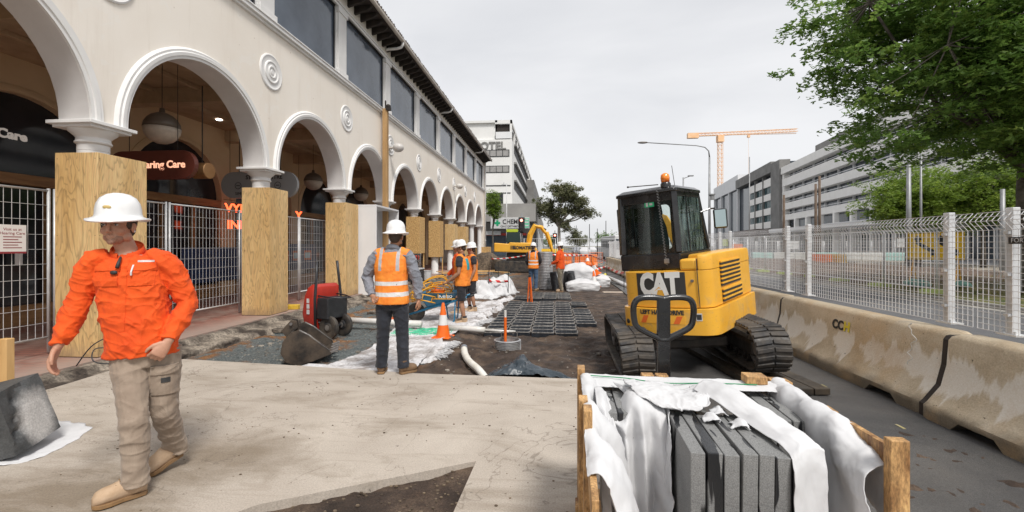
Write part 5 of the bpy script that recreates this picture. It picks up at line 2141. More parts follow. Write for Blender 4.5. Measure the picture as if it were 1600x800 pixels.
def person(label, root, rz, J, yaw, hy, hp, vox, shirt, trousers, sleeves='long', shorts=False, vest=None, hat='wide', skin=None, boots=None, curl=(.5, .5), palm=((0, 1, 0), (0, 1, 0)), build=1.0,
           loose=1.0, hs=1.0, hair=True, group=None, tuck=False, amp=0.008, cvox=None, handdir=(None, None), decal=True, sock=None, crease=0.0):
    skin = skin or M_SKIN
    boots = boots or M_BOOT
    cvox = cvox or vox * 1.4
    t = thing('person', label, 'person', root, R(rz), group)
    g = {k: V(v) for k, v in J.items()}
    H = head_matrix(g['head'], R(hy), R(-hp), 0, hs)
    a = R(yaw)
    u = V((math.cos(a), math.sin(a), 0))
    # --- body: one continuous surface
    mb = MB()
    add_head(mb, H)
    mb.tube([g['neck'] - V((0, 0, .05)), g['neck'] + V((0, 0, .0)), lerp(g['neck'], H @ V((0, .02, -.05)), .6), H @ V((0, .025, -.03))], [.062, .058, .055, .052], 12)
    P, B, C, N = g['pelvis'], g['belly'], g['chest'], g['neck']
    secs = [(P + V((0, 0, -.08)), .12, .085), (P, .145 * build, .10), (lerp(P, B, .6), .13 * build, .095), (B, .125 * build, .09), (lerp(B, C, .5), .135 * build, .10), (C, .15 * build, .11), (lerp(C, N, .5), .15, .095), (lerp(C, N, .8), .11, .07), (N, .055, .055)]
    mb.rings([ring_at(c, a, w_, d_) for c, w_, d_ in secs])
    for i, sd_ in enumerate(('R', 'L')):
        sh, el, wr = g['sh' + sd_], g['el' + sd_], g['wr' + sd_]
        mb.ell(sh, (.055, .055, .055))
        mb.tube([lerp(sh, N, .45), sh, lerp(sh, el, .35), lerp(sh, el, .85), el, lerp(el, wr, .25), lerp(el, wr, .75), wr], [.05, .052, .050, .041, .038, .042, .030, .024], 12)
        hd = V(handdir[i]) if handdir[i] else (wr - el)
        add_hand(mb, wr, hd, palm[i], 1 if sd_ == 'R' else -1, curl[i], 1.02 * hs)
        hip, kn, an = g['hip' + sd_], g['kn' + sd_], g['an' + sd_]
        mb.tube([hip + V((0, 0, .05)), hip, lerp(hip, kn, .4), lerp(hip, kn, .85), kn, lerp(kn, an, .28), lerp(kn, an, .6), an + V((0, 0, .03))], [.075, .078, .070, .055, .050, .054, .042, .034], 12)
        foot = lerp(g['he' + sd_], g['toe' + sd_], .75) + V((0, 0, .045))
        mb.tube([an + V((0, 0, .03)), an, lerp(an, foot, .5), foot], [.034, .034, .032, .024], 10)
    me = remesh(mb, vox, 2)
    body = mesh_obj('body', me, skin, t)
    # --- face details
    for s in (-1, 1):
        m = MB(); m.ell(H @ V((s * .031, -.083, .010)), (.0115 * hs, .006 * hs, .0065 * hs), 10, 6, H.to_3x3())
        e_ = m.build('eye', mat('eye_white', (0.45, 0.42, 0.40), None, 0.3), t, smooth=True)
        m = MB(); m.ell(H @ V((s * .031, -.0895, .0095)), (.005 * hs, .002 * hs, .0055 * hs), 8, 5, H.to_3x3())
        m.build('iris', M_INK, e_, smooth=True)
        m = MB(); m.tube([H @ V(q) for q in ((s * .016, -.097, .034), (s * .032, -.0965, .0395), (s * .049, -.080, .033))], [.0035 * hs, .0045 * hs, .002 * hs], 6)
        m.build('eyebrow', M_HAIR, t, smooth=True)
    m = MB(); m.ell(H @ V((0, -.0865, -.0625)), (.017 * hs, .006 * hs, .0022 * hs), 10, 5, H.to_3x3())
    m.build('mouth', mat('lip_line', (0.22, 0.07, 0.05), None, 0.6), t, smooth=True)
    if hair:
        m = MB()
        m.ell(H @ V((0, .030, .030)), (.082 * hs, .090 * hs, .086 * hs), 18, 10, H.to_3x3())
        m.ell(H @ V((0, .055, -.02)), (.066 * hs, .055 * hs, .062 * hs), 18, 10, H.to_3x3())
        for s in (-1, 1): m.ell(H @ V((s * .070, -.015, .01)), (.010 * hs, .016 * hs, .03 * hs), 10, 6, H.to_3x3())
        hm = remesh(m, .007, 2)
        mesh_obj('hair', hm, M_HAIR, t)
    # --- shirt
    mb = MB()
    lo = 1.0 * loose
    hem = P + V((0, 0, -.0 if tuck else -.03))
    if tuck:
        secs = [(P + V((0, 0, .06)), .168 * build, .12), (lerp(P, B, .7), .175 * build, .13)]
    else:
        secs = [(P + V((0, 0, -.05)), .190 * build * lo, .145 * lo), (P + V((0, 0, .03)), .185 * build * lo, .145 * lo)]
    secs += [(B, .178 * build * lo, .135 * lo), (lerp(B, C, .5), .180 * build * lo, .135 * lo), (C, .188 * build * lo, .140 * lo), (lerp(C, N, .45), .182 * build, .122), (lerp(C, N, .72), .150 * build, .10), (lerp(C, N, .9), .095, .08), (N + V((0, 0, .012)), .070, .068)]
    fwd = V((u.y, -u.x, 0))
    def tl(c, w_, d_, k):
        r_ = ring_at(c, a, w_, d_)
        return [p - V((0, 0, (p - V(c)).dot(fwd) * k)) for p in r_]
    nr = len(secs)
    mb.rings([tl(c, w_, d_, (0, .12, .3, .55)[max(0, i - nr + 4)] if i >= nr - 4 else 0) for i, (c, w_, d_) in enumerate(secs)])
    fs = [wrinkle(len(label) * 1.7, amp)]
    for sd_ in ('R', 'L'):
        sh, el, wr = g['sh' + sd_], g['el' + sd_], g['wr' + sd_]
        if sleeves == 'long':
            we = lerp(wr, el, .06)
            mb.tube([lerp(sh, N, .5), lerp(sh, N, .12), lerp(sh, el, .12), lerp(sh, el, .5), lerp(sh, el, .9), el, lerp(el, we, .3), lerp(el, we, .75), lerp(el, we, .93), we],
                    [.064, .076, .076 * lo, .068 * lo, .062 * lo, .060 * lo, .058 * lo, .050 * lo, .041 * lo, .043], 16)
            fs.append(sleeve_wr(lerp(sh, el, .4), el, amp * .9))
            fs.append(sleeve_wr(el, wr, amp * .9, seed=4))
        else:
            en = lerp(sh, el, .55)
            mb.tube([lerp(sh, N, .5), lerp(sh, N, .12), lerp(sh, el, .12), en], [.065, .075, .074, .066], 14)
    if crease:
        fs += [creases(crease, (1, .2, .75), 9, 2), creases(crease * .8, (-.8, .3, .9), 13, 7), creases(crease * .5, (1, 0, -.4), 22, 5)]
    me = remesh(mb, cvox, 3)
    displace(me, lambda co, n: sum(f(co, n) for f in fs))
    shirt_o = mesh_obj('shirt', me, shirt, t)
    # collar
    m = MB()
    rs = []
    for r_, z, k in ((.078, -.015, 0), (.094, -.012, 0), (.086, .034, 0), (.080, .040, 0), (.070, .0, 0)):
        ring = []
        for j in range(20):
            tt = R(-90 + 16) + (2 * PI - R(32)) * j / 19
            c = N + V((0, 0, z + r_ * math.sin(tt) * .55 - .012))
            ring.append(c + u * r_ * math.cos(tt) + V((-u.y, u.x, 0)) * r_ * math.sin(tt))
        rs.append(ring)
    for i in range(len(rs)):
        A_, B_ = rs[i], rs[(i + 1) % len(rs)]
        va_ = [m.bm.verts.new(p) for p in A_]
        vb_ = [m.bm.verts.new(p) for p in B_]
        for j in range(19): m.bm.faces.new((va_[j], va_[j + 1], vb_[j + 1], vb_[j]))
    bmesh.ops.remove_doubles(m.bm, verts=m.bm.verts, dist=1e-5)
    if sleeves == 'long':
        m.build('collar', shirt, t, smooth=True)
    else:
        m.bm.free()
    if vest:
        mb = MB()
        mb.rings([ring_at(c, a, w_ + .014, d_ + .014) for c, w_, d_ in secs[:-2]] + [ring_at(secs[-2][0], a, .10, .088)])
        for sd_ in ('R', 'L'):
            sh = g['sh' + sd_]
            mb.tube([lerp(sh, N, .6), lerp(sh, N, .05)], [.075, .078], 14)
        me = remesh(mb, cvox, 3)
        displace(me, wrinkle(11, amp * .8))
        mesh_obj('vest', me, vest, t)
    # --- trousers or shorts
    mb = MB()
    mb.rings([ring_at(c, a, w_, d_) for c, w_, d_ in ((P + V((0, 0, -.12)), .135, .11), (P + V((0, 0, -.03)), .172 * build, .13), (P + V((0, 0, .07)), .162 * build, .118), (P + V((0, 0, .115)), .155 * build, .11))])
    fs2 = [wrinkle(31, amp)]
    for sd_ in ('R', 'L'):
        hip, kn, an = g['hip' + sd_], g['kn' + sd_], g['an' + sd_]
        if shorts:
            en = lerp(hip, kn, .85)
            mb.tube([hip + V((0, 0, .04)), lerp(hip, kn, .25), en], [.10, .098, .092], 14)
        else:
            mb.tube([hip + V((0, 0, .05)), hip, lerp(hip, kn, .3), lerp(hip, kn, .8), kn, lerp(kn, an, .35), lerp(kn, an, .8), an + V((0, 0, .01)), an + V((0, 0, -.03))], [.10, .102, .095, .078, .074, .072, .066, .068, .070], 16)
            fs2.append(sleeve_wr(lerp(hip, kn, .5), kn, amp * .8, 30))
            fs2.append(sleeve_wr(kn, an, amp * 1.2, 26, 3))
    if crease:
        fs2 += [creases(crease * .6, (1, .2, .35), 8, 12), creases(crease * .5, (-1, .3, .6), 11, 17)]
    me2 = remesh(mb, cvox, 3)
    displace(me2, lambda co, n: sum(f(co, n) for f in fs2))
    mesh_obj('shorts' if shorts else 'trousers', me2, trousers, t)
    for sd_ in ('R', 'L'):
        boot(t, g['an' + sd_], g['he' + sd_], g['toe' + sd_], boots, vox=max(.006, vox), s=1.1)
        if sock:
            m = MB(); an = g['an' + sd_]
            m.tube([an, an + V((0, 0, .10))], [.046, .046], 12)
            m.build('sock', sock, t, smooth=True)
    if hat == 'wide':
        hardhat(t, H @ Matrix.Translation((0, .005, .008)), (.122), .168, .155, .04, decal=decal)
    elif hat == 'cap':
        hardhat(t, H @ Matrix.Translation((0, .005, .006)), .112, .132, .14, .12, decal=decal)
    return t, shirt_o, body, g, u, H


# ---- walking man in orange, foreground left
WJ = dict(head=(-.143, -.03, 1.675), neck=(-.125, .02, 1.515), chest=(-.095, .02, 1.33), belly=(-.05, .01, 1.08), pelvis=(-.022, .02, .90),
          shR=(-.262, -.07, 1.440), elR=(-.325, -.12, 1.165), wrR=(-.335, -.22, .945),
          shL=(.072, .10, 1.440), elL=(.175, .15, 1.165), wrL=(.180, -.04, .935),
          hipR=(-.085, -.01, .84), knR=(.055, -.14, .48), anR=(.055, -.13, .11), heR=(.075, -.085, .004), toeR=(-.075, -.265, .008),
          hipL=(.065, .07, .83), knL=(.09, .05, .47), anL=(.022, .25, .135), heL=(.035, .275, .075), toeL=(-.065, .115, .004))
t, sh_o, bd_o, g, u, H = person('man in orange work shirt and white broad brimmed hard hat walking past the camera', (-2.635, 2.654, 0), 5.4, WJ, 22, 16, -3, .0045, M_ORSHIRT, M_KHAKI,
                             hat='wide', curl=(.45, 1.15), palm=((.9, .4, 0), (-.7, .7, 0)), build=1.0, loose=1.0, amp=.006, crease=.0095, cvox=.0055, handdir=((-.12, -.25, -.8), (-.25, -.35, -.6)), hs=1.03)
fw = V((u.y, -u.x, 0))        # chest forward direction
me = sh_o.data
for s, x0 in ((-1, -.088), (1, .088)):
    o_ = g['chest'] + u * x0 + V((0, 0, .035))
    surf_patch('pocket', me, sh_o, o_, u, (0, 0, 1), .125, .13, -fw, .006, M_ORSHIRT, 8, .010)
    surf_patch('pocket_flap', me, sh_o, o_ + V((0, 0, .055)), u, (0, 0, 1), .135, .05, -fw, .011, M_ORSHIRT, 8, .010)
surf_patch('placket', me, sh_o, g['chest'] + V((0, 0, -.08)), u, (0, 0, 1), .035, .46, -fw, .003, M_ORSHIRT, 24, .006)
surf_patch('chest_logo', me, sh_o, g['chest'] + u * .10 + V((0, 0, .122)), u, (0, 0, 1), .085, .012, -fw, .004, M_WHP, 4, .004)
surf_patch('pen', me, sh_o, g['chest'] + u * .045 + V((0, 0, .068)), u, (0, 0, 1), .008, .065, -fw, .019, M_WHP, 3, .006)
m = MB()
m.tube([g['neck'] + fw * .10 + V((0, 0, -.035)), g['neck'] + fw * .13 + V((0, 0, -.07)), g['neck'] + fw * .15 + V((0, 0, -.10))], [.006, .010, .012], 6)
m.ell(g['neck'] + fw * .155 - u * .015 + V((0, 0, -.13)), (.022, .014, .014), 10, 6)
m.build('sunglasses', M_INK, t, smooth=True)
for sd_ in ('R', 'L'):
    surf = None
tr = [c for c in t.children if c.name.startswith('trousers')][0]
kp = lerp(g['hipL'], g['knL'], .45) + V((.0, -.0, .0))
surf_patch('cargo_pocket', tr.data, tr, lerp(g['hipL'], g['knL'], .42), (.75, .6, 0), (0, 0, 1), .14, .17, (-.75, .75, 0), .012, M_KHAKI, 8, .016)
surf_patch('cargo_flap', tr.data, tr, lerp(g['hipL'], g['knL'], .42) + V((0, 0, .075)), (.75, .6, 0), (0, 0, 1), .15, .055, (-.75, .75, 0), .020, M_KHAKI, 6, .012)
surf_patch('pocket_badge', tr.data, tr, lerp(g['hipL'], g['knL'], .42) + V((0, 0, .01)), (.75, .6, 0), (0, 0, 1), .05, .03, (-.75, .75, 0), .016, M_INK, 3, .006)
m = MB()
m.ell(H @ V((0, -.034, -.071)), (.0495, .0545, .040), 22, 14, H.to_3x3())
m.ell(H @ V((0, -.0805, -.093)), (.0205, .0168, .0185), 14, 9, H.to_3x3())
mesh_obj('beard', remesh(m, .004, 2), mat('stubble', (0.27, 0.145, 0.095), (0.36, 0.20, 0.14), .8, ns=90, lo=.4, hi=.6), t)
m = MB(); m.ell(H @ V((0.084, .005, -.032)), (.006, .006, .008), 8, 6)
m.build('earring', M_GALV, t, smooth=True)

for b_, sd_ in zip([c for c in t.children if c.name.startswith('boot')], ('R', 'L')):
    he, to = g['he' + sd_], g['toe' + sd_]
    d_ = (to - he).normalized()
    sd2 = d_.cross(V((0, 0, 1))).normalized()
    for k_ in range(4):
        c_ = he + (to - he) * (.42 + .09 * k_) + V((0, 0, .138 - .016 * k_))
        m = MB(); m.tube([c_ - sd2 * .026, c_ + V((0, 0, .006)), c_ + sd2 * .026], .0035, 5)
        m.build('lace', M_SOLE, b_)
# ---- standing man seen from behind
SJ = dict(head=(.055, .0, 1.66), neck=(.018, .0, 1.50), chest=(-.005, 0, 1.30), belly=(.0, 0, 1.07), pelvis=(.008, 0, .90),
          shR=(-.190, .0, 1.425), elR=(-.325, .06, 1.165), wrR=(-.215, -.06, .945),
          shL=(.205, .0, 1.425), elL=(.305, .02, 1.125), wrL=(.325, .03, .885),
          hipR=(-.085, 0, .85), knR=(-.105, .0, .46), anR=(-.122, .0, .11), heR=(-.118, -.055, .004), toeR=(-.145, .185, .004),
          hipL=(.105, 0, .85), knL=(.130, .0, .46), anL=(.150, -.02, .11), heL=(.118, -.05, .004), toeL=(.275, .085, .004))
V1 = m_vest('vest_standing_man', ((1.075, 1.125), (.945, .995)), (.085, .125), 1.25)
# yaw 180: his left is at +x when seen from behind -> thumb sides swap with the yaw
person('man in orange reflective vest and grey shirt standing with his back to the camera', (-1.97, 5.288, 0), 5.4, SJ, 180, 176, -2, .006, M_GREYSH, M_NAVY, vest=V1, hat='wide',
       curl=(.9, .7), palm=((.4, -1, 0), (-1, .2, 0)), build=1.0, amp=.006, crease=.010, cvox=.007, boots=M_BOOT2, skin=M_SKIN2, handdir=((.6, -.25, -.3), None), decal='green')


def standing(lean=0.0, armR=None, armL=None, stride=0.0, h=1.0, legspread=.09):
    """default joints for a man facing -y, seen in his own frame (x to the viewer's right)"""
    J = dict(head=(0, -lean * .9, 1.64), neck=(0, -lean * .7, 1.48), chest=(0, -lean * .5, 1.28), belly=(0, -lean * .2, 1.06), pelvis=(0, 0, .89),
             shR=(-.19, -lean * .6, 1.41), elR=(-.24, .02 - lean * .4, 1.13), wrR=(-.24, -.06, .89), shL=(.19, -lean * .6, 1.41), elL=(.24, .02 - lean * .4, 1.13), wrL=(.24, -.06, .89),
             hipR=(-.09, 0, .85), knR=(-legspread - .01, -.02 - stride * .5, .47), anR=(-legspread - .01, .03 - stride, .11), heR=(-legspread - .01, .08 - stride, .004), toeR=(-legspread - .04, -.16 - stride, .004),
             hipL=(.09, 0, .85), knL=(legspread + .01, -.02 + stride * .5, .47), anL=(legspread + .01, .03 + stride, .11), heL=(legspread + .01, .08 + stride, .004), toeL=(legspread + .04, -.16 + stride, .004))
    if armR: J['elR'], J['wrR'] = armR
    if armL: J['elL'], J['wrL'] = armL
    return {k: (x * h, y * h, z * h) for k, (x, y, z) in J.items()}


# wheelbarrow crew (facing -x in the world: rotate the whole figure)
V2 = m_vest('vest_barrow_man', ((9, 9.1),), (9, 9.1), 9)
J_ = standing(.04, armR=((-.25, -.02, 1.13), (-.22, -.30, .93)), armL=((.25, -.02, 1.12), (.20, -.29, .92)), stride=.04)
tt, so_, _, g_, u_, _ = person('man in orange vest, dark shorts and white cap style helmet holding the blue wheelbarrow', (-1.95, 9.42, -.14), -92, J_, 0, 0, -14, .009, M_NAVYSH, M_NAVYSH, sleeves='short', shorts=True, vest=V2,
       hat='cap', skin=M_SKIN2, curl=(1.1, 1.1), palm=((0, 0, -1), (0, 0, -1)), cvox=.011, hs=.98, handdir=((0, -1, -.3), (0, -1, -.3)), sock=M_NAVYSH)
vo = [c for c in tt.children if c.name.startswith('vest')][0]
surf_patch('vest_print', vo.data, vo, g_['chest'] + V((.02, 0, .02)), (1, 0, 0), (0, 0, 1), .17, .24, (0, -1, 0), .006, mat('teal_print', (0.03, 0.35, 0.40), None, .7), 6, .004)
J_ = standing(.03, armR=((-.25, -.03, 1.13), (-.22, -.24, .95)), armL=((.27, .0, 1.13), (.26, -.12, .90)), stride=-.05)
person('man in orange shirt and white helmet half hidden behind the wheelbarrow man', (-2.33, 10.75, -.13), -70, J_, 0, 10, -10, .011, M_ORSHIRT, M_NAVYSH, shorts=True, hat='cap', cvox=.013, curl=(.8, .6), skin=M_SKIN2, sock=M_NAVYSH)
J_ = standing(.0, armR=((-.25, .02, 1.12), (-.23, -.10, .90)), armL=((.27, .0, 1.13), (.26, -.10, .90)), stride=.03, h=.97)
person('worker in orange vest and dark shorts standing at the right shoulder of the wheelbarrow man', (-2.06, 11.0, -.13), -60, J_, 0, -30, -6, .011, M_NAVYSH, M_NAVYSH, sleeves='short', shorts=True, vest=V2, hat='cap', cvox=.013, curl=(.8, .6), skin=M_SKIN2, sock=M_NAVYSH)

# two men at the grey pipe
V3 = m_vest('vest_far_man', ((1.10, 1.15), (.97, 1.02)), (.09, .13), 1.2)
J_ = standing(.0, armR=((-.27, -.02, 1.13), (-.20, -.22, 1.02)), armL=((.27, .0, 1.13), (.26, -.14, .95)), h=.99)
person('man in blue jeans and orange vest over a dark shirt beside the tall grey pipe', (-.78, 16.75, -.13), 168, J_, 0, 0, -12, .012, M_NAVYSH, M_JEAN, vest=V3, hat='cap', cvox=.014, curl=(.8, .6))
J_ = standing(.02, armR=((-.26, -.06, 1.14), (-.16, -.30, 1.08)), armL=((.26, -.04, 1.13), (.20, -.26, 1.02)), stride=.05)
person('man in long orange shirt and mottled trousers working right of the tall grey pipe', (.22, 16.3, -.13), -110, J_, 0, 0, -10, .012, M_ORSHIRT, M_CAMO, hat='cap', cvox=.014, curl=(.8, .6), boots=M_BOOT)
# ============================================================ LOOSE THINGS ON THE SITE
def cr(p0, p1, p2, p3, t):
    return 0.5 * ((2 * p1) + (-p0 + p2) * t + (2 * p0 - 5 * p1 + 4 * p2 - p3) * t * t + (-p0 + 3 * p1 - 3 * p2 + p3) * t ** 3)


def spline(pts, t):
    n = len(pts) - 1
    k = min(int(t * n), n - 1)
    f = t * n - k
    return cr(pts[max(k - 1, 0)], pts[k], pts[k + 1], pts[min(k + 2, n)], f)


def sheet_fn(ctrl):
    C = [[V(p) for p in row] for row in ctrl]
    return lambda u, v: spline([spline(row, v) for row in C], u)


def cloth(name, ctrl, m_, parent=None, amp=0.012, sc=6.0, n=(40, 40), seed=0.0, th=0.003, rag=0.0):
    f = sheet_fn(ctrl)
    mb = MB()
    N0, N1 = n
    e = 1e-3

    def g(u, v):
        p = f(u, v)
        pu, pv = f(min(u + e, 1), v) - f(max(u - e, 0), v), f(u, min(v + e, 1)) - f(u, max(v - e, 0))
        nn = pu.cross(pv)
        if nn.length > 1e-12: nn.normalize()
        q = p * sc
        w_ = (1 - abs(mn.noise(V((q.x + seed, q.y, q.z)))) * 2.2) * amp + mn.noise(V((q.x * 3 + seed, q.y * 3, q.z * 3))) * amp * .35
        p = p + nn * w_
        ck = 0
        for sc2, a2 in ((2.6, .5), (5.6, .32)):
            w2 = mn.noise(V((q.x * sc2 + seed * 2, q.y * sc2 * .6 + q.z * sc2 * .5, q.z * sc2)))
            ck += a2 * max(0, 1 - abs(w2) * 7) ** 1.5
        p = p + nn * ck * amp * .9
        if rag:
            ed = max(0, 1 - min(u, 1 - u, v, 1 - v) * 14)
            p = p + V((mn.noise(q * 2.1 + V((seed, 0, 0))), mn.noise(q * 2.1 + V((0, seed + 9, 0))), 0)) * rag * ed
        return p
    mb.grid(g, N0, N1)
    return mb.build(name, m_, parent, smooth=True, fix=False, solid=th)


M_FELT = mat('white_geotextile', (0.54, 0.54, 0.55), (0.66, 0.66, 0.67), 0.9, ns=3, bs=90, bst=0.12, bd=0.003)
M_FELTD = mat('muddy_geotextile', (0.28, 0.25, 0.235), (0.60, 0.59, 0.60), 0.92, ns=3.2, lo=.36, hi=.55, bs=18, bst=0.25, bd=0.008, fine=(24, .3))


def m_bluestone():
    k = NT('bluestone')
    v = k.co()
    base = k.ramp(k.noise(3, 5, 0.6, 0.2, v), [(0.3, (0.15, 0.152, 0.152)), (0.7, (0.25, 0.25, 0.245))])
    base = k.mix(0.55, base, k.ramp(k.noise(220, 2, 0.7, 0, v), [(0.3, 0.15), (0.7, 0.85)]), 'OVERLAY')
    oi = k.node('ShaderNodeObjectInfo')
    cx = k.node('ShaderNodeCombineXYZ')
    s = k.sep(v)
    k.t.links.new(k.math('ADD', k.math('MULTIPLY', s[0], 7.0), k.math('MULTIPLY', oi.outputs['Random'], 30)), cx.inputs[0])
    k.t.links.new(k.math('MULTIPLY', s[1], 2.0), cx.inputs[1])
    k.t.links.new(k.math('MULTIPLY', s[2], 0.8), cx.inputs[2])
    wet = k.ramp(k.noise(1.5, 3, 0.5, 0.5, cx.outputs[0]), [(0.55, 0.0), (0.565, 1.0)])
    c = k.mix(wet, base, (0.016, 0.017, 0.019))
    k.set('Base Color', c)
    k.set('Roughness', k.ramp(wet, [(0, 0.8), (1, 0.25)]))
    k.bump(k.noise(120, 3, 0.7, 0, v), 0.25, 0.003)
    return k.m


M_STONE = m_bluestone()
M_CRATE = mat('crate_timber', (0.17, 0.075, 0.025), (0.60, 0.36, 0.15), 0.6, ns=2.6, lo=.3, hi=.62, fine=(30, .5), scale=(4, 4, 1.2), bs=14, bst=0.2, bd=0.004, rvar=.12)

# ---- paver crate in the foreground
CRT = Matrix.Translation((0.70, 2.055, 0)) @ Matrix.Rotation(R(-2.1), 4, 'Z')
t = thing('timber_crate', 'open timber crate in the right foreground holding upright stone slabs under white cloth', 'crate', (0.70, 2.055, 0.0), R(-2.1))
for (x, y, z1) in ((-.565, .62, .83), (-.565, .16, .80), (.56, .60, .80), (.585, .22, .78)):
    m = MB(); m.box(x - .022, x + .022, y - .045, y + .045, 0.0, z1)
    m.build('post', M_CRATE, t, bevel=0.004)
m = MB(); m.box(.515, .58, -.305, -.265, 0, .85)
m.build('post', M_CRATE, t, bevel=0.004)
m = MB(); m.box(-.572, -.535, -.18, -.10, 0, .86)
m.build('post', M_CRATE, t, bevel=0.004)
for (x, z) in ((-.548, .70), (-.548, .40)):
    m = MB(); m.box(x - .012, x + .012, -.65, .66, z - .05, z + .05)
    m.build('side_board', M_CRATE, t, bevel=0.003)
m = MB(); m.bar((.553, -.262, .765), (.560, .02, .755), .025, .085)
m.build('side_board', M_CRATE, t, bevel=0.003)
m = MB(); m.box(.568, .592, .0, .62, .62, .72)
m.build('side_board', M_CRATE, t, bevel=0.003)
m = MB(); m.box(-.58, .58, .615, .64, .68, .775)
m.build('end_board', M_CRATE, t, bevel=0.003)
for x in (-.18, -.10, .52):
    m = MB(); m.box(x - .035, x + .035, .60, .66, .755, .80)
    m.build('cleat', M_CRATE, t, bevel=0.006)
m = MB(); m.box(.33, .44, .52, .61, .79, .835)
m.build('cleat', M_CRATE, t, bevel=0.005)
for y in (-.5, 0, .5):
    m = MB(); m.box(-.6, .6, y - .05, y + .05, 0.0, .09)
    m.build('bearer', M_CRATE, t, bevel=0.004)
m = MB(); m.box(-.58, .58, -.62, .62, .092, .11)
m.build('floor_board', M_CRATE, t)

front_l = ['leftmost slab of the front row with a striped sawn side, in the timber crate', 'second slab from the left in the front row of the crate', 'third slab from the left in the front row of the crate, narrow wet edges',
           'fourth slab of the front row, with the wide black wet streak', 'fifth slab of the front row in the crate', 'rightmost slab of the front row, its top wet and dark']
s0 = MB(); s0.box(-.0280, .0280, -.21, .21, 0, .63)
slab0 = s0.build('stone_slab', M_STONE, None, bevel=0.004)
tag(slab0, 'x', 'stone slab', 'grey stone slabs standing in the crate')
first = True
def place_slab(x, y, z, lab, dz=0.0, ry=0.0):
    global first
    o = slab0 if first else slab0.copy()
    if not first: COL.objects.link(o)
    first = False
    p = CRT @ V((x, y, z))
    o.location = p
    o.rotation_euler = (0, ry, R(-2.1 + random.uniform(-.5, .5)))
    o['label'] = lab
    return o


for i, lb in enumerate(front_l):
    place_slab(-.130 + i * .0612, -.04 + random.uniform(-.008, .008), .112 + random.uniform(-.004, .006), lb, ry=R(random.uniform(-.5, .8)))
for i in range(12):
    x = -.43 + i * .0625 + (.22 if i > 7 else 0) - (.0 if i < 8 else -.01)
    lb = ['slab at the far left corner of the crate showing between the cloth folds', 'back row slab left of the cloth, second from the left', 'back row slab hidden by the cloth, third from the left', 'back row slab, fourth from the left under the cloth',
          'back row slab, fifth from the left under the ragged cloth', 'back row slab whose bare top shows behind the ragged cloth', 'back row slab just right of the bare topped one', 'back row slab, eighth from the left under the cloth',
          'back row slab, ninth from the left under the cloth', 'back row slab, third from the right end, beside the draped cloth', 'back row slab, second from the right end', 'rightmost slab of the back row beside the hanging cloth'][i]
    place_slab(x, .36, .108, lb)

t = thing('cloth_wrap', 'white felt cloth draped in folds over the stone slabs in the crate', 'cloth', (0.70, 2.055, 0.0), R(-2.1))
# far rim liner
cloth('cloth_panel', [[(-.57, .60, .79), (-.2, .60, .785), (.2, .605, .785), (.55, .60, .78)], [(-.55, .54, .79), (-.2, .53, .775), (.2, .53, .78), (.53, .54, .785)],
                      [(-.50, .45, .765), (-.2, .46, .755), (.15, .46, .765), (.50, .46, .77)]], M_FELT, t, .006, 5, (16, 70))
# left curtain with deep hanging folds
rows = []
for j, y in enumerate((.58, .42, .22, .05, -.12, -.30, -.50)):
    k = (0, .04, -.03, .05, -.02, .05, 0)[j]
    rows.append([(-.565, y, .78 if j < 5 else .74), (-.52 + k * .3, y - .01, .79 - .02 * j * .3), (-.46 + k, y - .02, .62 + k), (-.42 + k, y - .01, .40), (-.38 + k, y, .12)])
cloth('cloth_panel', rows, M_FELT, t, .014, 4.5, (60, 40), 3)
cloth('cloth_panel', [[(-.40, .45, .80), (-.30, .30, .70), (-.30, .24, .45), (-.30, .20, .12)], [(-.28, .34, .795), (-.24, .20, .66), (-.24, .14, .42), (-.26, .12, .12)], [(-.18, .24, .79), (-.185, .12, .62), (-.19, .05, .40), (-.20, .02, .12)],
                      [(-.15, .20, .78), (-.182, .03, .70), (-.185, -.02, .45), (-.185, -.06, .12)]], M_FELT, t, .010, 7, (40, 50), 8)
cloth('cloth_panel', [[(-.50, .30, .80), (-.47, .10, .62), (-.44, .02, .40), (-.40, -.10, .15)], [(-.44, .28, .79), (-.40, .06, .64), (-.36, -.06, .42), (-.30, -.22, .18)], [(-.46, .18, .70), (-.46, .0, .50), (-.40, -.14, .30), (-.34, -.3, .1)]], M_FELT, t, .008, 6, (30, 40), 21)
rows = []
for i in range(9):
    x = -.50 + i * .041
    w_ = (.03, -.03)[i % 2] * (1 if i < 7 else .3)
    top = (.80, .80, .74, .73, .80, .81, .80, .79, .78)[i]
    rows.append([(x, .34, top), (x, .15 + w_ * .3, top - .03), (x + .012, .115 + w_, .62), (x + .02, .09 + w_ * 1.3, .40), (x + .025, .06 + w_ * 1.2, .12)])
cloth('cloth_panel', rows, M_FELT, t, .006, 7, (60, 50), 55)
# ragged piece over the top, left of the middle
cloth('cloth_panel', [[(-.36, .44, .80), (-.20, .48, .79), (-.02, .42, .775), (.10, .40, .80)], [(-.33, .34, .815), (-.18, .34, .80), (-.02, .30, .79), (.08, .30, .815)],
                      [(-.28, .22, .80), (-.15, .20, .805), (-.03, .19, .80), (.05, .24, .805)], [(-.20, .13, .765), (-.12, .12, .762), (-.03, .13, .772), (.02, .17, .775)]], M_FELT, t, .016, 9, (44, 50), 13, rag=.05)
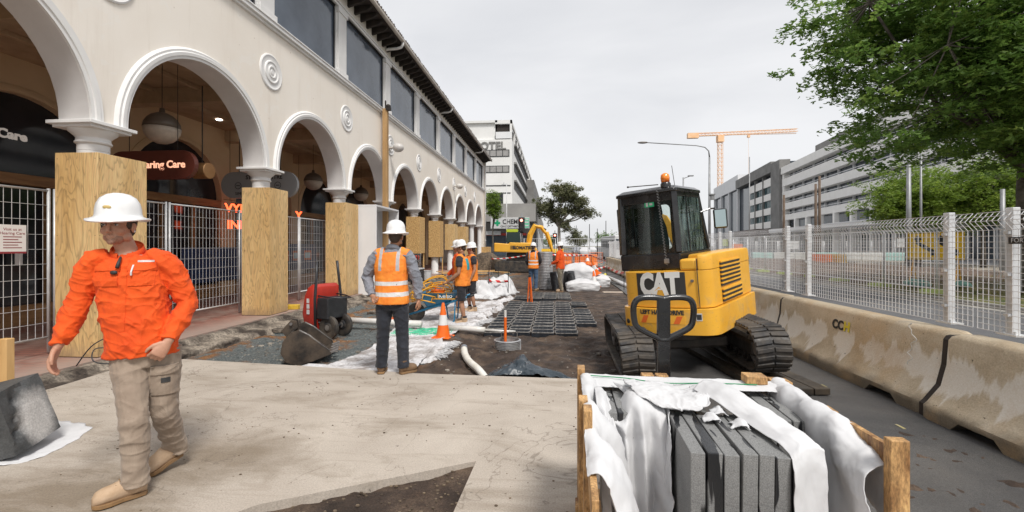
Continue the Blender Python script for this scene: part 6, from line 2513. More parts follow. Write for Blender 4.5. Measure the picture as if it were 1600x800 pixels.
# right drape: tent over the gap, with a hanging front
cloth('cloth_panel', [[(.0, .32, .81), (.06, .36, .845), (.13, .37, .84), (.20, .36, .80)], [(.06, .20, .80), (.12, .23, .84), (.20, .24, .825), (.275, .22, .775)],
                      [(.14, .05, .765), (.19, .06, .80), (.26, .06, .80), (.315, .03, .765)], [(.205, -.19, .752), (.24, -.18, .77), (.30, -.165, .775), (.352, -.16, .755)],
                      [(.208, -.258, .70), (.24, -.245, .72), (.30, -.215, .73), (.358, -.185, .71)], [(.208, -.265, .45), (.25, -.25, .45), (.30, -.23, .45), (.36, -.20, .45)], [(.208, -.27, .11), (.25, -.26, .11), (.30, -.24, .11), (.36, -.21, .11)]], M_FELT, t, .007, 6, (70, 34), 31)
# right rim curtain: hangs inside, folds over the rim and outside
rows = []
for y, iz, k in ((.60, .70, 0), (.45, .30, .01), (.30, .12, -.01), (.15, .10, .012), (.02, .10, -.01), (-.10, .10, .012), (-.20, .10, 0), (-.27, .10, .01)):
    d = max(0, .0 - y)
    rows.append([(.435 + k, y - .12 * (y < .2), iz), (.45 + k, y - .06, .50 if y < .5 else .74), (.465 - k, y, .755 - d * .35), (.53, y + .02, .80 - d * .25), (.60 - d * .1, y + .03, .72 - d * .3), (.615 - d * .1, y + .03, .50 - d * .3)])
cloth('cloth_panel', rows, M_FELT, t, .012, 5, (70, 50), 43)
# crumpled scraps on the front row
for i, (x, y, z, rz) in enumerate(((.02, .07, .752, .3), (.12, .0, .755, 1.2), (.07, .14, .758, .6))):
    mb = cloth('cloth_scrap', [[(x - .05, y - .02, z), (x, y - .03, z + .02), (x + .03, y - .02, z + .004)], [(x - .04, y + .02, z + .01), (x, y + .02, z + .03), (x + .03, y + .02, z + .012)], [(x - .03, y + .06, z), (x + .0, y + .06, z + .015), (x + .04, y + .05, z)]], M_FELT, t, .006, 20, (14, 14), i * 5, rag=.02)
m = MB(); pts = [(-.52, .56, .80), (-.3, .54, .795), (-.1, .50, .785), (.15, .52, .785), (.4, .5, .79)]
m.tube([spline([V(p) for p in pts], i / 30) for i in range(31)], .003, 5)
tag(m.build('strapping', mat('green_strap', (0.02, 0.25, 0.10), None, .4), None, loc=(0.70, 2.055, 0.003)), 'thin green strap lying across the cloth at the back of the crate', 'strap')

# ---- pallet truck with its loop handle behind the crate
PJ = Matrix.Translation((0.66, 2.98, 0))
t = thing('pallet_truck', 'black pallet truck with tall loop handle standing between crate and excavator', 'pallet truck', (0.672, 2.845, 0.0), R(5.4))
m = MB()
lp = [(0, 0, 1.220), (.05, 0, 1.230), (.12, 0, 1.230), (.165, 0, 1.215), (.185, 0, 1.175), (.183, 0, 1.105), (.165, 0, 1.050), (.10, 0, 1.010), (.045, 0, 0.985), (.02, 0, 0.970), (-.02, 0, 0.970), (-.045, 0, 0.985), (-.10, 0, 1.010), (-.165, 0, 1.050), (-.183, 0, 1.105), (-.185, 0, 1.175), (-.165, 0, 1.215), (-.12, 0, 1.230), (-.05, 0, 1.230)]
m.tube([spline([V(p) for p in lp + [lp[0]]], i / 80) for i in range(80)], .019, 10, closed=True)
m.build('loop_handle', M_CABK, t, smooth=True)
m = MB(); m.box(-.040, .040, -.016, .016, .30, 1.225)
m.build('shaft', M_CABK, t, bevel=0.008)
m = MB(); m.box(-.10, .10, -.08, .10, .08, .40); m.cyl((0, 0, .38), (0, 0, .5), .05)
m.build('hydraulic_unit', M_CABK, t, bevel=0.02)
for s in (-1, 1):
    m = MB(); m.box(s * .19 - .08, s * .19 + .08, -1.15, .0, .095, .14)
    m.build('fork', M_CABK, t, bevel=0.01)
for s in (-1, 1):
    m = MB(); m.cyl((s * .05, .0, .09), (s * .09, 0, .09), .09, n=20)
    m.build('wheel', M_BLKP, t, auto=40)

# ---- broken stone block, felt and timber frame at the left edge
t = thing('felt_sheet', 'crumpled white felt sheet under the leaning grey stone block at the left', 'cloth', (0, 0, 0))
cloth('cloth_panel', [[(-4.6, 2.75, .01), (-4.3, 2.72, .015), (-4.0, 2.74, .01), (-3.78, 2.86, .01)], [(-4.6, 3.0, .02), (-4.3, 3.0, .03), (-4.0, 3.0, .02), (-3.74, 3.05, .01)], [(-4.6, 3.5, .02), (-4.3, 3.5, .04), (-4.1, 3.5, .02), (-3.9, 3.45, .01)]], M_FELT, t, .008, 8, (30, 40), 5, rag=.03)
m = MB()
# block: tilted, with a split face
poly = [(-.30, 0), (.30, 0), (.30, .42), (-.30, .42)]
B0 = Matrix.Translation((-3.99, 3.00, 0.05)) @ Matrix.Rotation(R(16), 4, 'Z') @ Matrix.Rotation(R(-13), 4, 'Y') @ Matrix.Rotation(R(8), 4, 'X')
def blk(u, v):
    return None
m.box(-.14, .14, -.19, .19, 0, .47, B0)
bmesh.ops.subdivide_edges(m.bm, edges=m.bm.edges, cuts=14, use_grid_fill=True)
Bi = B0.inverted()
for v_ in m.bm.verts:
    q = Bi @ v_.co
    # conchoidal break on one corner of the front face
    if q.x > .10:
        d = (q.y + .10) * .9 - (q.z - .22) * .35
        k = max(0, 1 - abs(d) / .08)
        q.x -= .040 * k * (0.6 + fbm(q.y * 9, q.z * 9, 2))
    q.x += .004 * fbm(q.y * 10, q.z * 10, 5)
    q.y += .003 * fbm(q.x * 12, q.z * 12, 8)
    v_.co = B0 @ q
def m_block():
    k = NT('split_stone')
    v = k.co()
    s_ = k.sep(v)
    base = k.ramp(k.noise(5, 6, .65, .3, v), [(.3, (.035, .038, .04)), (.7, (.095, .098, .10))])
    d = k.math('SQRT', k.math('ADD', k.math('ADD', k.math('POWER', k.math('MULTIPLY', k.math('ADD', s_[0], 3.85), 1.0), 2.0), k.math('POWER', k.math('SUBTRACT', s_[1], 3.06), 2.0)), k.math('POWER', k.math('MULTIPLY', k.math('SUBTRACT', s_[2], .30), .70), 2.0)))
    f_ = k.ramp(k.math('ADD', d, k.math('MULTIPLY', k.noise(6, 6, .7, .5, v), .12)), [(.17, 1.0), (.25, 0.0)])  # pale patch paints the block's lit face, other faces stay dark
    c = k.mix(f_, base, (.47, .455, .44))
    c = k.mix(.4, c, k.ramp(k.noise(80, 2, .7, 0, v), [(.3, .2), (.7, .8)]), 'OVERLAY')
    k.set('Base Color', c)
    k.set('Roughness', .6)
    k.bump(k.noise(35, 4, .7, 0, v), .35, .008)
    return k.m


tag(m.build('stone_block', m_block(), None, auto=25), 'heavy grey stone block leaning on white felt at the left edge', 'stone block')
t = thing('timber_trestle', 'upright pale timber trestle end standing behind the grey stone block at the left edge', 'trestle', (-4.42, 3.22, 0), R(5))
m = MB(); m.box(-.035, .045, -.03, .03, 0, .80)
m.build('upright', M_PINE, t, bevel=0.004)
m = MB(); m.box(-.6, -.037, -.025, .025, .66, .78)
m.build('cross_board', M_PINE, t, bevel=0.004)
m = MB(); m.box(-.6, -.037, -.025, .025, .34, .42)
m.build('cross_board', M_PINE, t, bevel=0.004)
m = MB(); m.cyl((-.03, -.032, .69), (-.03, -.045, .69), .022, n=10); m.cyl((-.03, -.032, .38), (-.03, -.045, .38), .022, n=10)
m.build('coach_bolt', M_INK, t)

# ---- long geotextile strip, green netting and bunched edge
def gz_(x, y): return dirt_z(x, y)


lc = [(-3.30, 5.56), (-3.02, 6.35), (-2.95, 7.2), (-3.12, 8.3), (-3.20, 9.4), (-3.20, 10.4), (-3.1, 11.6), (-2.9, 13.0)]
rc = [(-1.80, 5.38), (-1.86, 6.2), (-1.90, 7.1), (-1.88, 8.0), (-1.70, 9.3), (-1.62, 10.5), (-1.55, 11.8), (-1.50, 13.0)]
mb = MB()
def strip(u, v):
    a = spline([V((x, y, 0)) for x, y in lc], v)
    b = spline([V((x, y, 0)) for x, y in rc], v)
    p = a * (1 - u) + b * u
    edge = min(u, 1 - u)
    p.x += .05 * fbm(p.y * 2, u * 4, 3) * (1 if edge < .1 else .3)
    z = gz_(p.x, p.y) * .6 + .0 + .003 * fbm(p.x * 3, p.y * 3, 1) + .006 * max(0, 1 - abs(mn.noise(V((p.x * 1.6, p.y * .8, 4)))) * 9)
    if v < .035: z = max(z, -.02)
    return V((p.x, p.y, z))
mb.grid(strip, 60, 260)
tag(mb.build('geotextile_strip', M_FELTD, None, smooth=True, fix=False, solid=.004), 'long muddy white geotextile strip laid over the soil behind the standing man', 'cloth')

def heap_strip(name, path, w_, h_, m_, lb, seed, cat='cloth', n=(14, 120), amp=.03):
    mb = MB()
    P_ = [V((x, y, 0)) for x, y in path]
    def f(u, v):
        c = spline(P_, v); d = (spline(P_, min(v + .01, 1)) - spline(P_, max(v - .01, 0))).normalized()
        s_ = V((d.y, -d.x, 0))
        k = 1 + .35 * mn.noise(V((c.y * 4, seed, 0)))
        p = c + s_ * (u - .5) * w_ * k
        z = gz_(p.x, p.y) + h_ * k * math.sin(PI * u) * (0.8 + .5 * mn.noise(V((c.x * 7, c.y * 7, seed)))) + amp * .8 * fbm(p.x * 5, p.y * 5, seed, 2) * math.sin(PI * u)
        taper = min(1, v * 8, (1 - v) * 8)
        return V((p.x + amp * 1.2 * fbm(p.x * 4, p.y * 4, seed + 4, 2), p.y + amp * .5 * fbm(p.y * 5, p.x * 5, seed, 2), gz_(p.x, p.y) - .01 + (z - gz_(p.x, p.y) + .01) * taper))
    mb.grid(f, *n)
    return tag(mb.build(name, m_, None, smooth=True, fix=False, solid=.004), lb, cat)


heap_strip('bunched_cloth', [(-1.72, 9.6), (-1.62, 10.6), (-1.45, 11.8), (-1.58, 12.8), (-1.35, 13.8), (-1.5, 14.6)], .22, .09, M_FELTD, 'bunched white cloth edge running beside the black drainage grids', 2, amp=.05)
heap_strip('bunched_cloth', [(-2.5, 14.2), (-2.2, 14.8), (-1.9, 15.3), (-1.75, 16.2)], 1.0, .62, M_FELT, 'big white crumpled cloth bag left of the man in jeans', 6, amp=.07, n=(30, 60))
heap_strip('bunched_cloth', [(-3.2, 14.1), (-2.7, 14.0), (-2.2, 14.1), (-1.8, 13.9)], .5, .12, M_FELT, 'low crumpled white cloth lying at the foot of the big bag', 9, amp=.05, n=(20, 60))
heap_strip('fringed_mat', [(-1.80, 6.2), (-1.82, 6.9), (-1.80, 7.45)], .34, .06, M_FELTD, 'short frayed pale mat edge sticking out below the traffic cone', 12, amp=.025)
heap_strip('fringed_mat', [(-1.78, 8.8), (-1.66, 9.4), (-1.55, 10.0)], .34, .07, M_FELTD, 'short frayed pale mat edge below the boots of the wheelbarrow man', 15, amp=.025)
# fringe threads
for (lb, pth, L) in (('frayed threads hanging from the mat below the cone', [(-1.70, 6.3), (-1.68, 7.4)], .12), ('frayed threads along the mat at the wheelbarrow man', [(-1.62, 8.9), (-1.44, 10.0)], .12)):
    mb = MB()
    a, b = pth
    for i in range(150):
        t_ = i / 150
        x, y = a[0] + (b[0] - a[0]) * t_, a[1] + (b[1] - a[1]) * t_
        x += random.uniform(-.04, .04)
        z = gz_(x, y) + .05
        mb.bar((x, y, z), (x + L * random.uniform(.6, 1.3), y - random.uniform(.0, .08), z - random.uniform(.0, .045)), .009, .004)
    tag(mb.build('fringe', M_FELT, None, fix=False), lb, 'fringe', kind='stuff')

t = thing('green_netting', 'green plastic netting stretched across the geotextile strip beside the pipe', 'netting', (0, 0, 0))
mb = MB()
for i in range(26):
    u = i / 25
    pts = []
    for j in range(14):
        v = j / 13
        x = -3.02 + 1.05 * v + .03 * math.sin(u * 17 + v * 9)
        y = 7.95 + .62 * u + .12 * v + .03 * mn.noise(V((u * 9, v * 7, 3)))
        pts.append((x, y, gz_(x, y) + .06 + .012 * mn.noise(V((x * 9, y * 9, 1)))))
    mb.tube(pts, .0045, 4)
for j in range(22):
    v = j / 21
    pts = []
    for i in range(12):
        u = i / 11
        x = -3.02 + 1.05 * v + .04 * math.sin(u * 7 + v * 5)
        y = 7.95 + .62 * u + .12 * v
        pts.append((x, y, gz_(x, y) + .062 + .012 * mn.noise(V((x * 9, y * 9, 1)))))
    mb.tube(pts, .0045, 4)
mb.build('net', mat('green_net', (0.02, 0.42, 0.22), (0.10, 0.55, 0.33), .5, ns=8), t, fix=False)

# ---- pipes
M_PVC = mat('white_pvc', (0.62, 0.60, 0.56), (0.72, 0.71, 0.69), 0.4, ns=5, rvar=.1)
m = MB(); m.tube([(-4.55, 8.90, .02), (-3.5, 8.72, .02), (-2.6, 8.58, .015)], .062, 14); m.tube([(-3.0, 8.649, .018), (-2.9, 8.632, .018)], .071, 14)
tag(m.build('pvc_pipe', M_PVC, None, smooth=True), 'white plastic pipe lying behind the standing man, from the red barrow', 'pipe')
m = MB(); m.tube([(-2.02, 8.42, -.02), (-1.5, 8.36, -.03), (-1.30, 8.34, -.035)], [.060, .058, .055], 14); m.tube([(-1.32, 8.34, -.035), (-.72, 8.28, -.05)], .026, 12)
tag(m.build('pvc_pipe', M_PVC, None, smooth=True), 'white plastic pipe with thin end running from the cone towards the grids', 'pipe')
# ribbed white conduit coming out of the soil
pts = [V((-1.37, 6.72, .00)), V((-1.30, 6.45, -.035)), V((-1.18, 6.15, -.06)), V((-.98, 5.80, -.085)), V((-.80, 5.5, -.16))]
m = MB()
ct = [spline(pts, i / 120) for i in range(121)]
m.tube(ct, [.044 + (.005 if i % 3 == 0 else 0) for i in range(121)], 14, cap=False)
cdt = m.build('conduit', mat('ribbed_conduit', (0.62, 0.58, 0.50), (0.74, 0.72, 0.68), .5, ns=5), None, smooth=True, solid=.004)
tag(cdt, 'short ribbed white conduit curving out of the soil at the slab edge', 'conduit')
m = MB(); m.tube([ct[0] + (ct[0] - ct[3]) * .2, ct[0], ct[10]], [.052, .054, .052], 14, cap=False)
m.build('coupling', mat('grey_coupling', (0.20, 0.22, 0.25), None, .5), cdt, smooth=True)
# ring chamber
t = thing('ring_chamber', 'low round chamber of stacked galvanised ribbed rings in the soil', 'chamber', (-.76, 7.25, -.16))
m = MB()
pr = []
for i in range(8):
    z = i * .024
    pr += [(.205, z), (.222, z + .006), (.222, z + .012), (.205, z + .019)]
pr += [(.195, .19), (.190, .17), (.190, .02)]
m.lathe(pr, n=40)
m.build('ribbed_wall', mat('galv_ring', (0.36, 0.36, 0.37), (0.55, 0.55, 0.55), .38, .6, ns=6), t, auto=30)
m = MB(); m.lathe([(.0001, .03), (.188, .03), (.188, .1), (.0001, .1)], n=30)
m.build('soil_fill', M_EARTH, t)
t = thing('marker_post', 'orange marker tube with white top standing in the round chamber', 'post', (-.80, 7.30, -.06))
m = MB(); m.cyl((0, 0, 0), (0, 0, .44), .024, n=14)
m.build('tube', mat('orange_plastic', (0.85, 0.16, 0.015), (0.75, 0.13, 0.01), .45, ns=5), t, auto=40)
m = MB(); m.cyl((0, 0, .44), (0, 0, .55), .021, n=14)
m.build('tube_top', M_PVC, t, auto=40)
t = thing('pipe_clamp', 'small U shaped metal bracket on the round chamber', 'bracket', (-.74, 7.36, .02))
m = MB(); m.tube([(-.13, 0, 0), (-.13, 0, .09), (-.11, 0, .11), (-.07, 0, .11), (-.06, 0, .07)], .008, 6); m.tube([(.13, 0, 0), (.13, 0, .09), (.11, 0, .11), (.07, 0, .11), (.06, 0, .07)], .008, 6); m.bar((-.14, 0, .01), (.14, 0, .01), .02)
m.build('bracket', M_HUB, t)
# black film
t = thing('plastic_sheet', 'dark blue black plastic sheeting crumpled at the far edge of the slab', 'sheet', (0, 0, 0))
M_FILM = mat('black_film', (0.022, 0.032, 0.042), (0.05, 0.065, 0.08), .32, ns=5, rvar=.1)
cloth('film_fold', [[(-.85, 5.42, -.03), (-.6, 5.42, .0), (-.40, 5.44, -.01), (-.2, 5.42, .005), (.1, 5.38, -.01), (.28, 5.36, -.04)], [(-.82, 5.62, -.06), (-.6, 5.62, .06), (-.42, 5.66, .12), (-.28, 5.6, .05), (.05, 5.5, .02), (.26, 5.42, -.04)],
                    [(-.74, 5.85, -.09), (-.56, 5.9, .02), (-.42, 5.95, .11), (-.30, 5.9, .02), (.02, 5.6, -.03), (.24, 5.48, -.07)], [(-.66, 6.05, -.13), (-.55, 6.1, -.09), (-.43, 6.12, -.05), (-.32, 6.05, -.1), (.0, 5.7, -.11), (.22, 5.52, -.1)]], M_FILM, t, .022, 7, (46, 70), 3)

# ---- loose excavator bucket
t = thing('digger_bucket', 'rusty black excavator bucket lying in the trench beside the slab edge', 'bucket', (-3.62, 6.42, -.12), R(24))
M_RUST = mat('rusty_steel', (0.030, 0.026, 0.023), (0.10, 0.075, 0.055), .6, .3, ns=5, rvar=.2, bs=30, bst=.3)
cur = [(.30, .0), (.05, .0), (-.16, .03), (-.28, .13), (-.30, .28), (-.22, .42), (-.08, .50)]
inn = [(.30, .022), (.05, .022), (-.15, .052), (-.262, .142), (-.28, .28), (-.208, .405), (-.075, .48)]
m = MB()
TT = Matrix.Rotation(R(-20), 4, 'Y')
m.prism(cur + list(reversed(inn)), -.34, .34, 'y', TT)
m.build('bucket_shell', M_RUST, t, auto=30)
side = cur + [(.03, .50), (.12, .40), (.30, .10)]
for s in (-1, 1):
    m = MB(); y = s * .345
    m.prism(side, min(y, y + s * .018), max(y, y + s * .018), 'y', TT)
    sp = m.build('side_plate', M_RUST, t, bevel=0.003)
    m = MB()
    pe = [(.30, .06), (.12, .38), (.03, .49)]
    m.tube([TT @ V((x, y + s * .009, z)) for x, z in pe], .014, 6)
    m.build('worn_edge', M_HUB, sp, smooth=True)
for y in (-.27, -.09, .09, .27):
    m = MB(); m.box(.28, .40, y - .03, y + .03, -.005, .028, TT)
    m.build('tooth', M_HUB, t, bevel=.006)
for y in (-.08, .08):
    m = MB(); m.prism([(-.20, .42), (-.02, .50), (.0, .60), (-.06, .64), (-.14, .60), (-.24, .54)], y - .012, y + .012, 'y', TT)
    m.build('ear', M_RUST, t, bevel=.004)
m = MB(); m.cyl(TT @ V((-.08, -.13, .59)), TT @ V((-.08, .13, .59)), .02, n=10)
m.build('pin', M_HUB, t)

# ---- red barrow standing on its nose
t = thing('upended_barrow', 'red tub barrow standing upright with black handles pointing up against the paving', 'barrow', (-4.18, 7.92, -.13), R(-18))
m = MB()
rs = []
for z, hx, hy, cx_ in ((.10, .20, .20, -.16), (.16, .26, .26, -.16), (.45, .29, .30, -.17), (.78, .25, .31, -.12), (.92, .20, .30, -.08), (.98, .12, .26, -.06)):
    ring = []
    for sx_, sy_, a0 in ((1, 1, 0), (-1, 1, 90), (-1, -1, 180), (1, -1, 270)):
        r_ = .07
        for i in range(5):
            a = R(a0 + 90 * i / 4)
            ring.append(V((cx_ + sx_ * (hx * .55 - r_) + r_ * math.cos(a), sy_ * (hy - r_) + r_ * math.sin(a), z)))
    rs.append(ring)
m.rings(rs)
m.build('tub', M_REDP, t, smooth=True, bevel=0)
m = MB()
for k, z in enumerate((.70, .60, .5)):
    m.box(-.17, -.11, -.3115 - .002 * 0, -.302, z - .05, z + .03)
m.build('tub_lettering', M_WHP, t)
for y in (-.22, .22):
    m = MB()
    m.tube([(.04, y * 1.4, .16), (.03, y * 1.4, .75), (.02, y * 1.2, 1.12), (.0, y * 1.1, 1.40)], .024, 8)
    m.build('handle', M_BLKP, t, smooth=True)
m = MB()
m.box(-.02, .26, -.24, .24, .36, .74)
m.build('battery_box', M_BLKP, t, bevel=.02)
m = MB(); m.tube([(.0, -.22, .78), (.25, -.2, .76), (.45, -.1, .74), (.47, .1, .74), (.25, .2, .76), (.0, .22, .78)], .014, 6)
m.build('stand', M_BLKP, t, smooth=True)
for y in (-.17, .17):
    m = MB(); m.lathe([(.0001, -.05), (.06, -.05), (.09, -.03), (.17, -.045), (.205, -.03), (.215, 0), (.205, .03), (.17, .045), (.09, .03), (.06, .05), (.0001, .05)], n=26, mtx=Matrix.Translation((.22, y, .215)) @ Matrix.Rotation(R(90), 4, 'X'))
    wl = m.build('wheel', M_RUB, t, auto=40)
    m = MB(); m.lathe([(.0001, -.055), (.05, -.052), (.05, .052), (.0001, .055)], n=16, mtx=Matrix.Translation((.22, y, .215)) @ Matrix.Rotation(R(90), 4, 'X'))
    m.build('hub', M_HUB, wl)
m = MB(); m.tube([(.22, -.2, .215), (.22, .2, .215)], .018, 8); m.tube([(.0, -.2, .3), (.22, -.1, .22)], .018, 6); m.tube([(.0, .2, .3), (.22, .1, .22)], .018, 6)
m.build('axle', M_BLKP, t)

# ---- traffic cones
M_CONE = mat('cone_orange', (0.88, 0.17, 0.015), (0.80, 0.13, 0.012), .45, ns=5)
M_REFL = mat('cone_reflective', (0.66, 0.66, 0.65), (0.74, 0.74, 0.73), .5, ns=6)


def cone(loc, lb, h=.70, group='orange traffic cones', tilt=(0, 0)):
    t = thing('traffic_cone', lb, 'cone', loc, group=group, rot=(tilt[0], tilt[1], random.uniform(0, 3)))
    k = h / .7
    def r_(z): return (.145 - .118 * z / .70) * k
    m = MB(); m.box(-.185 * k, .185 * k, -.185 * k, .185 * k, 0, .03 * k)
    m.build('base', M_CONE, t, bevel=.01)
    m = MB(); m.lathe([(r_(.03), .03 * k), (r_(.26), .26 * k)], n=24)
    m.build('lower_body', M_CONE, t, auto=40)
    m = MB(); m.lathe([(r_(.26) + .003, .26 * k), (r_(.46) + .003, .46 * k)], n=24)
    m.build('reflective_band', M_REFL, t, auto=40)
    m = MB(); m.lathe([(r_(.46), .46 * k), (r_(.68), .68 * k), (r_(.7) * .8, .70 * k), (.0001, .70 * k)], n=24)
    m.build('tip', M_CONE, t, auto=40)
    return t


cone((-1.98, 7.86, -.09), 'orange traffic cone with white band standing on the geotextile by the pipe', .62)
cone((-3.55, 9.9, -.12), 'plain orange cone half hidden behind the standing man', .55)
cone((1.50, 16.9, .0), 'nearest orange cone resting against the white bags on the right', .62, tilt=(-.12, 0))
cone((1.35, 18.2, .72), 'orange cone lying on top of the white bags, left one', .55, tilt=(-.5, .2))
cone((1.68, 18.2, .42), 'orange cone leaning on the white bags, right one', .6, tilt=(-.4, -.1))
cone((1.62, 20.6, -.08), 'orange cone standing behind the white bags', .7)
cone((2.05, 24.0, -.08), 'small far orange cone beside the striped tape', .7)

# ---- blue wheelbarrow with yellow frames
M_BLUE = mat('barrow_blue', (0.015, 0.14, 0.27), (0.02, 0.19, 0.34), .38, ns=4, coat=.2, rvar=.1)
t = thing('wheelbarrow', 'blue wheelbarrow loaded with yellow wire frames beside the traffic cone', 'wheelbarrow', (-2.52, 9.62, -.10), R(4))
m = MB()
for k, (z, x0, x1, hy) in enumerate(((.36, -.22, .22, .20), (.64, -.42, .46, .33), (.655, -.44, .48, .35), (.64, -.41, .45, .32), (.375, -.20, .20, .18))):
    pass
rs = []
for z, x0, x1, hy in ((.34, -.24, .20, .19), (.50, -.34, .34, .27), (.64, -.43, .47, .33), (.652, -.45, .49, .35), (.640, -.42, .46, .32), (.37, -.23, .19, .18)):
    ring = []
    for sx_, sy_, a0 in ((1, 1, 0), (-1, 1, 90), (-1, -1, 180), (1, -1, 270)):
        for i in range(4):
            a = R(a0 + 30 * i); r_ = .06
            cx_ = (x1 - r_) if sx_ > 0 else (x0 + r_)
            ring.append(V((cx_ + r_ * math.cos(a), sy_ * (hy - r_) + r_ * math.sin(a), z)))
    rs.append(ring)
m.rings(rs)
m.build('tray', M_BLUE, t, auto=40)
for s in (-1, 1):
    m = MB(); m.tube([(-.62, s * .10, .16), (-.1, s * .20, .33), (.35, s * .27, .46), (.78, s * .28, .60)], .022, 8)
    fr_ = m.build('frame_tube', M_BLUE, t, smooth=True)
    m = MB(); m.tube([(.66, s * .28, .56), (.80, s * .28, .605)], .026, 8)
    m.build('grip', M_BLKP, fr_, smooth=True)
    m = MB(); m.tube([(.12, s * .24, .38), (.16, s * .24, .04), (.20, s * .24, .01), (.34, s * .24, .01), (.38, s * .25, .06), (.40, s * .27, .46)], .016, 8)
    m.build('leg', M_BLUE, t, smooth=True)
m = MB()
m.lathe([(.0001, -.035), (.05, -.035), (.07, -.02), (.13, -.03), (.175, -.04), (.195, -.02), (.2, 0), (.195, .02), (.175, .04), (.13, .03), (.07, .02), (.05, .035), (.0001, .035)], n=28, mtx=Matrix.Translation((-.50, 0, .20)) @ Matrix.Rotation(R(90), 4, 'X'))
m.build('wheel', M_RUB, t, auto=40)
text('Kelso', .13, M_WHP, t, plane_m((.20, -.318, .585), (1, 0, 0), (0, .28, 1)), .002, name='script_lettering', bold=.002)
M_YFR = mat('yellow_wire_frame', (0.78, 0.40, 0.02), (0.70, 0.32, 0.02), .45, ns=6)
names = ['topmost yellow wire frame piled on the blue wheelbarrow', 'yellow arched wire frame on the wheelbarrow, nearest the man', 'yellow wire frame leaning out over the barrow nose', 'yellow wire frame lying flat along the wheelbarrow load', 'yellow wire frame at the back of the wheelbarrow load', 'yellow bent tube loop resting low in the tray']
for i, (x, y, z, rx, ry, rz) in enumerate(((-.15, .05, .86, .2, -.35, .1), (.12, -.12, .66, 1.45, 0, .05), (-.42, -.05, .72, .9, -.5, .4), (-.05, .1, .74, .3, -.12, -.1), (-.1, .22, .70, 1.2, .1, .2), (-.35, -.2, .62, 1.3, .1, -.3))):
    f_ = thing('wire_frame', names[i], 'wire frame', t.location + V((x * .9 + .04, y, z - .10)), rot=(rx, ry, rz), group='yellow wire frames in the wheelbarrow')
    m = MB()
    w_, h_ = .29, .20
    for yy in (-.06, .06):
        lp_ = [(-w_, yy, -.02)] + [(-w_ * math.cos(PI * q / 10), yy, h_ * math.sin(PI * q / 10) ** .6) for q in range(11)] + [(w_, yy, -.02)]
        m.tube(lp_, .012, 6)
    for q in (-.25, -.09, .09, .25): m.tube([(q, -.06, .02 + h_ * (1 - abs(q / w_) ** 2.5) * .95), (q, .06, .02 + h_ * (1 - abs(q / w_) ** 2.5) * .95)], .009, 6)
    m.tube([(-w_, -.06, 0), (w_, -.06, 0)], .010, 6); m.tube([(-w_, .06, 0), (w_, .06, 0)], .010, 6)
    m.build('wire', M_YFR, f_, smooth=True)
o = thing('orange_tub', 'orange plastic tub standing in the wheelbarrow among yellow frames', 'tub', t.location + V((-.02, .02, .42)))
m = MB(); m.lathe([(.0001, 0), (.12, 0), (.15, .26), (.16, .26), (.14, .24), (.0001, .24)], n=20)
m.build('tub_shell', M_CONE, o, auto=40)

# ---- black drainage cells in rows
M_CELL = mat('drain_cell_black', (0.010, 0.013, 0.018), (0.03, 0.036, 0.046), .4, ns=6, rvar=.15)
M_CELLT = mat('drain_cell_dusty_rim', (0.10, 0.095, 0.09), (0.32, 0.30, 0.28), .8, ns=14)
c0 = thing('drainage_cell', 'black plastic drainage grid cell set flush in a row in the brown soil', 'drainage cell', group='black drainage grid cells')
m = MB()
cw, cd = .205, .165
m.box(-cw, cw, -cd, cd, -.10, -.02)
for i in range(4):
    y = -cd + .03 + i * (2 * cd - .06) / 3
    m.box(-cw + .02, cw - .02, y - .009, y + .009, -.019, .0)
for i in range(5):
    x = -cw + .03 + i * (2 * cw - .06) / 4
    m.box(x - .006, x + .006, -cd + .02, cd - .02, -.019, -.008)
m.build('grid', M_CELL, c0)
m = MB()
seg = []
for sx_, sy_, a0 in ((1, 1, 0), (-1, 1, 90), (-1, -1, 180), (1, -1, 270)):
    for i in range(5):
        a = R(a0 + 22.5 * i)
        seg.append((sx_ * (cw - .06) + .06 * math.cos(a), sy_ * (cd - .06) + .06 * math.sin(a)))
m.tube([(x, y, .0) for x, y in seg], .009, 5, closed=True)
m.build('rim', M_CELLT, c0)
first_c = True
rows_ = []
Y = 8.42
r = 0
while Y < 15.6:
    rows_.append(Y)
    Y += .36
    r += 1
for ri, Y in enumerate(rows_):
    if 13.0 < Y < 13.5: continue
    for ci in range(5):
        x = -1.10 + ci * .44 - (0.0 if Y < 13 else -.08)
        if ci == 4 and (Y < 9.3 or 11.5 < Y < 12.1): continue
        if ci == 0 and Y > 14.5: continue
        if Y > 13.3 and ci == 4: continue
        c = c0 if first_c else dup(c0)
        first_c = False
        c['label'] = 'black drainage grid cell, %s from the left in row %s from the camera' % (('first', 'second', 'third', 'fourth', 'fifth')[ci], ('one two three four five six seven eight nine ten eleven twelve thirteen fourteen fifteen sixteen seventeen eighteen nineteen twenty twentyone'.split())[ri])
        c.location = (x + random.uniform(-.008, .008), Y, -.055 + random.uniform(-.006, .006))
        c.rotation_euler = (R(random.uniform(-1.5, 1.5)), R(random.uniform(-1.5, 1.5)), R(random.uniform(-1, 1)))

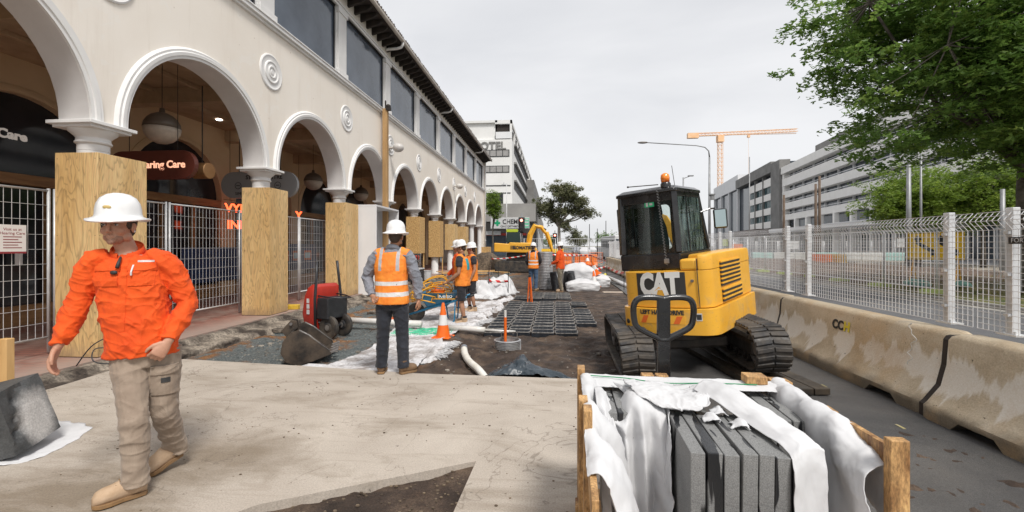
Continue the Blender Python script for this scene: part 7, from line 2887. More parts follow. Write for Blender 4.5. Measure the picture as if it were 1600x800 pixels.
# ---- orange tripod, stakes and striped tape
t = thing('tripod', 'orange timber survey tripod folded upright beside the man in jeans', 'tripod', (-.70, 12.75, -.12))
for i, (dx, dy) in enumerate(((-.06, -.05), (.08, -.05), (.02, .08))):
    m = MB(); m.bar((dx, dy, 0), (dx * .25, dy * .25, .80), .035, .02)
    m.build('leg', M_CONE, t, bevel=.004)
m = MB(); m.cyl((0, 0, .78), (0, 0, .84), .04, n=12)
m.build('head', M_BLKP, t)
st_l = [((-2.12, 14.4), 'dark steel stake holding striped tape left of the white bag', .92), ((-2.5, 19.9), 'dark steel stake behind the white bag', .95), ((-1.55, 15.0), 'thin dark stake at the big white bag', 1.0),
        ((2.52, 16.6), 'dark steel stake at the asphalt edge, nearest on the right', 1.05), ((2.35, 20.5), 'dark steel stake at the asphalt edge, second on the right', 1.1), ((2.1, 26.0), 'dark steel stake at the asphalt edge, third on the right', 1.1), ((1.25, 22.5), 'thin dark stake behind the white bags on the right', 1.2), ((-3.6, 25.5), 'dark stake near the timber heap holding tape', 1.0)]
for (x, y), lb, h in st_l:
    m = MB(); m.tube([(0, 0, 0), (0.01, 0, h)], .014, 6); m.tube([(0.01, 0, h), (0.01, 0, h + .03)], .02, 6)
    tag(m.build('stake', M_STEELD, None, loc=(x, y, -.13)), lb, 'stake', 'steel stakes holding barrier tape')


def m_tape():
    k = NT('red_white_tape')
    s = k.sep(k.co())
    d = k.math('ADD', k.math('ADD', s[0], k.math('MULTIPLY', s[1], .35)), k.math('MULTIPLY', s[2], 1.0))
    f = k.math('GREATER_THAN', k.math('FRACT', k.math('MULTIPLY', d, 3.2)), .5)
    k.set('Base Color', k.mix(f, (0.72, 0.70, 0.68), (0.62, 0.035, 0.03)))
    k.set('Roughness', .4)
    return k.m


M_TAPE = m_tape()
def tape(a, b, lb, sag=.08, w_=.07):
    mb = MB()
    a, b = V(a), V(b)
    def f(u, v):
        p = a * (1 - v) + b * v
        p.z -= sag * 4 * v * (1 - v)
        tw = .6 * math.sin(v * 5)
        p += V((0, math.sin(tw) * (u - .5) * w_, (u - .5) * w_ * math.cos(tw)))
        return p
    mb.grid(f, 2, 30)
    tag(mb.build('barrier_tape', M_TAPE, None, smooth=True, fix=False, solid=.001), lb, 'tape', 'red and white barrier tape lengths')


tape((-3.6, 25.5, .80), (-2.12, 14.4, .42), 'striped tape sagging from the timber heap to the near left stake')
tape((-2.12, 14.4, .44), (-1.55, 15.0, .36), 'short striped tape above the big white bag', .03, .09)
tape((-3.6, 25.5, .8), (-1.0, 24.0, 1.15), 'pale tape rising towards the far digger')
tape((-1.0, 24.0, 1.15), (2.1, 26.0, 1.0), 'striped tape running behind the two men at the grey pipe', .05, .1)
tape((2.1, 26.0, 1.0), (2.35, 20.5, .85), 'striped tape dropping between the second and third right stakes', .02)
tape((2.35, 20.5, .62), (2.52, 16.6, .55), 'striped tape along the asphalt edge beside the white hoses', .06, .12)
tape((1.5, 19.8, .5), (2.35, 20.5, .62), 'striped tape from the cones to the right stakes', .05, .11)

# tall grey ribbed pipe held upright, dark pipe lengths behind it
t = thing('ribbed_pipe', 'tall grey ribbed metal pipe standing upright between the two far workers', 'pipe', (-.36, 17.5, -.13))
pr = []
for i in range(24):
    z = i * .06
    pr += [(.285, z), (.30, z + .015), (.30, z + .03), (.285, z + .045)]
pr += [(.285, 1.45), (.27, 1.45), (.27, .05)]
m = MB(); m.lathe(pr, n=32)
m.build('pipe_wall', mat('galv_ring', (0.36, 0.36, 0.37)), t, auto=30)
for i, (x, y) in enumerate(((.05, 17.0), (.45, 17.3), (.75, 17.0), (.60, 17.6))):
    m = MB()
    pr = []
    for q in range(14): pr += [(.13, q * .05), (.145, q * .05 + .02), (.13, q * .05 + .04)]
    m.lathe([(.0001, 0)] + pr + [(.11, .70), (.11, .66), (.0001, .66)], n=20, mtx=Matrix.Rotation(R((-8, 5, -12, 4)[i]), 4, 'Y'))
    tag(m.build('drain_pipe', M_BLKP, None, auto=30, loc=(x, y, -.13)), ['black ribbed drain pipe length left of the orange shirted worker', 'black ribbed drain pipe behind the orange shirted worker', 'leaning black drain pipe beside the white bags', 'black drain pipe length furthest back behind the orange shirted worker'][i], 'pipe', 'short black drain pipes')

# bulk bags on the right
def bag(name, c, s, lb, seed, m_=M_FELT):
    m = MB()
    m.box(-s[0], s[0], -s[1], s[1], 0, s[2])
    bmesh.ops.subdivide_edges(m.bm, edges=m.bm.edges, cuts=12, use_grid_fill=True)
    for v_ in m.bm.verts:
        q = v_.co
        e = (abs(q.x) / s[0]) ** 4 + (abs(q.y) / s[1]) ** 4
        q.z *= (1 - .22 * min(e, 1.6)) if q.z > s[2] * .5 else 1
        bul = math.sin(PI * min(max(q.z / s[2], 0), 1)) * .08
        q.x *= 1 + bul; q.y *= 1 + bul
        nn = fbm(q.x * 3.2 + seed, q.y * 3.2, q.z * 4)
        q.x += .05 * fbm(q.y * 4, q.z * 5, seed) ; q.y += .05 * fbm(q.x * 4, q.z * 5, seed + 2); q.z += .06 * nn * (q.z / s[2])
    return tag(m.build(name, m_, None, smooth=True, loc=c, sub=1), lb, 'bag', 'white filled bags')


bag('bulk_bag', (.98, 18.4, -.14), (.58, .6, .98), 'tall white filled bag right of the orange shirted worker', 1)
bag('bulk_bag', (1.05, 17.0, -.14), (.58, .45, .42), 'low white bag in front of the tall one, nearest the camera', 4)
bag('bulk_bag', (1.75, 18.6, -.12), (.42, .6, .50), 'white bag at the right end under the leaning cones', 7)
bag('bulk_bag', (.35, 19.5, -.14), (.5, .5, .5), 'white bag partly hidden behind the orange shirted worker', 9)
t = thing('timber_board', 'pale flat board lying on the soil right of the white bags', 'board', (2.2, 16.0, -.10), R(4))
m = MB(); m.box(-.5, .5, -.16, .16, 0, .03)
m.build('board', mat('pale_board', (0.42, 0.34, 0.27), (0.52, 0.44, 0.36), .85, ns=4), t, bevel=.004)
for i, (pts, r_, mm, lb) in enumerate((([(2.0, 24.0, .10), (2.4, 20.8, .12), (2.75, 17.8, .0), (2.9, 15.4, -.03)], .07, M_WHP, 'thick white hose along the asphalt edge'), ([(1.9, 20.3, .05), (2.3, 21.0, .15), (2.5, 22.5, .12)], .075, mat('yellow_hose', (0.70, 0.60, 0.04), None, .5), 'short thick yellow hose beside the cones'),
                                       ([(2.15, 22.0, .2), (2.6, 19.2, .1), (3.0, 16.6, -.02)], .045, M_WHP, 'thin white hose beside the thick one'))):
    m = MB(); m.tube([spline([V(p) for p in pts], k / 24) for k in range(25)], r_, 10)
    tag(m.build('hose', mm, None, smooth=True), lb, 'hose')

# small stones strewn over the soil
mb = MB()
for i in range(1100):
    if i % 3: x, y = random.uniform(-5.2, -2.4), random.uniform(5.9, 12.5)
    else: x, y = random.uniform(-2.2, 1.2), random.uniform(5.6, 13)
    r_ = random.uniform(.006, .02) * (1 if random.random() > .08 else 2.2)
    mb.ell((x, y, gz_(x, y) + r_ * .3), (r_ * random.uniform(.8, 1.5), r_, r_ * .7), 5, 3)
tag(mb.build('loose_stones', mat('loose_stone', (0.10, 0.09, 0.08), (0.36, 0.32, 0.27), .9, ns=2.5, lo=.4, hi=.6), None, fix=False), 'loose stones and crumbs of soil strewn over the dug ground', 'stones', kind='stuff')
mb = MB()
for i in range(260):
    x, y = random.uniform(-4.8, .9), random.uniform(1.6, 5.2)
    if in_hole(x, y): continue
    r_ = random.uniform(.003, .009)
    mb.ell((x, y, r_ * .4), (r_ * 1.4, r_, r_ * .7), 5, 3)
for i in range(420):
    x, y = random.uniform(-1.85, -.6), random.uniform(1.8, 3.1)
    r_ = random.uniform(.004, .012)
    mb.ell((x, y, gz_(x, y) + r_ * .3), (r_ * 1.3, r_, r_ * .7), 5, 3)
tag(mb.build('soil_crumbs', mat('soil_crumb', (0.05, 0.035, 0.025), (0.2, 0.15, 0.1), .95, ns=9), None, fix=False), 'crumbs of soil scattered on the concrete slab and in its opening', 'soil', kind='stuff')
# concrete rubble along the trench
for i, (x, y, s_, lb) in enumerate(((-4.9, 9.9, .30, 'flat broken concrete piece beside the red barrow'), (-4.2, 10.8, .26, 'pale broken concrete piece behind the pipe'), (-5.25, 8.4, .22, 'small broken concrete lump at the kerb edge'))):
    m = MB(); m.box(-s_ * 1.6, s_ * 1.6, -s_ * .5, s_ * .5, 0, .05)
    bmesh.ops.subdivide_edges(m.bm, edges=m.bm.edges, cuts=5, use_grid_fill=True)
    for v_ in m.bm.verts: v_.co += V((fbm(v_.co.y * 5, i, 1), fbm(v_.co.x * 5, i, 2), fbm(v_.co.x * 6, v_.co.y * 6, i) * .3)) * .07
    tag(m.build('concrete_rubble', mat('old_concrete_edge', (0, 0, 0)), None, loc=(x, y, dirt_z(x, y) - .0)), lb, 'rubble', 'broken concrete pieces')

# black cable looped over the kerb behind the walking man
pts = [(-5.9, 5.02, .06), (-5.75, 5.08, .30), (-5.62, 5.2, .38), (-5.55, 5.3, .22), (-5.6, 5.25, .05), (-5.75, 5.1, .10), (-5.82, 5.2, .24), (-5.6, 5.4, .16), (-5.45, 5.5, .03)]
m = MB(); m.tube([spline([V(p) for p in pts], k / 50) for k in range(51)], .007, 6)
m.ell((-5.50, 5.42, .07), (.09, .06, .07), 12, 8)
tag(m.build('power_cable', M_BLKP, None, smooth=True), 'black power cable looped over the kerb at the foot of the first plywood box', 'cable')
# footprints of dried mud and fine grit on the slab
mb = MB()
for i in range(700):
    x, y = random.uniform(-5.2, .85), random.uniform(1.3, 5.15)
    if in_hole(x, y) or mn.noise(V((x * 1.3, y * 1.6, 9))) < .08: continue
    r_ = random.uniform(.002, .006)
    mb.ell((x, y, r_ * .4), (r_ * 1.6, r_, r_ * .6), 5, 3)
tag(mb.build('grit', mat('grit', (0.12, 0.095, 0.07), (0.32, 0.27, 0.21), .95, ns=20), None, fix=False), 'fine grit and mortar crumbs lying in patches on the concrete slab', 'grit', kind='stuff')
# ============================================================ TREES
def m_leaf(name, a, b, c, tr=0.35):
    k = NT(name)
    v = k.co()
    col = k.ramp(k.noise(1.6, 5, 0.7, 0.2, v), [(0.32, a), (0.52, b), (0.70, c)])
    col = k.mix(0.5, col, k.ramp(k.noise(14, 2, 0.7, 0, v), [(0.3, 0.3), (0.7, 0.72)]), 'OVERLAY')
    di = k.node('ShaderNodeBsdfPrincipled')
    k.set('Base Color', col)
    k.set('Roughness', 0.55)
    tl = k.node('ShaderNodeBsdfTranslucent')
    k.t.links.new(col, tl.inputs['Color'])
    mxs = k.node('ShaderNodeMixShader')
    mxs.inputs[0].default_value = tr
    k.t.links.new(k.b.outputs[0], mxs.inputs[1])
    k.t.links.new(tl.outputs[0], mxs.inputs[2])
    out = [n for n in k.t.nodes if n.type == 'OUTPUT_MATERIAL'][0]
    k.t.links.new(mxs.outputs[0], out.inputs['Surface'])
    k.t.nodes.remove(di)
    return k.m


M_LMAPLE = m_leaf('maple_leaves', (0.07, 0.15, 0.03), (0.16, 0.27, 0.055), (0.32, 0.42, 0.09), .52)
M_LBRIGHT = m_leaf('spring_leaves', (0.09, 0.16, 0.02), (0.20, 0.30, 0.04), (0.34, 0.42, 0.07), .45)
M_LGUM = m_leaf('gum_leaves', (0.12, 0.14, 0.065), (0.21, 0.22, 0.12), (0.34, 0.30, 0.19), .5)
M_BARK = mat('grey_bark', (0.06, 0.05, 0.04), (0.15, 0.13, 0.11), 0.9, ns=5, bs=14, bst=.6, bd=.02)
M_BARKG = mat('gum_bark', (0.30, 0.26, 0.22), (0.45, 0.41, 0.36), 0.8, ns=3, bs=8, bst=.3)


def leaves_mesh(name, centers, m_, parent, leaf, per, rad, flat, rng, droop=.25, lobes=2):
    vs, fs = [], []
    for c, r_, n_ in centers:
        for _ in range(int(per * n_)):
            a = rng.uniform(0, 2 * PI)
            d = r_ * math.sqrt(rng.random())
            p = V((c[0] + d * math.cos(a), c[1] + d * math.sin(a), c[2] + rng.gauss(0, flat) * r_ - droop * (d / r_) ** 2 * r_))
            u = V((rng.gauss(0, 1), rng.gauss(0, 1), rng.gauss(0, .35) - .25)).normalized()
            w_ = u.cross(V((rng.gauss(0, .5), rng.gauss(0, .5), 1))).normalized()
            n = u.cross(w_)
            L = leaf * rng.uniform(.6, 1.35)
            for q in range(lobes):
                a2 = (q - (lobes - 1) / 2) * 1.1
                uu = u * math.cos(a2) + w_ * math.sin(a2)
                ww = w_ * math.cos(a2) - u * math.sin(a2)
                i = len(vs)
                k = L * (1 if q == lobes // 2 else .75)
                vs += [p, p + uu * k * .5 + ww * k * .26 + n * k * .07, p + uu * k - n * k * .12, p + uu * k * .5 - ww * k * .26 + n * k * .07]
                fs.append((i, i + 1, i + 2, i + 3))
    me = bpy.data.meshes.new(name)
    me.from_pydata([tuple(v_) for v_ in vs], [], fs)
    me.materials.append(m_)
    o = bpy.data.objects.new(name, me)
    COL.objects.link(o)
    o.parent = parent
    return o


def tree(name, lb, loc, ht, tr, blobs, m_, mb_=None, spray=.5, n=300, leaf=.12, per=40, flat=.18, seed=1, group=None, lean=0.0, droop=.25, shell=.55, lobes=2, gap=.0, lobeamp=.35):
    rng = random.Random(seed)
    t = thing(name, lb, 'tree', loc, group=group)
    cs = []
    vol = [b[1][0] * b[1][1] * b[1][2] for b in blobs]
    tot = sum(vol) ** 1
    for (c, r_), v_ in zip(blobs, vol):
        k = int(n * v_ / tot)
        for _ in range(k):
            for __ in range(20):
                d = V((rng.gauss(0, 1), rng.gauss(0, 1), rng.gauss(0, 1))).normalized()
                s_ = rng.uniform(shell, 1) if rng.random() < .72 else rng.uniform(.1, shell)
                bump = 1 + lobeamp * mn.noise(d * 2.2 + V((seed, 0, 0)))
                p = V((c[0] + d.x * r_[0] * s_ * bump, c[1] + d.y * r_[1] * s_ * bump, c[2] + d.z * r_[2] * s_ * bump))
                if mn.noise(p * .55 + V((seed * 3.1, 0, 0))) > gap - .55: break
            cs.append((p, spray * rng.uniform(.6, 1.3), rng.uniform(.6, 1.3)))
    # trunk and limbs
    m = MB()
    top = V((lean, 0, ht))
    m.tube([(0, 0, -.2), (0.02, 0, ht * .3), V((lean * .5, 0.03, ht * .7)), top], [tr * 1.25, tr, tr * .85, tr * .7], 12)
    m.build('trunk', mb_ or M_BARK, t, smooth=True)
    lm = MB()
    main = []
    for (c, r_) in blobs:
        for q in range(3):
            a = rng.uniform(0, 2 * PI)
            e = V((c[0] + r_[0] * .45 * math.cos(a), c[1] + r_[1] * .45 * math.sin(a), c[2] + r_[2] * rng.uniform(-.1, .4)))
            mid = top * .5 + e * .5 + V((rng.uniform(-.2, .2), rng.uniform(-.2, .2), -.12 * (e - top).length))
            b0 = top - V((0, 0, ht * rng.uniform(0, .25)))
            lm.tube([b0, mid, e], [tr * .55, tr * .33, tr * .14], 7)
            main += [mid, e, (mid + e) / 2]
    for i, (p, r_, k) in enumerate(cs):
        if i % 3: continue
        q = min(main, key=lambda z: (z - p).length)
        if (q - p).length > 2.6 * max(spray * 2, 1): continue
        lm.tube([q, (q + p) / 2 + V((0, 0, -.06)), p], [tr * .10, tr * .06, tr * .025], 4, cap=False)
    lm.build('limbs', mb_ or M_BARK, t, smooth=True)
    leaves_mesh('crown', cs, m_, t, leaf, per, spray, flat, rng, droop, lobes)
    return t


tree('maple_tree', 'large dark green leafy tree overhanging the mesh fence at the right', (14.4, 15.2, 0), 4.6, .20,
     [((-1.2, -.8, 7.4), (5.4, 4.6, 3.6)), ((-3.4, -2.6, 6.3), (3.0, 2.8, 2.2)), ((-.6, -2.4, 5.3), (3.3, 2.6, 1.9)), ((2.2, .5, 6.5), (4.2, 4.2, 3.2)), ((-4.4, -1.0, 8.4), (2.6, 2.8, 2.0))],
     M_LMAPLE, spray=.55, n=1700, leaf=.155, per=38, flat=.13, seed=4, droop=.35, shell=.5, lobes=3, gap=.32)
GT = 'bright green trees beyond the worksite'
for i, (x, y, h, r_, s_, lb) in enumerate(((26.0, 35, 7.3, 2.9, 2, 'bright green tree furthest left in front of the banded office building'), (29.6, 34.0, 8.2, 3.3, 5, 'bright green tree behind the yellow arrow sign'),
                                    (33.5, 36, 8.4, 3.4, 9, 'bright green tree right of the yellow arrow sign'), (36.2, 33, 8.0, 3.2, 12, 'bright green tree at the right edge behind the fence posts'), (30.5, 42, 9.2, 3.0, 15, 'taller bright green tree behind the others, under the maple'))):
    tree('street_tree', lb, (x, y, 0), h * .5, .14, [((0, 0, h * .72), (r_, r_, h * .26)), ((.5, -.4, h * .52), (r_ * .9, r_ * .9, h * .22)), ((-.9, .2, h * .6), (r_ * .8, r_ * .8, h * .22))], M_LBRIGHT, spray=.5, n=420, leaf=.19, per=30, flat=.25, seed=s_, group=GT, lobes=2, gap=.1, lobeamp=.6)
tree('gum_tree', 'tall spreading eucalyptus with pale trunk beside the far corner building', (.6, 58, 0), 5.0, .22,
     [((0.4, 0, 8.4), (2.2, 2.2, 1.5)), ((-1.6, 0, 6.6), (1.6, 1.6, 1.3)), ((2.4, 0, 7.2), (1.5, 1.5, 1.0)), ((3.6, .3, 5.9), (1.5, 1.4, .8)), ((1.2, 0, 5.9), (1.4, 1.4, .8)), ((-.9, .5, 5.2), (1.2, 1.2, .9)), ((.9, .2, 4.2), (1.0, 1.0, 1.0)), ((2.0, 0, 2.8), (1.0, 1, .9))],
     M_LGUM, M_BARKG, spray=.42, n=640, leaf=.24, per=28, flat=.35, seed=8, gap=.35, lobeamp=.7)
tree('small_tree', 'small bright green tree in the gap at the arcade building corner', (-6.9, 50, 0), 3.8, .10, [((0, 0, 6.4), (.95, .95, 1.6)), ((.3, 0, 5.6), (.8, .8, .9))], M_LBRIGHT, spray=.35, n=170, leaf=.18, per=24, flat=.3, seed=21)
far = [(-2, 210, 6), (12, 230, 7), (22, 200, 8), (31, 215, 7), (38, 190, 9), (17, 260, 8), (45, 240, 8)]
fl = ['far dark tree left of the end of the road', 'far tree at the end of the road, second from left', 'far tree above the white bus, left one', 'far tree above the white bus, right one', 'far tree close to the excavator cab edge', 'far pale tree in the gap at the road end', 'far tree behind the excavator cab']
for i, ((x, y, h), lb) in enumerate(zip(far, fl)):
    tree('far_tree', lb, (x, y, 0), h * .4, .25, [((0, 0, h * .62), (h * .65, h * .65, h * .38))], M_LGUM if i % 2 else M_LMAPLE, spray=1.1, n=60, leaf=.7, per=16, flat=.5, seed=30 + i, group='far trees at the end of the road', gap=.1)

# ============================================================ FAR BUILDINGS ON THE RIGHT
M_CONCW = mat('white_precast', (0.84, 0.82, 0.78), (0.90, 0.88, 0.85), 0.8, ns=.5)
M_CONCG = mat('grey_precast', (0.17, 0.165, 0.16), (0.24, 0.235, 0.225), 0.85, ns=.4)
M_PALE = mat('pale_cladding', (0.70, 0.71, 0.72), (0.77, 0.77, 0.78), 0.7, ns=.3)
M_FGLASS = mat('far_glass', (0.03, 0.04, 0.055), (0.07, 0.09, 0.11), 0.12, ns=.4)
M_TEAL = mat('teal_glass', (0.05, 0.11, 0.12), (0.12, 0.21, 0.22), 0.15, ns=.5)
_a = R(7.9)
FB = Matrix(((-math.sin(_a), math.cos(_a), 0, 60.1), (-math.cos(_a), -math.sin(_a), 0, 125.0), (0, 0, 1, 0), (0, 0, 0, 1)))
RZB = math.atan2(-math.cos(_a), -math.sin(_a))


def bthing(name, lb, s0):
    p = FB @ V((s0, 0, 0))
    return thing(name, lb, 'building', p, rot=(0, 0, RZB))


# in local frames: x runs along the facade towards the camera, y goes into the building
t = bthing('office_building', 'long white banded office building with dark strip windows behind the trees', 0)
m = MB(); m.box(.1, 96, 1.6, 26, 0, 22.0)
m.build('core', M_FGLASS, t)
bands = [(20.4, 22.2), (17.15, 19.1), (14.0, 15.6), (11.0, 12.6), (8.2, 9.6)]
for z0, z1 in bands:
    m = MB(); m.box(0, 96, 0 if z1 < 20 else -.3, 1.55, z0, z1); m.box(0, 1.2, .05, 1.5, z0 - 1.6, z0)
    m.build('spandrel', M_CONCW, t)
for z0, z1 in zip([b[1] for b in bands[1:]], [b[0] for b in bands]):
    m = MB()
    m.box(3, 96, 1.3, 1.58, z0, z0 + .35)
    for k in range(16):
        m.box(4 + k * 6, 4.25 + k * 6, 1.2, 1.6, z0, z1)
    m.box(0.3, 96, .5, .56, z0 + .45, z0 + .55)
    w_ = m.build('window_strip', M_PALE, t)
m = MB(); m.box(-2, 70, -2.6, 1.5, 5.0, 5.9)
m.build('awning', mat('white_awning', (0.66, 0.66, 0.66), None, .6), t, bevel=.1)
for k in range(14):
    m = MB(); m.box(2 + k * 6.8, 2.7 + k * 6.8, -.2, .7, 0, 8.2)
    m.build('column', M_CONCW, t)
m = MB()
for k in range(40): m.box(1 + k * 2.2, 1.25 + k * 2.2, 1.4, 1.62, 0, 5.0)
m.build('shopfront_bars', M_PALE, t)
m = MB(); m.box(14, 90, 2.5, 20, 22.0, 24.9)
m.build('plant_room', M_CONCG, t)
m = MB(); m.box(-1, 14, 1.5, 4, 22.0, 23.0)
m.build('roof_edge', M_CONCG, t)
t = bthing('pale_tower', 'pale flat roofed block rising behind the banded office building', 4)
m = MB(); m.box(0, 60, 22, 50, 0, 34.0)
m.build('wall', M_PALE, t)
m = MB()
for z in (27.5, 30.5): m.box(-.1, 60, 21.9, 21.98, z, z + 1.2)
m.build('window_strip', M_CONCW, t)

t = bthing('office_building', 'grey framed office building with cream bands and blue green glass', -45.7)
L = 45.6
m = MB(); m.box(0, L - .1, 1.2, 24, 0, 24)
m.build('core', M_FGLASS, t)
m = MB(); m.box(L - 7.0, L, -.6, 2, 0, 24.5); m.box(0, L - 7.0, -.6, 2, 22.2, 25.2)
m.build('grey_frame', M_CONCG, t)
for z0, z1 in ((18.6, 20.9), (14.6, 16.5), (10.5, 12.4), (6.6, 8.5)):
    m = MB(); m.box(15, L - 7.01, 0, 1.1, z0, z1)
    m.build('cream_band', M_CONCW, t)
for z0, z1 in ((16.5, 18.6), (12.4, 14.6), (8.5, 10.5)):
    m = MB(); m.box(15.01, L - 7.02, .4, 1.1, z0, z1)
    g_ = m.build('window_strip', M_TEAL, t)
    m = MB()
    for k in range(16): m.box(15.6 + k * 1.45, 15.75 + k * 1.45, .3, .45, z0, z1)
    m.build('mullions', M_FRAME, g_)
m = MB()
for k in range(3): m.box(22 + k * 8 - .2, 22.4 + k * 8 - .2, -.25, .6, 0, 22)
m.build('pier', M_CONCG, t)
m = MB(); m.box(10, 36, -3.5, 0, 4.6, 6.4)
m.build('brown_awning', mat('brown_awning', (0.06, 0.03, 0.025), None, .6), t)

t = bthing('glass_building', 'dark glass building with white fins and white parapet left of the grey frame', -88)
m = MB(); m.box(0, 42, 1.0, 24, 0, 22.4)
m.build('glass_wall', M_FGLASS, t)
m = MB(); m.box(-.2, 42.1, 0.2, 24, 22.4, 27.5)
m.build('parapet', M_PALE, t)
for k in range(4):
    m = MB(); m.box(k * 13.6, k * 13.6 + .9, .2, 1.2, 0, 22.4)
    m.build('white_fin', M_PALE, t)

# tower crane
M_CRN = mat('crane_orange', (0.82, 0.46, 0.22), (0.86, 0.58, 0.36), .6, ns=.5)
t = thing('tower_crane', 'orange tower crane with long jib standing beyond the far buildings', 'crane', (78, 220, 0))


def lattice(mb, a, b, w_, n_, r_):
    a, b = V(a), V(b)
    d = (b - a).normalized()
    u = d.cross(V((0, 1, 0)));
    if u.length < .1: u = V((1, 0, 0))
    u.normalize(); v_ = d.cross(u)
    cs_ = [(u * i + v_ * j) * w_ / 2 for i, j in ((1, 1), (-1, 1), (-1, -1), (1, -1))]
    for c in cs_: mb.tube([a + c, b + c], r_, 4)
    for k in range(n_):
        p, q = a.lerp(b, k / n_), a.lerp(b, (k + 1) / n_)
        for i in range(4):
            mb.tube([p + cs_[i], q + cs_[(i + 1) % 4]], r_ * .7, 3)
            mb.tube([p + cs_[i], p + cs_[(i + 1) % 4]], r_ * .7, 3)


m = MB(); lattice(m, (0, 0, 0), (0, 0, 51), 1.9, 26, .11)
m.build('mast', M_CRN, t)
m = MB(); lattice(m, (0, 0, 54.4), (34.5, 0, 55.3), 1.3, 22, .10); m.box(0, 34, -.2, .2, 53.7, 53.9)
m.build('jib', M_CRN, t)
m = MB(); lattice(m, (0, 0, 54.4), (-14.5, 0, 54.2), 1.3, 9, .10); m.box(-15, 0, -.3, .3, 53.6, 53.9)
m.build('counter_jib', M_CRN, t)
m = MB(); m.box(-15, -10, -1, 1, 52.6, 55.0)
m.build('counterweight', M_CRN, t)
m = MB(); m.box(-1.4, 1.4, -1.4, 1.4, 50.5, 53.5)
m.build('slewing_unit', M_CRN, t)
m = MB(); m.box(12.3, 13.4, -.5, .5, 52.4, 53.5); m.tube([(12.8, 0, 52.5), (12.8, 0, 34)], .05, 3)
m.build('trolley', M_CRN, t)

# poles and lamps
M_POLE = mat('pole_grey', (0.22, 0.225, 0.23), (0.32, 0.325, 0.33), .5, .4, ns=2)
M_WOODP = mat('pole_brown', (0.10, 0.065, 0.045), (0.17, 0.12, 0.085), .8, ns=3)
t = thing('street_lamp', 'tall grey street lamp with long curved arm reaching left above the excavator', 'street lamp', (12.3, 37, 0))
m = MB(); m.tube([(0, 0, 0), (0, 0, 4.2), (0, 0, 8.6)], [.12, .10, .07], 10)
m.build('pole', M_POLE, t, smooth=True)
m = MB(); m.tube([(0, 0, 8.6), (-.06, 0, 9.1), (-.35, 0, 9.4), (-1.0, 0, 9.55), (-5.0, 0, 9.88)], [.06, .05, .045, .04, .035], 8)
m.build('arm', M_POLE, t, smooth=True)
m = MB(); m.ell((-5.2, 0, 9.88), (.42, .16, .09), 14, 8)
m.build('lamp_head', M_HUB, t, smooth=True)
m = MB(); m.box(.1, .35, -.1, .1, 5.2, 5.6); m.box(-.05, .4, -.15, .15, 5.58, 5.68)
m.build('control_box', M_POLE, t)


def pole(x, y, h, lb, r_=.09, mm=None, arm=None, extra=None):
    t = thing('utility_pole', lb, 'pole', (x, y, 0), group='poles along the worksite')
    m = MB(); m.tube([(0, 0, 0), (0, 0, h)], [r_, r_ * .75], 8)
    m.build('pole', mm or M_POLE, t, smooth=True)
    if arm:
        m = MB(); m.tube([(0, 0, h - .1), (arm, 0, h + .15)], .04, 6); m.box(arm - .25, arm + .25, -.12, .12, h + .1, h + .2)
        m.build('lamp_arm', M_POLE, t)
    return t


pole(28.1, 58, 7.8, 'brown timber pole left of the pair, before the banded building', .18, M_WOODP)
pole(31.8, 58, 9.1, 'brown timber pole, left one of the pair before the banded building', .18, M_WOODP)
pole(32.4, 58.3, 10.1, 'tallest brown timber pole, right one of the pair', .18, M_WOODP)
pole(21.9, 30, 6.6, 'thick grey pole just left of the yellow arrow sign', .15)
pole(22.6, 30, 7.4, 'thin pale pole rising behind the yellow arrow sign', .07)
pole(27.2, 30, 5.0, 'grey pole at the right edge under the maple crown', .15)
pole(12.5, 45, 8.2, 'short street light with small arm behind the excavator beacon', .09, arm=.7)
pole(14.1, 34, 8.0, 'slim pole crossing the dark glass building', .05)
pole(5.4, 70, 4.9, 'thin dark pole at the end of the road, left one', .07, M_INK)
pole(6.6, 70, 4.2, 'thin dark pole at the end of the road, middle one', .07, M_INK)
pole(7.9, 70, 5.4, 'thin dark pole at the end of the road, right one', .07, M_INK)
pole(3.4, 70, 4.7, 'thin dark pole left of the road end', .05, M_INK)
t = pole(-4.8, 45, 7.9, 'slim white mast with small cross arm before the chemist', .06, M_WHP)
m = MB(); m.box(-.5, .1, -.04, .04, 7.7, 7.78); m.box(-.35, -.25, -.05, .05, 7.78, 7.95)
m.build('cross_arm', M_GALV, t)


def signal(x, y, z, lb, h=4.2):
    t = thing('traffic_light', lb, 'traffic light', (x, y, 0), group='traffic lights showing red')
    m = MB(); m.tube([(0, .12, 0), (0, .12, z + .3)], .06, 8)
    m.build('pole', M_POLE, t, smooth=True)
    m = MB(); m.box(-.24, .24, -.03, .03, z - 1.2, z)
    m.build('backboard', M_INK, t, bevel=.03)
    m = MB(); m.box(-.15, .15, -.2, -.032, z - 1.12, z - .08)
    hd = m.build('signal_head', M_BLKP, t, bevel=.03)
    for k in range(3):
        m = MB(); m.cyl((0, -.21, z - .25 - k * .33), (0, -.205, z - .25 - k * .33), .10, n=16)
        m.build('lens', mat('red_lens_lit', (1, .3, .25), None, .3, emit=(1, .22, .15), estr=5) if k == 0 else mat('dark_lens', (.02, .02, .02), None, .2), hd)
        m = MB(); m.tube([(.12 * math.cos(R(a)), -.27, z - .25 - k * .33 + .12 * math.sin(R(a))) for a in range(0, 181, 20)], .012, 4)
        m.build('visor', M_INK, hd)


signal(-2.48, 34, 3.72, 'traffic light showing red in front of the chemist sign')
signal(.06, 50, 2.95, 'small far traffic light showing red by the eucalyptus trunk')

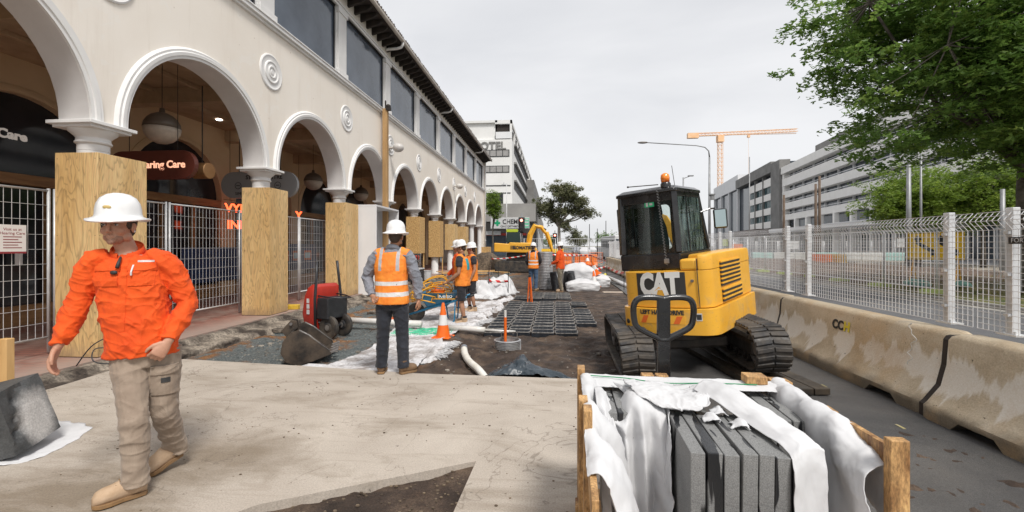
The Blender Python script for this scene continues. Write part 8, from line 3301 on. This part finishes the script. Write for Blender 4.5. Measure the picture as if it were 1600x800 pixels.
# ============================================================ CORNER BUILDINGS BEYOND THE ARCADE
t = thing('hotel_building', 'white multi storey building with EL letters and dark strip windows beyond the arcade', 'building', (-5.67, 60, 0))
M_HOT = mat('hotel_white', (0.72, 0.715, 0.70), (0.79, 0.785, 0.77), .8, ns=.3)
m = MB()
m.box(-30, 0, 0, 82, 0, 15.9)
m.box(-30, -2.1, 0.3, 82, 15.9, 18.2)
m.box(-.25, 0, 0, 55, 18.0, 18.5); m.box(-2.3, 0, 0, .3, 18.0, 18.5); m.box(-30, -2.0, 0.0, 82, 18.2, 18.5)
for k in range(12): m.box(-.3, -.02, k * 5, k * 5 + .5, 15.9, 18.0)
m.build('wall', M_HOT, t)
m = MB(); m.box(-2.3, -.3, .3, 50, 15.92, 17.99)
m.build('balcony_recess', M_DARK, t)
m = MB(); m.box(-2.2, -.02, -.06, .06, 16.0, 16.9)
m.build('balcony_rail', M_PALE, t)
for z, x0, x1 in ((13.55, -2.75, -.35), (11.4, -2.75, -.35)):
    m = MB(); m.box(x0 - 2, x1, -.05, -.002, z, z + .95)
    w_ = m.build('window', M_FRAME, t)
    m = MB()
    for k in range(5): m.box(x0 - 1.92 + k * .86, x0 - 1.15 + k * .86, -.07, -.052, z + .1, z + .85)
    m.build('pane', mat('blind_glass', (0.28, 0.27, 0.26), (0.36, 0.35, 0.34), .3, ns=3), w_)
for z in (9.6, 8.6):
    m = MB(); m.box(-5, -.2, -.05, -.002, z, z + .12)
    m.build('string_course', M_FRAME, t)
m = MB(); m.box(-3.2, -1.2, -.06, -.003, 7.2, 8.55)
m.build('window', M_FRAME, t)
for z, y0, y1 in ((14.6, 3, 34), (12.1, 3, 34), (9.6, 3, 34)):
    m = MB(); m.box(.002, .05, y0, y1, z, z + 1.0)
    m.build('window_strip', M_INK, t)
    m = MB(); m.box(.0, .35, y0, y1, z + 1.0, z + 1.25)
    m.build('sun_shade', M_CONCG, t)
text('HOTEL', 1.45, M_CONCG, t, plane_m((-3.1, -.08, 15.0), (1, 0, 0), (0, 0, 1)), .06, bold=.03)
m = MB(); m.box(.02, 1.6, 30, 82, 3, 14.8); m.box(.5, 2.2, 55, 56, 8, 13)
m.build('stair_tower', M_CONCG, t)

t = thing('corner_shop', 'low grey corner podium with slanting canopy and chemist shop below', 'building', (-2.3, 55, 0))
M_POD = mat('podium_grey', (0.26, 0.25, 0.24), (0.33, 0.32, 0.30), .8, ns=.4)
m = MB(); m.box(-14, 0, 0, 4.9, 4.55, 6.75)
m.prism([(4.9, 4.55), (40, 1.2), (40, 6.2), (4.9, 6.75)], -4, 0, 'x')
m.build('canopy', M_POD, t)
m = MB(); m.box(-14, -.8, 1.5, 12, 0, 4.5)
m.build('shop_wall', M_POD, t)
m = MB(); m.box(-13.9, -.9, 1.3, 1.495, 0.3, 2.8)
m.build('shop_window', M_FGLASS, t)
m = MB(); m.box(-8, -1.2, 1.2, 1.45, 2.85, 3.15); 
m.build('red_stripe', M_REDP, t)
m = MB(); m.box(-8, -4.4, .9, 1.2, 2.9, 3.4)
m.build('light_panel', M_WHP, t)
m = MB()
for k in range(12): m.box(-.06, .0, 5.2 + k * 2.6, 5.4 + k * 2.6, 0, 4.4)
m.build('fins', M_PALE, t)
t = thing('chemist_sign', 'white shop sign reading CHEMIST with green cross on the grey podium', 'sign', (-5.3, 54.9, 4.35))
m = MB(); m.box(-2.55, 2.25, 0, .12, -.68, .68)
m.build('sign_board', M_WHP, t, bevel=.02)
GRN = mat('chemist_green', (0.0, 0.30, 0.13), None, .5)
m = MB(); m.prism([(-2.05, -.13), (-1.83, -.13), (-1.83, -.36), (-1.57, -.36), (-1.57, -.13), (-1.35, -.13), (-1.35, .13), (-1.57, .13), (-1.57, .36), (-1.83, .36), (-1.83, .13), (-2.05, .13)], -.02, -.002, 'y')
m.build('green_cross', GRN, t)
text('CHEMIST', .80, M_INK, t, plane_m((.35, -.02, .14), (1, 0, 0), (0, 0, 1)), .01, bold=.015, sx=.88)
text('ON NORTHBOURNE', .34, M_INK, t, plane_m((.2, -.02, -.42), (1, 0, 0), (0, 0, 1)), .01, sx=.95)
m = MB(); m.box(1.62, 2.22, -.02, -.002, -.6, .6)
m.build('green_panel', mat('chemist_pale_green', (0.15, 0.5, 0.32), None, .5), t)
m = MB()
for z in (-.4, 0, .35): m.box(1.68, 2.14, -.03, -.021, z, z + .16)
m.build('panel_lines', M_WHP, t)

# ============================================================ SECOND DIGGER, CARS, BARRIERS, FENCES FAR OFF
t = thing('far_excavator', 'yellow excavator with raised bent boom working behind the man in jeans', 'excavator', (-2.35, 28, -.05), R(2))
m = MB(); m.prism([(-1.35, 1.22), (1.25, 1.15), (1.3, 1.35), (1.0, 1.78), (-.4, 1.82), (-.45, 1.72), (-1.35, 1.78)], -.8, .8, 'y')
m.build('upper_body', M_YEL, t, bevel=.06)
m = MB(); m.prism([(-.62, 1.8), (.28, 1.76), (.24, 2.4), (.05, 2.56), (-.55, 2.56)], -.78, .1, 'y')
m.build('cab', mat('dark_cab_glass', (.01, .03, .025), None, .12), t, bevel=.03)
m = MB(); m.box(-.6, .1, -.8, .12, 2.42, 2.60)
m.build('cab_roof', mat('lime_roof', (.45, .55, .03), None, .5), t, bevel=.03)
text('KOMATSU', .26, M_INK, t, plane_m((.42, -.815, 1.48), (1, 0, 0), (0, 0, 1)), .01, bold=.01)
m = MB()
for k in range(5): m.box(-.35, -.02, -.81, -.80, 1.38 + k * .05, 1.405 + k * .05)
m.build('vent', M_INK, t)
m = MB(); m.tube([(.65, 0, 1.2), (.85, 0, 2.3), (1.15, 0, 2.85), (1.55, 0, 2.75), (1.95, 0, 2.2)], [(.13, .16), (.13, .18), (.12, .18), (.11, .14), (.08, .1)], 4)
m.build('boom', M_YEL, t, bevel=.02)
m = MB(); m.tube([(1.85, 0, 2.45), (2.05, 0, 1.9), (2.25, 0, 1.2)], [.15, .13, .08], 4)
m.build('dipper_arm', M_YEL, t, bevel=.02)
m = MB(); m.tube([(.5, 0, 1.5), (.95, 0, 2.35)], .06, 8); m.tube([(1.1, 0, 3.0), (1.85, 0, 2.6)], .05, 8)
m.build('ram', M_HUB, t, smooth=True)
m = MB(); m.prism([(2.0, 1.2), (2.5, 1.15), (2.55, .8), (2.3, .6), (2.05, .75)], -.3, .3, 'y')
m.build('bucket', M_RUST, t, bevel=.03)
for s in (-1, 1):
    m = MB()
    loop = [(-1.0 + .32 * math.cos(R(90 + a)), .34 + .32 * math.sin(R(90 + a))) for a in range(0, 181, 20)] + [(1.0 + .32 * math.cos(R(-90 + a)), .34 + .32 * math.sin(R(-90 + a))) for a in range(0, 181, 20)]
    y0, y1 = sorted((s * .55, s * .95))
    m.prism(loop, y0, y1, 'y')
    m.build('track', M_RUB, t, bevel=.02)
m = MB(); m.box(-.6, .6, -.5, .5, .4, 1.16)
m.build('turntable', M_STEELD, t)
t = thing('soil_heap', 'dark heap of soil beside the building corner below the far digger', 'soil heap', (-4.6, 30, -.15))
mb = MB()
mb.grid(lambda u, v: V(((u - .5) * 3.4, (v - .5) * 3, max(0, 1.25 * (1 - ((u - .5) ** 2 + (v - .5) ** 2) * 4.2)) + .12 * fbm(u * 6, v * 6, 1))), 30, 30)
mb.build('soil', M_EARTH, t, smooth=True, fix=False)


def car(x, y, rz, col, lb, van=False):
    t = thing('parked_car' if not van else 'white_bus', lb, 'car' if not van else 'bus', (x, y, -.045), R(rz))
    if not van:
        m = MB(); rs = []
        for z, hx, y0, y1 in ((.25, .82, -2.1, 2.1), (.55, .88, -2.2, 2.2), (.85, .86, -2.1, 2.05), (.92, .80, -1.7, 1.2), (1.35, .62, -1.2, .45), (1.42, .55, -1.0, .3)):
            rs.append([V((hx * math.copysign(abs(math.cos(a)) ** .4, math.cos(a)), (y0 + y1) / 2 + (y1 - y0) / 2 * math.copysign(abs(math.sin(a)) ** .4, math.sin(a)), z)) for a in [2 * PI * j / 24 for j in range(24)]])
        m.rings(rs)
        m.build('body', mat('car_paint_%s' % ('white' if col[0] > .5 else 'silver'), col, None, .3, coat=.6), t, auto=50)
        m = MB(); m.box(-.64, .64, -1.62, -1.55, .95, 1.30, Matrix.Translation((0, .35, -.02))); m.box(-.66, -.60, -1.1, .4, .98, 1.3)
        m.build('windows', M_FGLASS, t)
        for sx_ in (-.6, .6):
            m = MB(); m.ell((sx_, -2.14, .66), (.18, .06, .09), 10, 6)
            m.build('headlight', M_WHP, t, smooth=True)
        for sx_ in (-.78, .78):
            for yy in (-1.3, 1.3):
                m = MB(); m.cyl((sx_ - .1, yy, .31), (sx_ + .1, yy, .31), .31, n=18)
                m.build('wheel', M_RUB, t)
    else:
        m = MB(); m.box(-1.2, 1.2, -4.5, 4.5, .3, 2.7)
        m.build('body', mat('bus_white', (.62, .62, .62), None, .4), t, bevel=.12, seg=3)
        m = MB(); m.box(-1.21, -1.2, -4.2, 4.2, 1.3, 2.2); m.box(-1.05, 1.05, -4.52, -4.5, 1.2, 2.3)
        m.build('windows', M_FGLASS, t)
        for sx_ in (-1.1, 1.1):
            for yy in (-3, 3):
                m = MB(); m.cyl((sx_ - .12, yy, .42), (sx_ + .12, yy, .42), .42, n=18)
                m.build('wheel', M_RUB, t)


car(4.3, 66, 0, (.62, .62, .63), 'white car coming along the road beyond the orange barriers, nearest')
car(3.9, 78, 0, (.25, .26, .28), 'dark silver car behind the white car on the road')
car(7.6, 92, 0, (.62, .62, .63), 'white car furthest away on the right lane')
car(7.2, 52, 3, None, 'white bus with dark windows far along the road left of the excavator cab', True)

M_ORP = mat('barrier_orange', (0.85, 0.20, 0.02), (0.78, 0.15, 0.015), .5, ns=4)
def wbar(x, y, rz, lb, mm=None, sc=1.0):
    t = thing('plastic_barrier', lb, 'barrier', (x, y, -.06), R(rz), group='plastic water filled barriers')
    m = MB(); m.prism([(-.25, 0), (.25, 0), (.25, .15), (.14, .35), (.11, .95), (-.11, .95), (-.14, .35), (-.25, .15)], -.85, .85, 'y')
    m.build('barrier_shell', mm or M_ORP, t, bevel=.03)
    m = MB()
    for y_ in (-.5, 0, .5): m.box(-.16, -.10, y_ - .1, y_ + .1, .4, .8)
    m.build('recess', mm or M_ORP, t)


wbar(2.4, 34.5, 90, 'solid orange plastic barrier in the middle of the road end')
wbar(.6, 38, 80, 'orange plastic barrier behind the orange shirted worker, left one')
wbar(21.5, 38.5, 20, 'orange plastic barrier beyond the second fence, left one of the pair')
wbar(22.4, 38.0, 10, 'orange plastic barrier beyond the second fence, right one of the pair', mat('barrier_yellow', (.75, .45, .05), None, .5))
for i, (x, y, lb) in enumerate(((-.2, 36, 'orange crowd fence left of the solid orange barrier'), (1.2, 36.4, 'orange crowd fence touching the solid orange barrier'), (3.6, 40, 'orange crowd fence right of the solid orange barrier'), (.4, 40.5, 'orange crowd fence furthest back at the road end'))):
    t = thing('crowd_fence', lb, 'fence', (x, y, -.1), R((4, -6, 10, 0)[i]), group='orange crowd control fences')
    m = MB()
    m.tube([(-.65, 0, .15), (.65, 0, .15), (.65, 0, 1.05), (-.65, 0, 1.05)], .025, 6, closed=True)
    for k in range(9): m.tube([(-.52 + k * .13, 0, .15), (-.52 + k * .13, 0, 1.05)], .012, 4)
    m.build('frame', M_ORP, t)
    for s in (-.5, .5):
        m = MB(); m.box(s - .03, s + .03, -.28, .28, 0, .05)
        m.build('foot', M_BLKP, t)
for i, (x, y) in enumerate(((.3, 33.8), (-.6, 34.2))):
    t = thing('yellow_sign_board', ('yellow board behind the orange shirted worker, right one', 'yellow board behind the orange shirted worker, left one')[i], 'sign', (x, y, 0), R(5), group='small yellow boards')
    m = MB(); m.box(-.38, .38, 0, .02, .8, 1.32)
    m.build('board', mat('sign_yellow', (.92, .56, .01), None, .6), t)
    m = MB(); m.box(-.3, -.26, .021, .06, -.1, 1.2); m.box(.26, .3, .021, .06, -.1, 1.2)
    m.build('leg', M_STEELD, t)
# mesh fences closing the far end of the site
for i, (x, y, rz, lb) in enumerate(((-1.6, 37, 90, 'mesh fence panel across the site end, left one'), (.85, 37.2, 92, 'mesh fence panel across the site end, middle one'), (3.2, 41, 80, 'mesh fence panel at the road end, right one'))):
    pass
GF2 = 'mesh fence panels across the far end of the site'
for i, (x, y, rz, lb) in enumerate(((.2, 32.5, -90, 'mesh fence panel behind the yellow boards at the site end'), (2.4, 32.7, -92, 'mesh fence panel right of the yellow boards at the site end'), (-2.2, 32.3, -88, 'mesh fence panel behind the far digger'))):
    t = fence_panel_('mesh_fence', 2.3, .2, 2.1, .15, .3, .008, .022, lb, GF2)
    t.location = (x, y, -.05); t.rotation_euler = (0, 0, R(rz))

# second temporary fence on the verge, with its lime feet
GF3 = 'dark mesh fence panels along the verge'
fp = fence_panel_('mesh_fence', 2.28, .18, 2.05, .12, .22, .006, .022, 'x', GF3)
GFF = 'lime green fence feet blocks along the verge'
fb = thing('ballast_block', 'x', 'fence foot', group=GFF)
m = MB(); m.box(-.34, .34, -.12, .12, 0, .13)
for s in (-.2, 0, .2): m.box(s - .05, s + .05, -.10, .10, .131, .145)
m.build('foot_block', mat('lime_block', (.42, .50, .16), (.36, .42, .16), .75, ns=5), fb, bevel=.03)
ys = [13.0 + 2.32 * k for k in range(13)]
for k, y in enumerate(ys):
    lb = '%s mesh fence panel of the verge fence counting from the right edge' % (ordi + ['thirteenth'])[k]
    x = 12.0 + .02 * (k % 3) + (0 if k else 1.6)
    f = fp if k == 0 else dup(fp)
    f.location = (x, y, .02); f['label'] = lb
    b = fb if k == 0 else dup(fb)
    b.location = (x - .1, y + random.uniform(-.08, .08), .04); b['label'] = '%s lime green fence foot of the verge fence from the right edge' % (ordi + ['thirteenth'])[k]
    b.rotation_euler = (0, 0, R(90 + random.uniform(-12, 12)) if k % 4 == 0 else R(random.uniform(-8, 8)))

# yellow arrow sign on trestle legs with sandbags
t = thing('road_sign', 'yellow road sign with two black left shifting arrows on trestle legs', 'sign', (13.75, 17.6, .06), R(-22))
m = MB(); m.box(-.78, .78, -.012, .012, .98, 1.98)
m.build('sign_panel', mat('sign_yellow', (.80, .46, .01)), t, bevel=.01)
for x in (-.42, .22):
    m = MB()
    m.prism([(x + .28, 1.14), (x + .40, 1.14), (x + .40, 1.32), (x - .02, 1.62), (x - .02, 1.70), (x + .06, 1.70), (x - .08, 1.88), (x - .22, 1.70), (x - .14, 1.70), (x - .14, 1.56), (x + .28, 1.24)], -.016, -.0125, 'y')
    m.build('arrow', M_INK, t)
m = MB()
m.tube([(-.75, -.014, 1.01), (.75, -.014, 1.01), (.75, -.014, 1.95), (-.75, -.014, 1.95)], .010, 4, closed=True)
m.build('border', M_INK, t)
for x in (-.62, .62):
    m = MB()
    m.tube([(x, .02, 1.9), (x, .02, .9), (x - .22, -.30, .0)], .022, 6)
    m.build('leg', M_YFR, t)
    m = MB(); m.tube([(x, .03, .9), (x + .2, .38, .0)], .022, 6)
    m.build('leg', M_YFR, t)
M_SBAG = mat('sandbag_green', (.12, .26, .22), (.20, .36, .31), .85, ns=6, bs=20, bst=.3)
for i, (x, y, lb) in enumerate(((13.1, 17.5, 'green sandbag on the left legs of the yellow sign, in front'), (13.35, 18.0, 'green sandbag on the left legs of the yellow sign, behind'), (14.3, 17.3, 'green sandbag on the right legs of the yellow sign'))):
    m = MB(); m.ell((0, 0, .12), (.38, .22, .13), 20, 12)
    for v_ in m.bm.verts:
        v_.co += V((fbm(v_.co.y * 5, i, 1), fbm(v_.co.x * 5, i, 2), fbm(v_.co.x * 5, v_.co.y * 5, i))) * .07
    tag(m.build('sandbag', M_SBAG, None, smooth=True, loc=(x, y, .06)), lb, 'sandbag', 'green sandbags holding the sign')
# low white and teal hoarding, far signs and worksite clutter
for i in range(9):
    t = thing('low_barrier', '%s low pale concrete barrier beyond the dirt, counting from the left' % ordi[i], 'barrier', (22.0 + i * 2.05, 50.0 - i * .2, .0), R(-6), group='low pale barriers beyond the dirt')
    m = MB(); m.prism([(-.3, 0), (.3, 0), (.3, .2), (.12, .4), (.1, .85), (-.1, .85), (-.12, .4), (-.3, .2)], -1, 1, 'x', Matrix.Identity(4)) if False else m.box(-1.0, 1.0, -.25, .25, 0, .85)
    m.build('barrier_block', mat('pale_barrier', (.5, .5, .48), (.58, .58, .56), .8, ns=1) if i % 3 else mat('teal_barrier', (.32, .52, .48), (.42, .58, .54), .8, ns=1), t, bevel=.08)
rl = random.Random(5)
cl = [('white', (.62, .62, .62)), ('pink', (.55, .3, .25)), ('blue', (.15, .25, .35))]
for i, (x, y, h, lb, c_) in enumerate(((17.0, 55, 1.5, 'small white panel sign left of the fence post pair', 0), (21.0, 57, 1.9, 'small lime sign beyond the dirt trench', 3), (19.5, 50, 1.3, 'round orange sign beyond the dirt, far left', 4), (25.2, 50, 1.6, 'white site sign right of the second fence post', 0), (33.8, 47, 1.8, 'white site sign right of the orange barriers', 0), (35.2, 47, 1.6, 'lime site sign right of the orange barriers', 3))):
    t = thing('site_sign', lb, 'sign', (x, y, 0), R(-15), group='small site signs beyond the dirt')
    m = MB(); m.box(-.5, .5, 0, .03, h - .4, h + .45)
    m.build('panel', [M_WHP, None, None, mat('lime_block', (0, 0, 0)), M_ORP][c_], t, bevel=.02)
    m = MB(); m.tube([(0, .05, 0), (0, .05, h)], .03, 6)
    m.build('post', M_POLE, t)
for i in range(10):
    x = 15.5 + i * 2.4; y = 60 - i * .4
    t = fence_panel_('mesh_fence', 2.35, .2, 2.1, .2, .35, .012, .03, '%s pale mesh fence panel in front of the far shopfronts, from the left' % ordi[i], 'pale mesh fence panels before the far shops') if i == 0 else dup(t, label='%s pale mesh fence panel in front of the far shopfronts, from the left' % ordi[i])
    t.location = (x, y, 0); t.rotation_euler = (0, 0, R(-99))
# grass tufts on the verge near the sign
rng = random.Random(3)
mb = MB()
vs, fs = [], []
for i in range(5200):
    x, y = rng.uniform(12.6, 24), rng.uniform(9, 22)
    z = verge_z(x, y)
    if mn.noise(V((x * .7, y * .7, 2))) < -.1: continue
    a = rng.uniform(0, PI); h = rng.uniform(.04, .13); w2 = .012
    k = len(vs)
    vs += [(x - w2 * math.cos(a), y - w2 * math.sin(a), z), (x + w2 * math.cos(a), y + w2 * math.sin(a), z), (x + rng.uniform(-.05, .05), y + rng.uniform(-.05, .05), z + h)]
    fs.append((k, k + 1, k + 2))
me = bpy.data.meshes.new('grass'); me.from_pydata(vs, [], fs)
me.materials.append(mat('verge_grass', (.08, .10, .025), (.26, .22, .08), .9, ns=1.5))
mb.bm.free()
o = bpy.data.objects.new('grass', me); COL.objects.link(o)
tag(o, 'rough yellowing grass on the verge round the yellow sign', 'grass', kind='stuff')
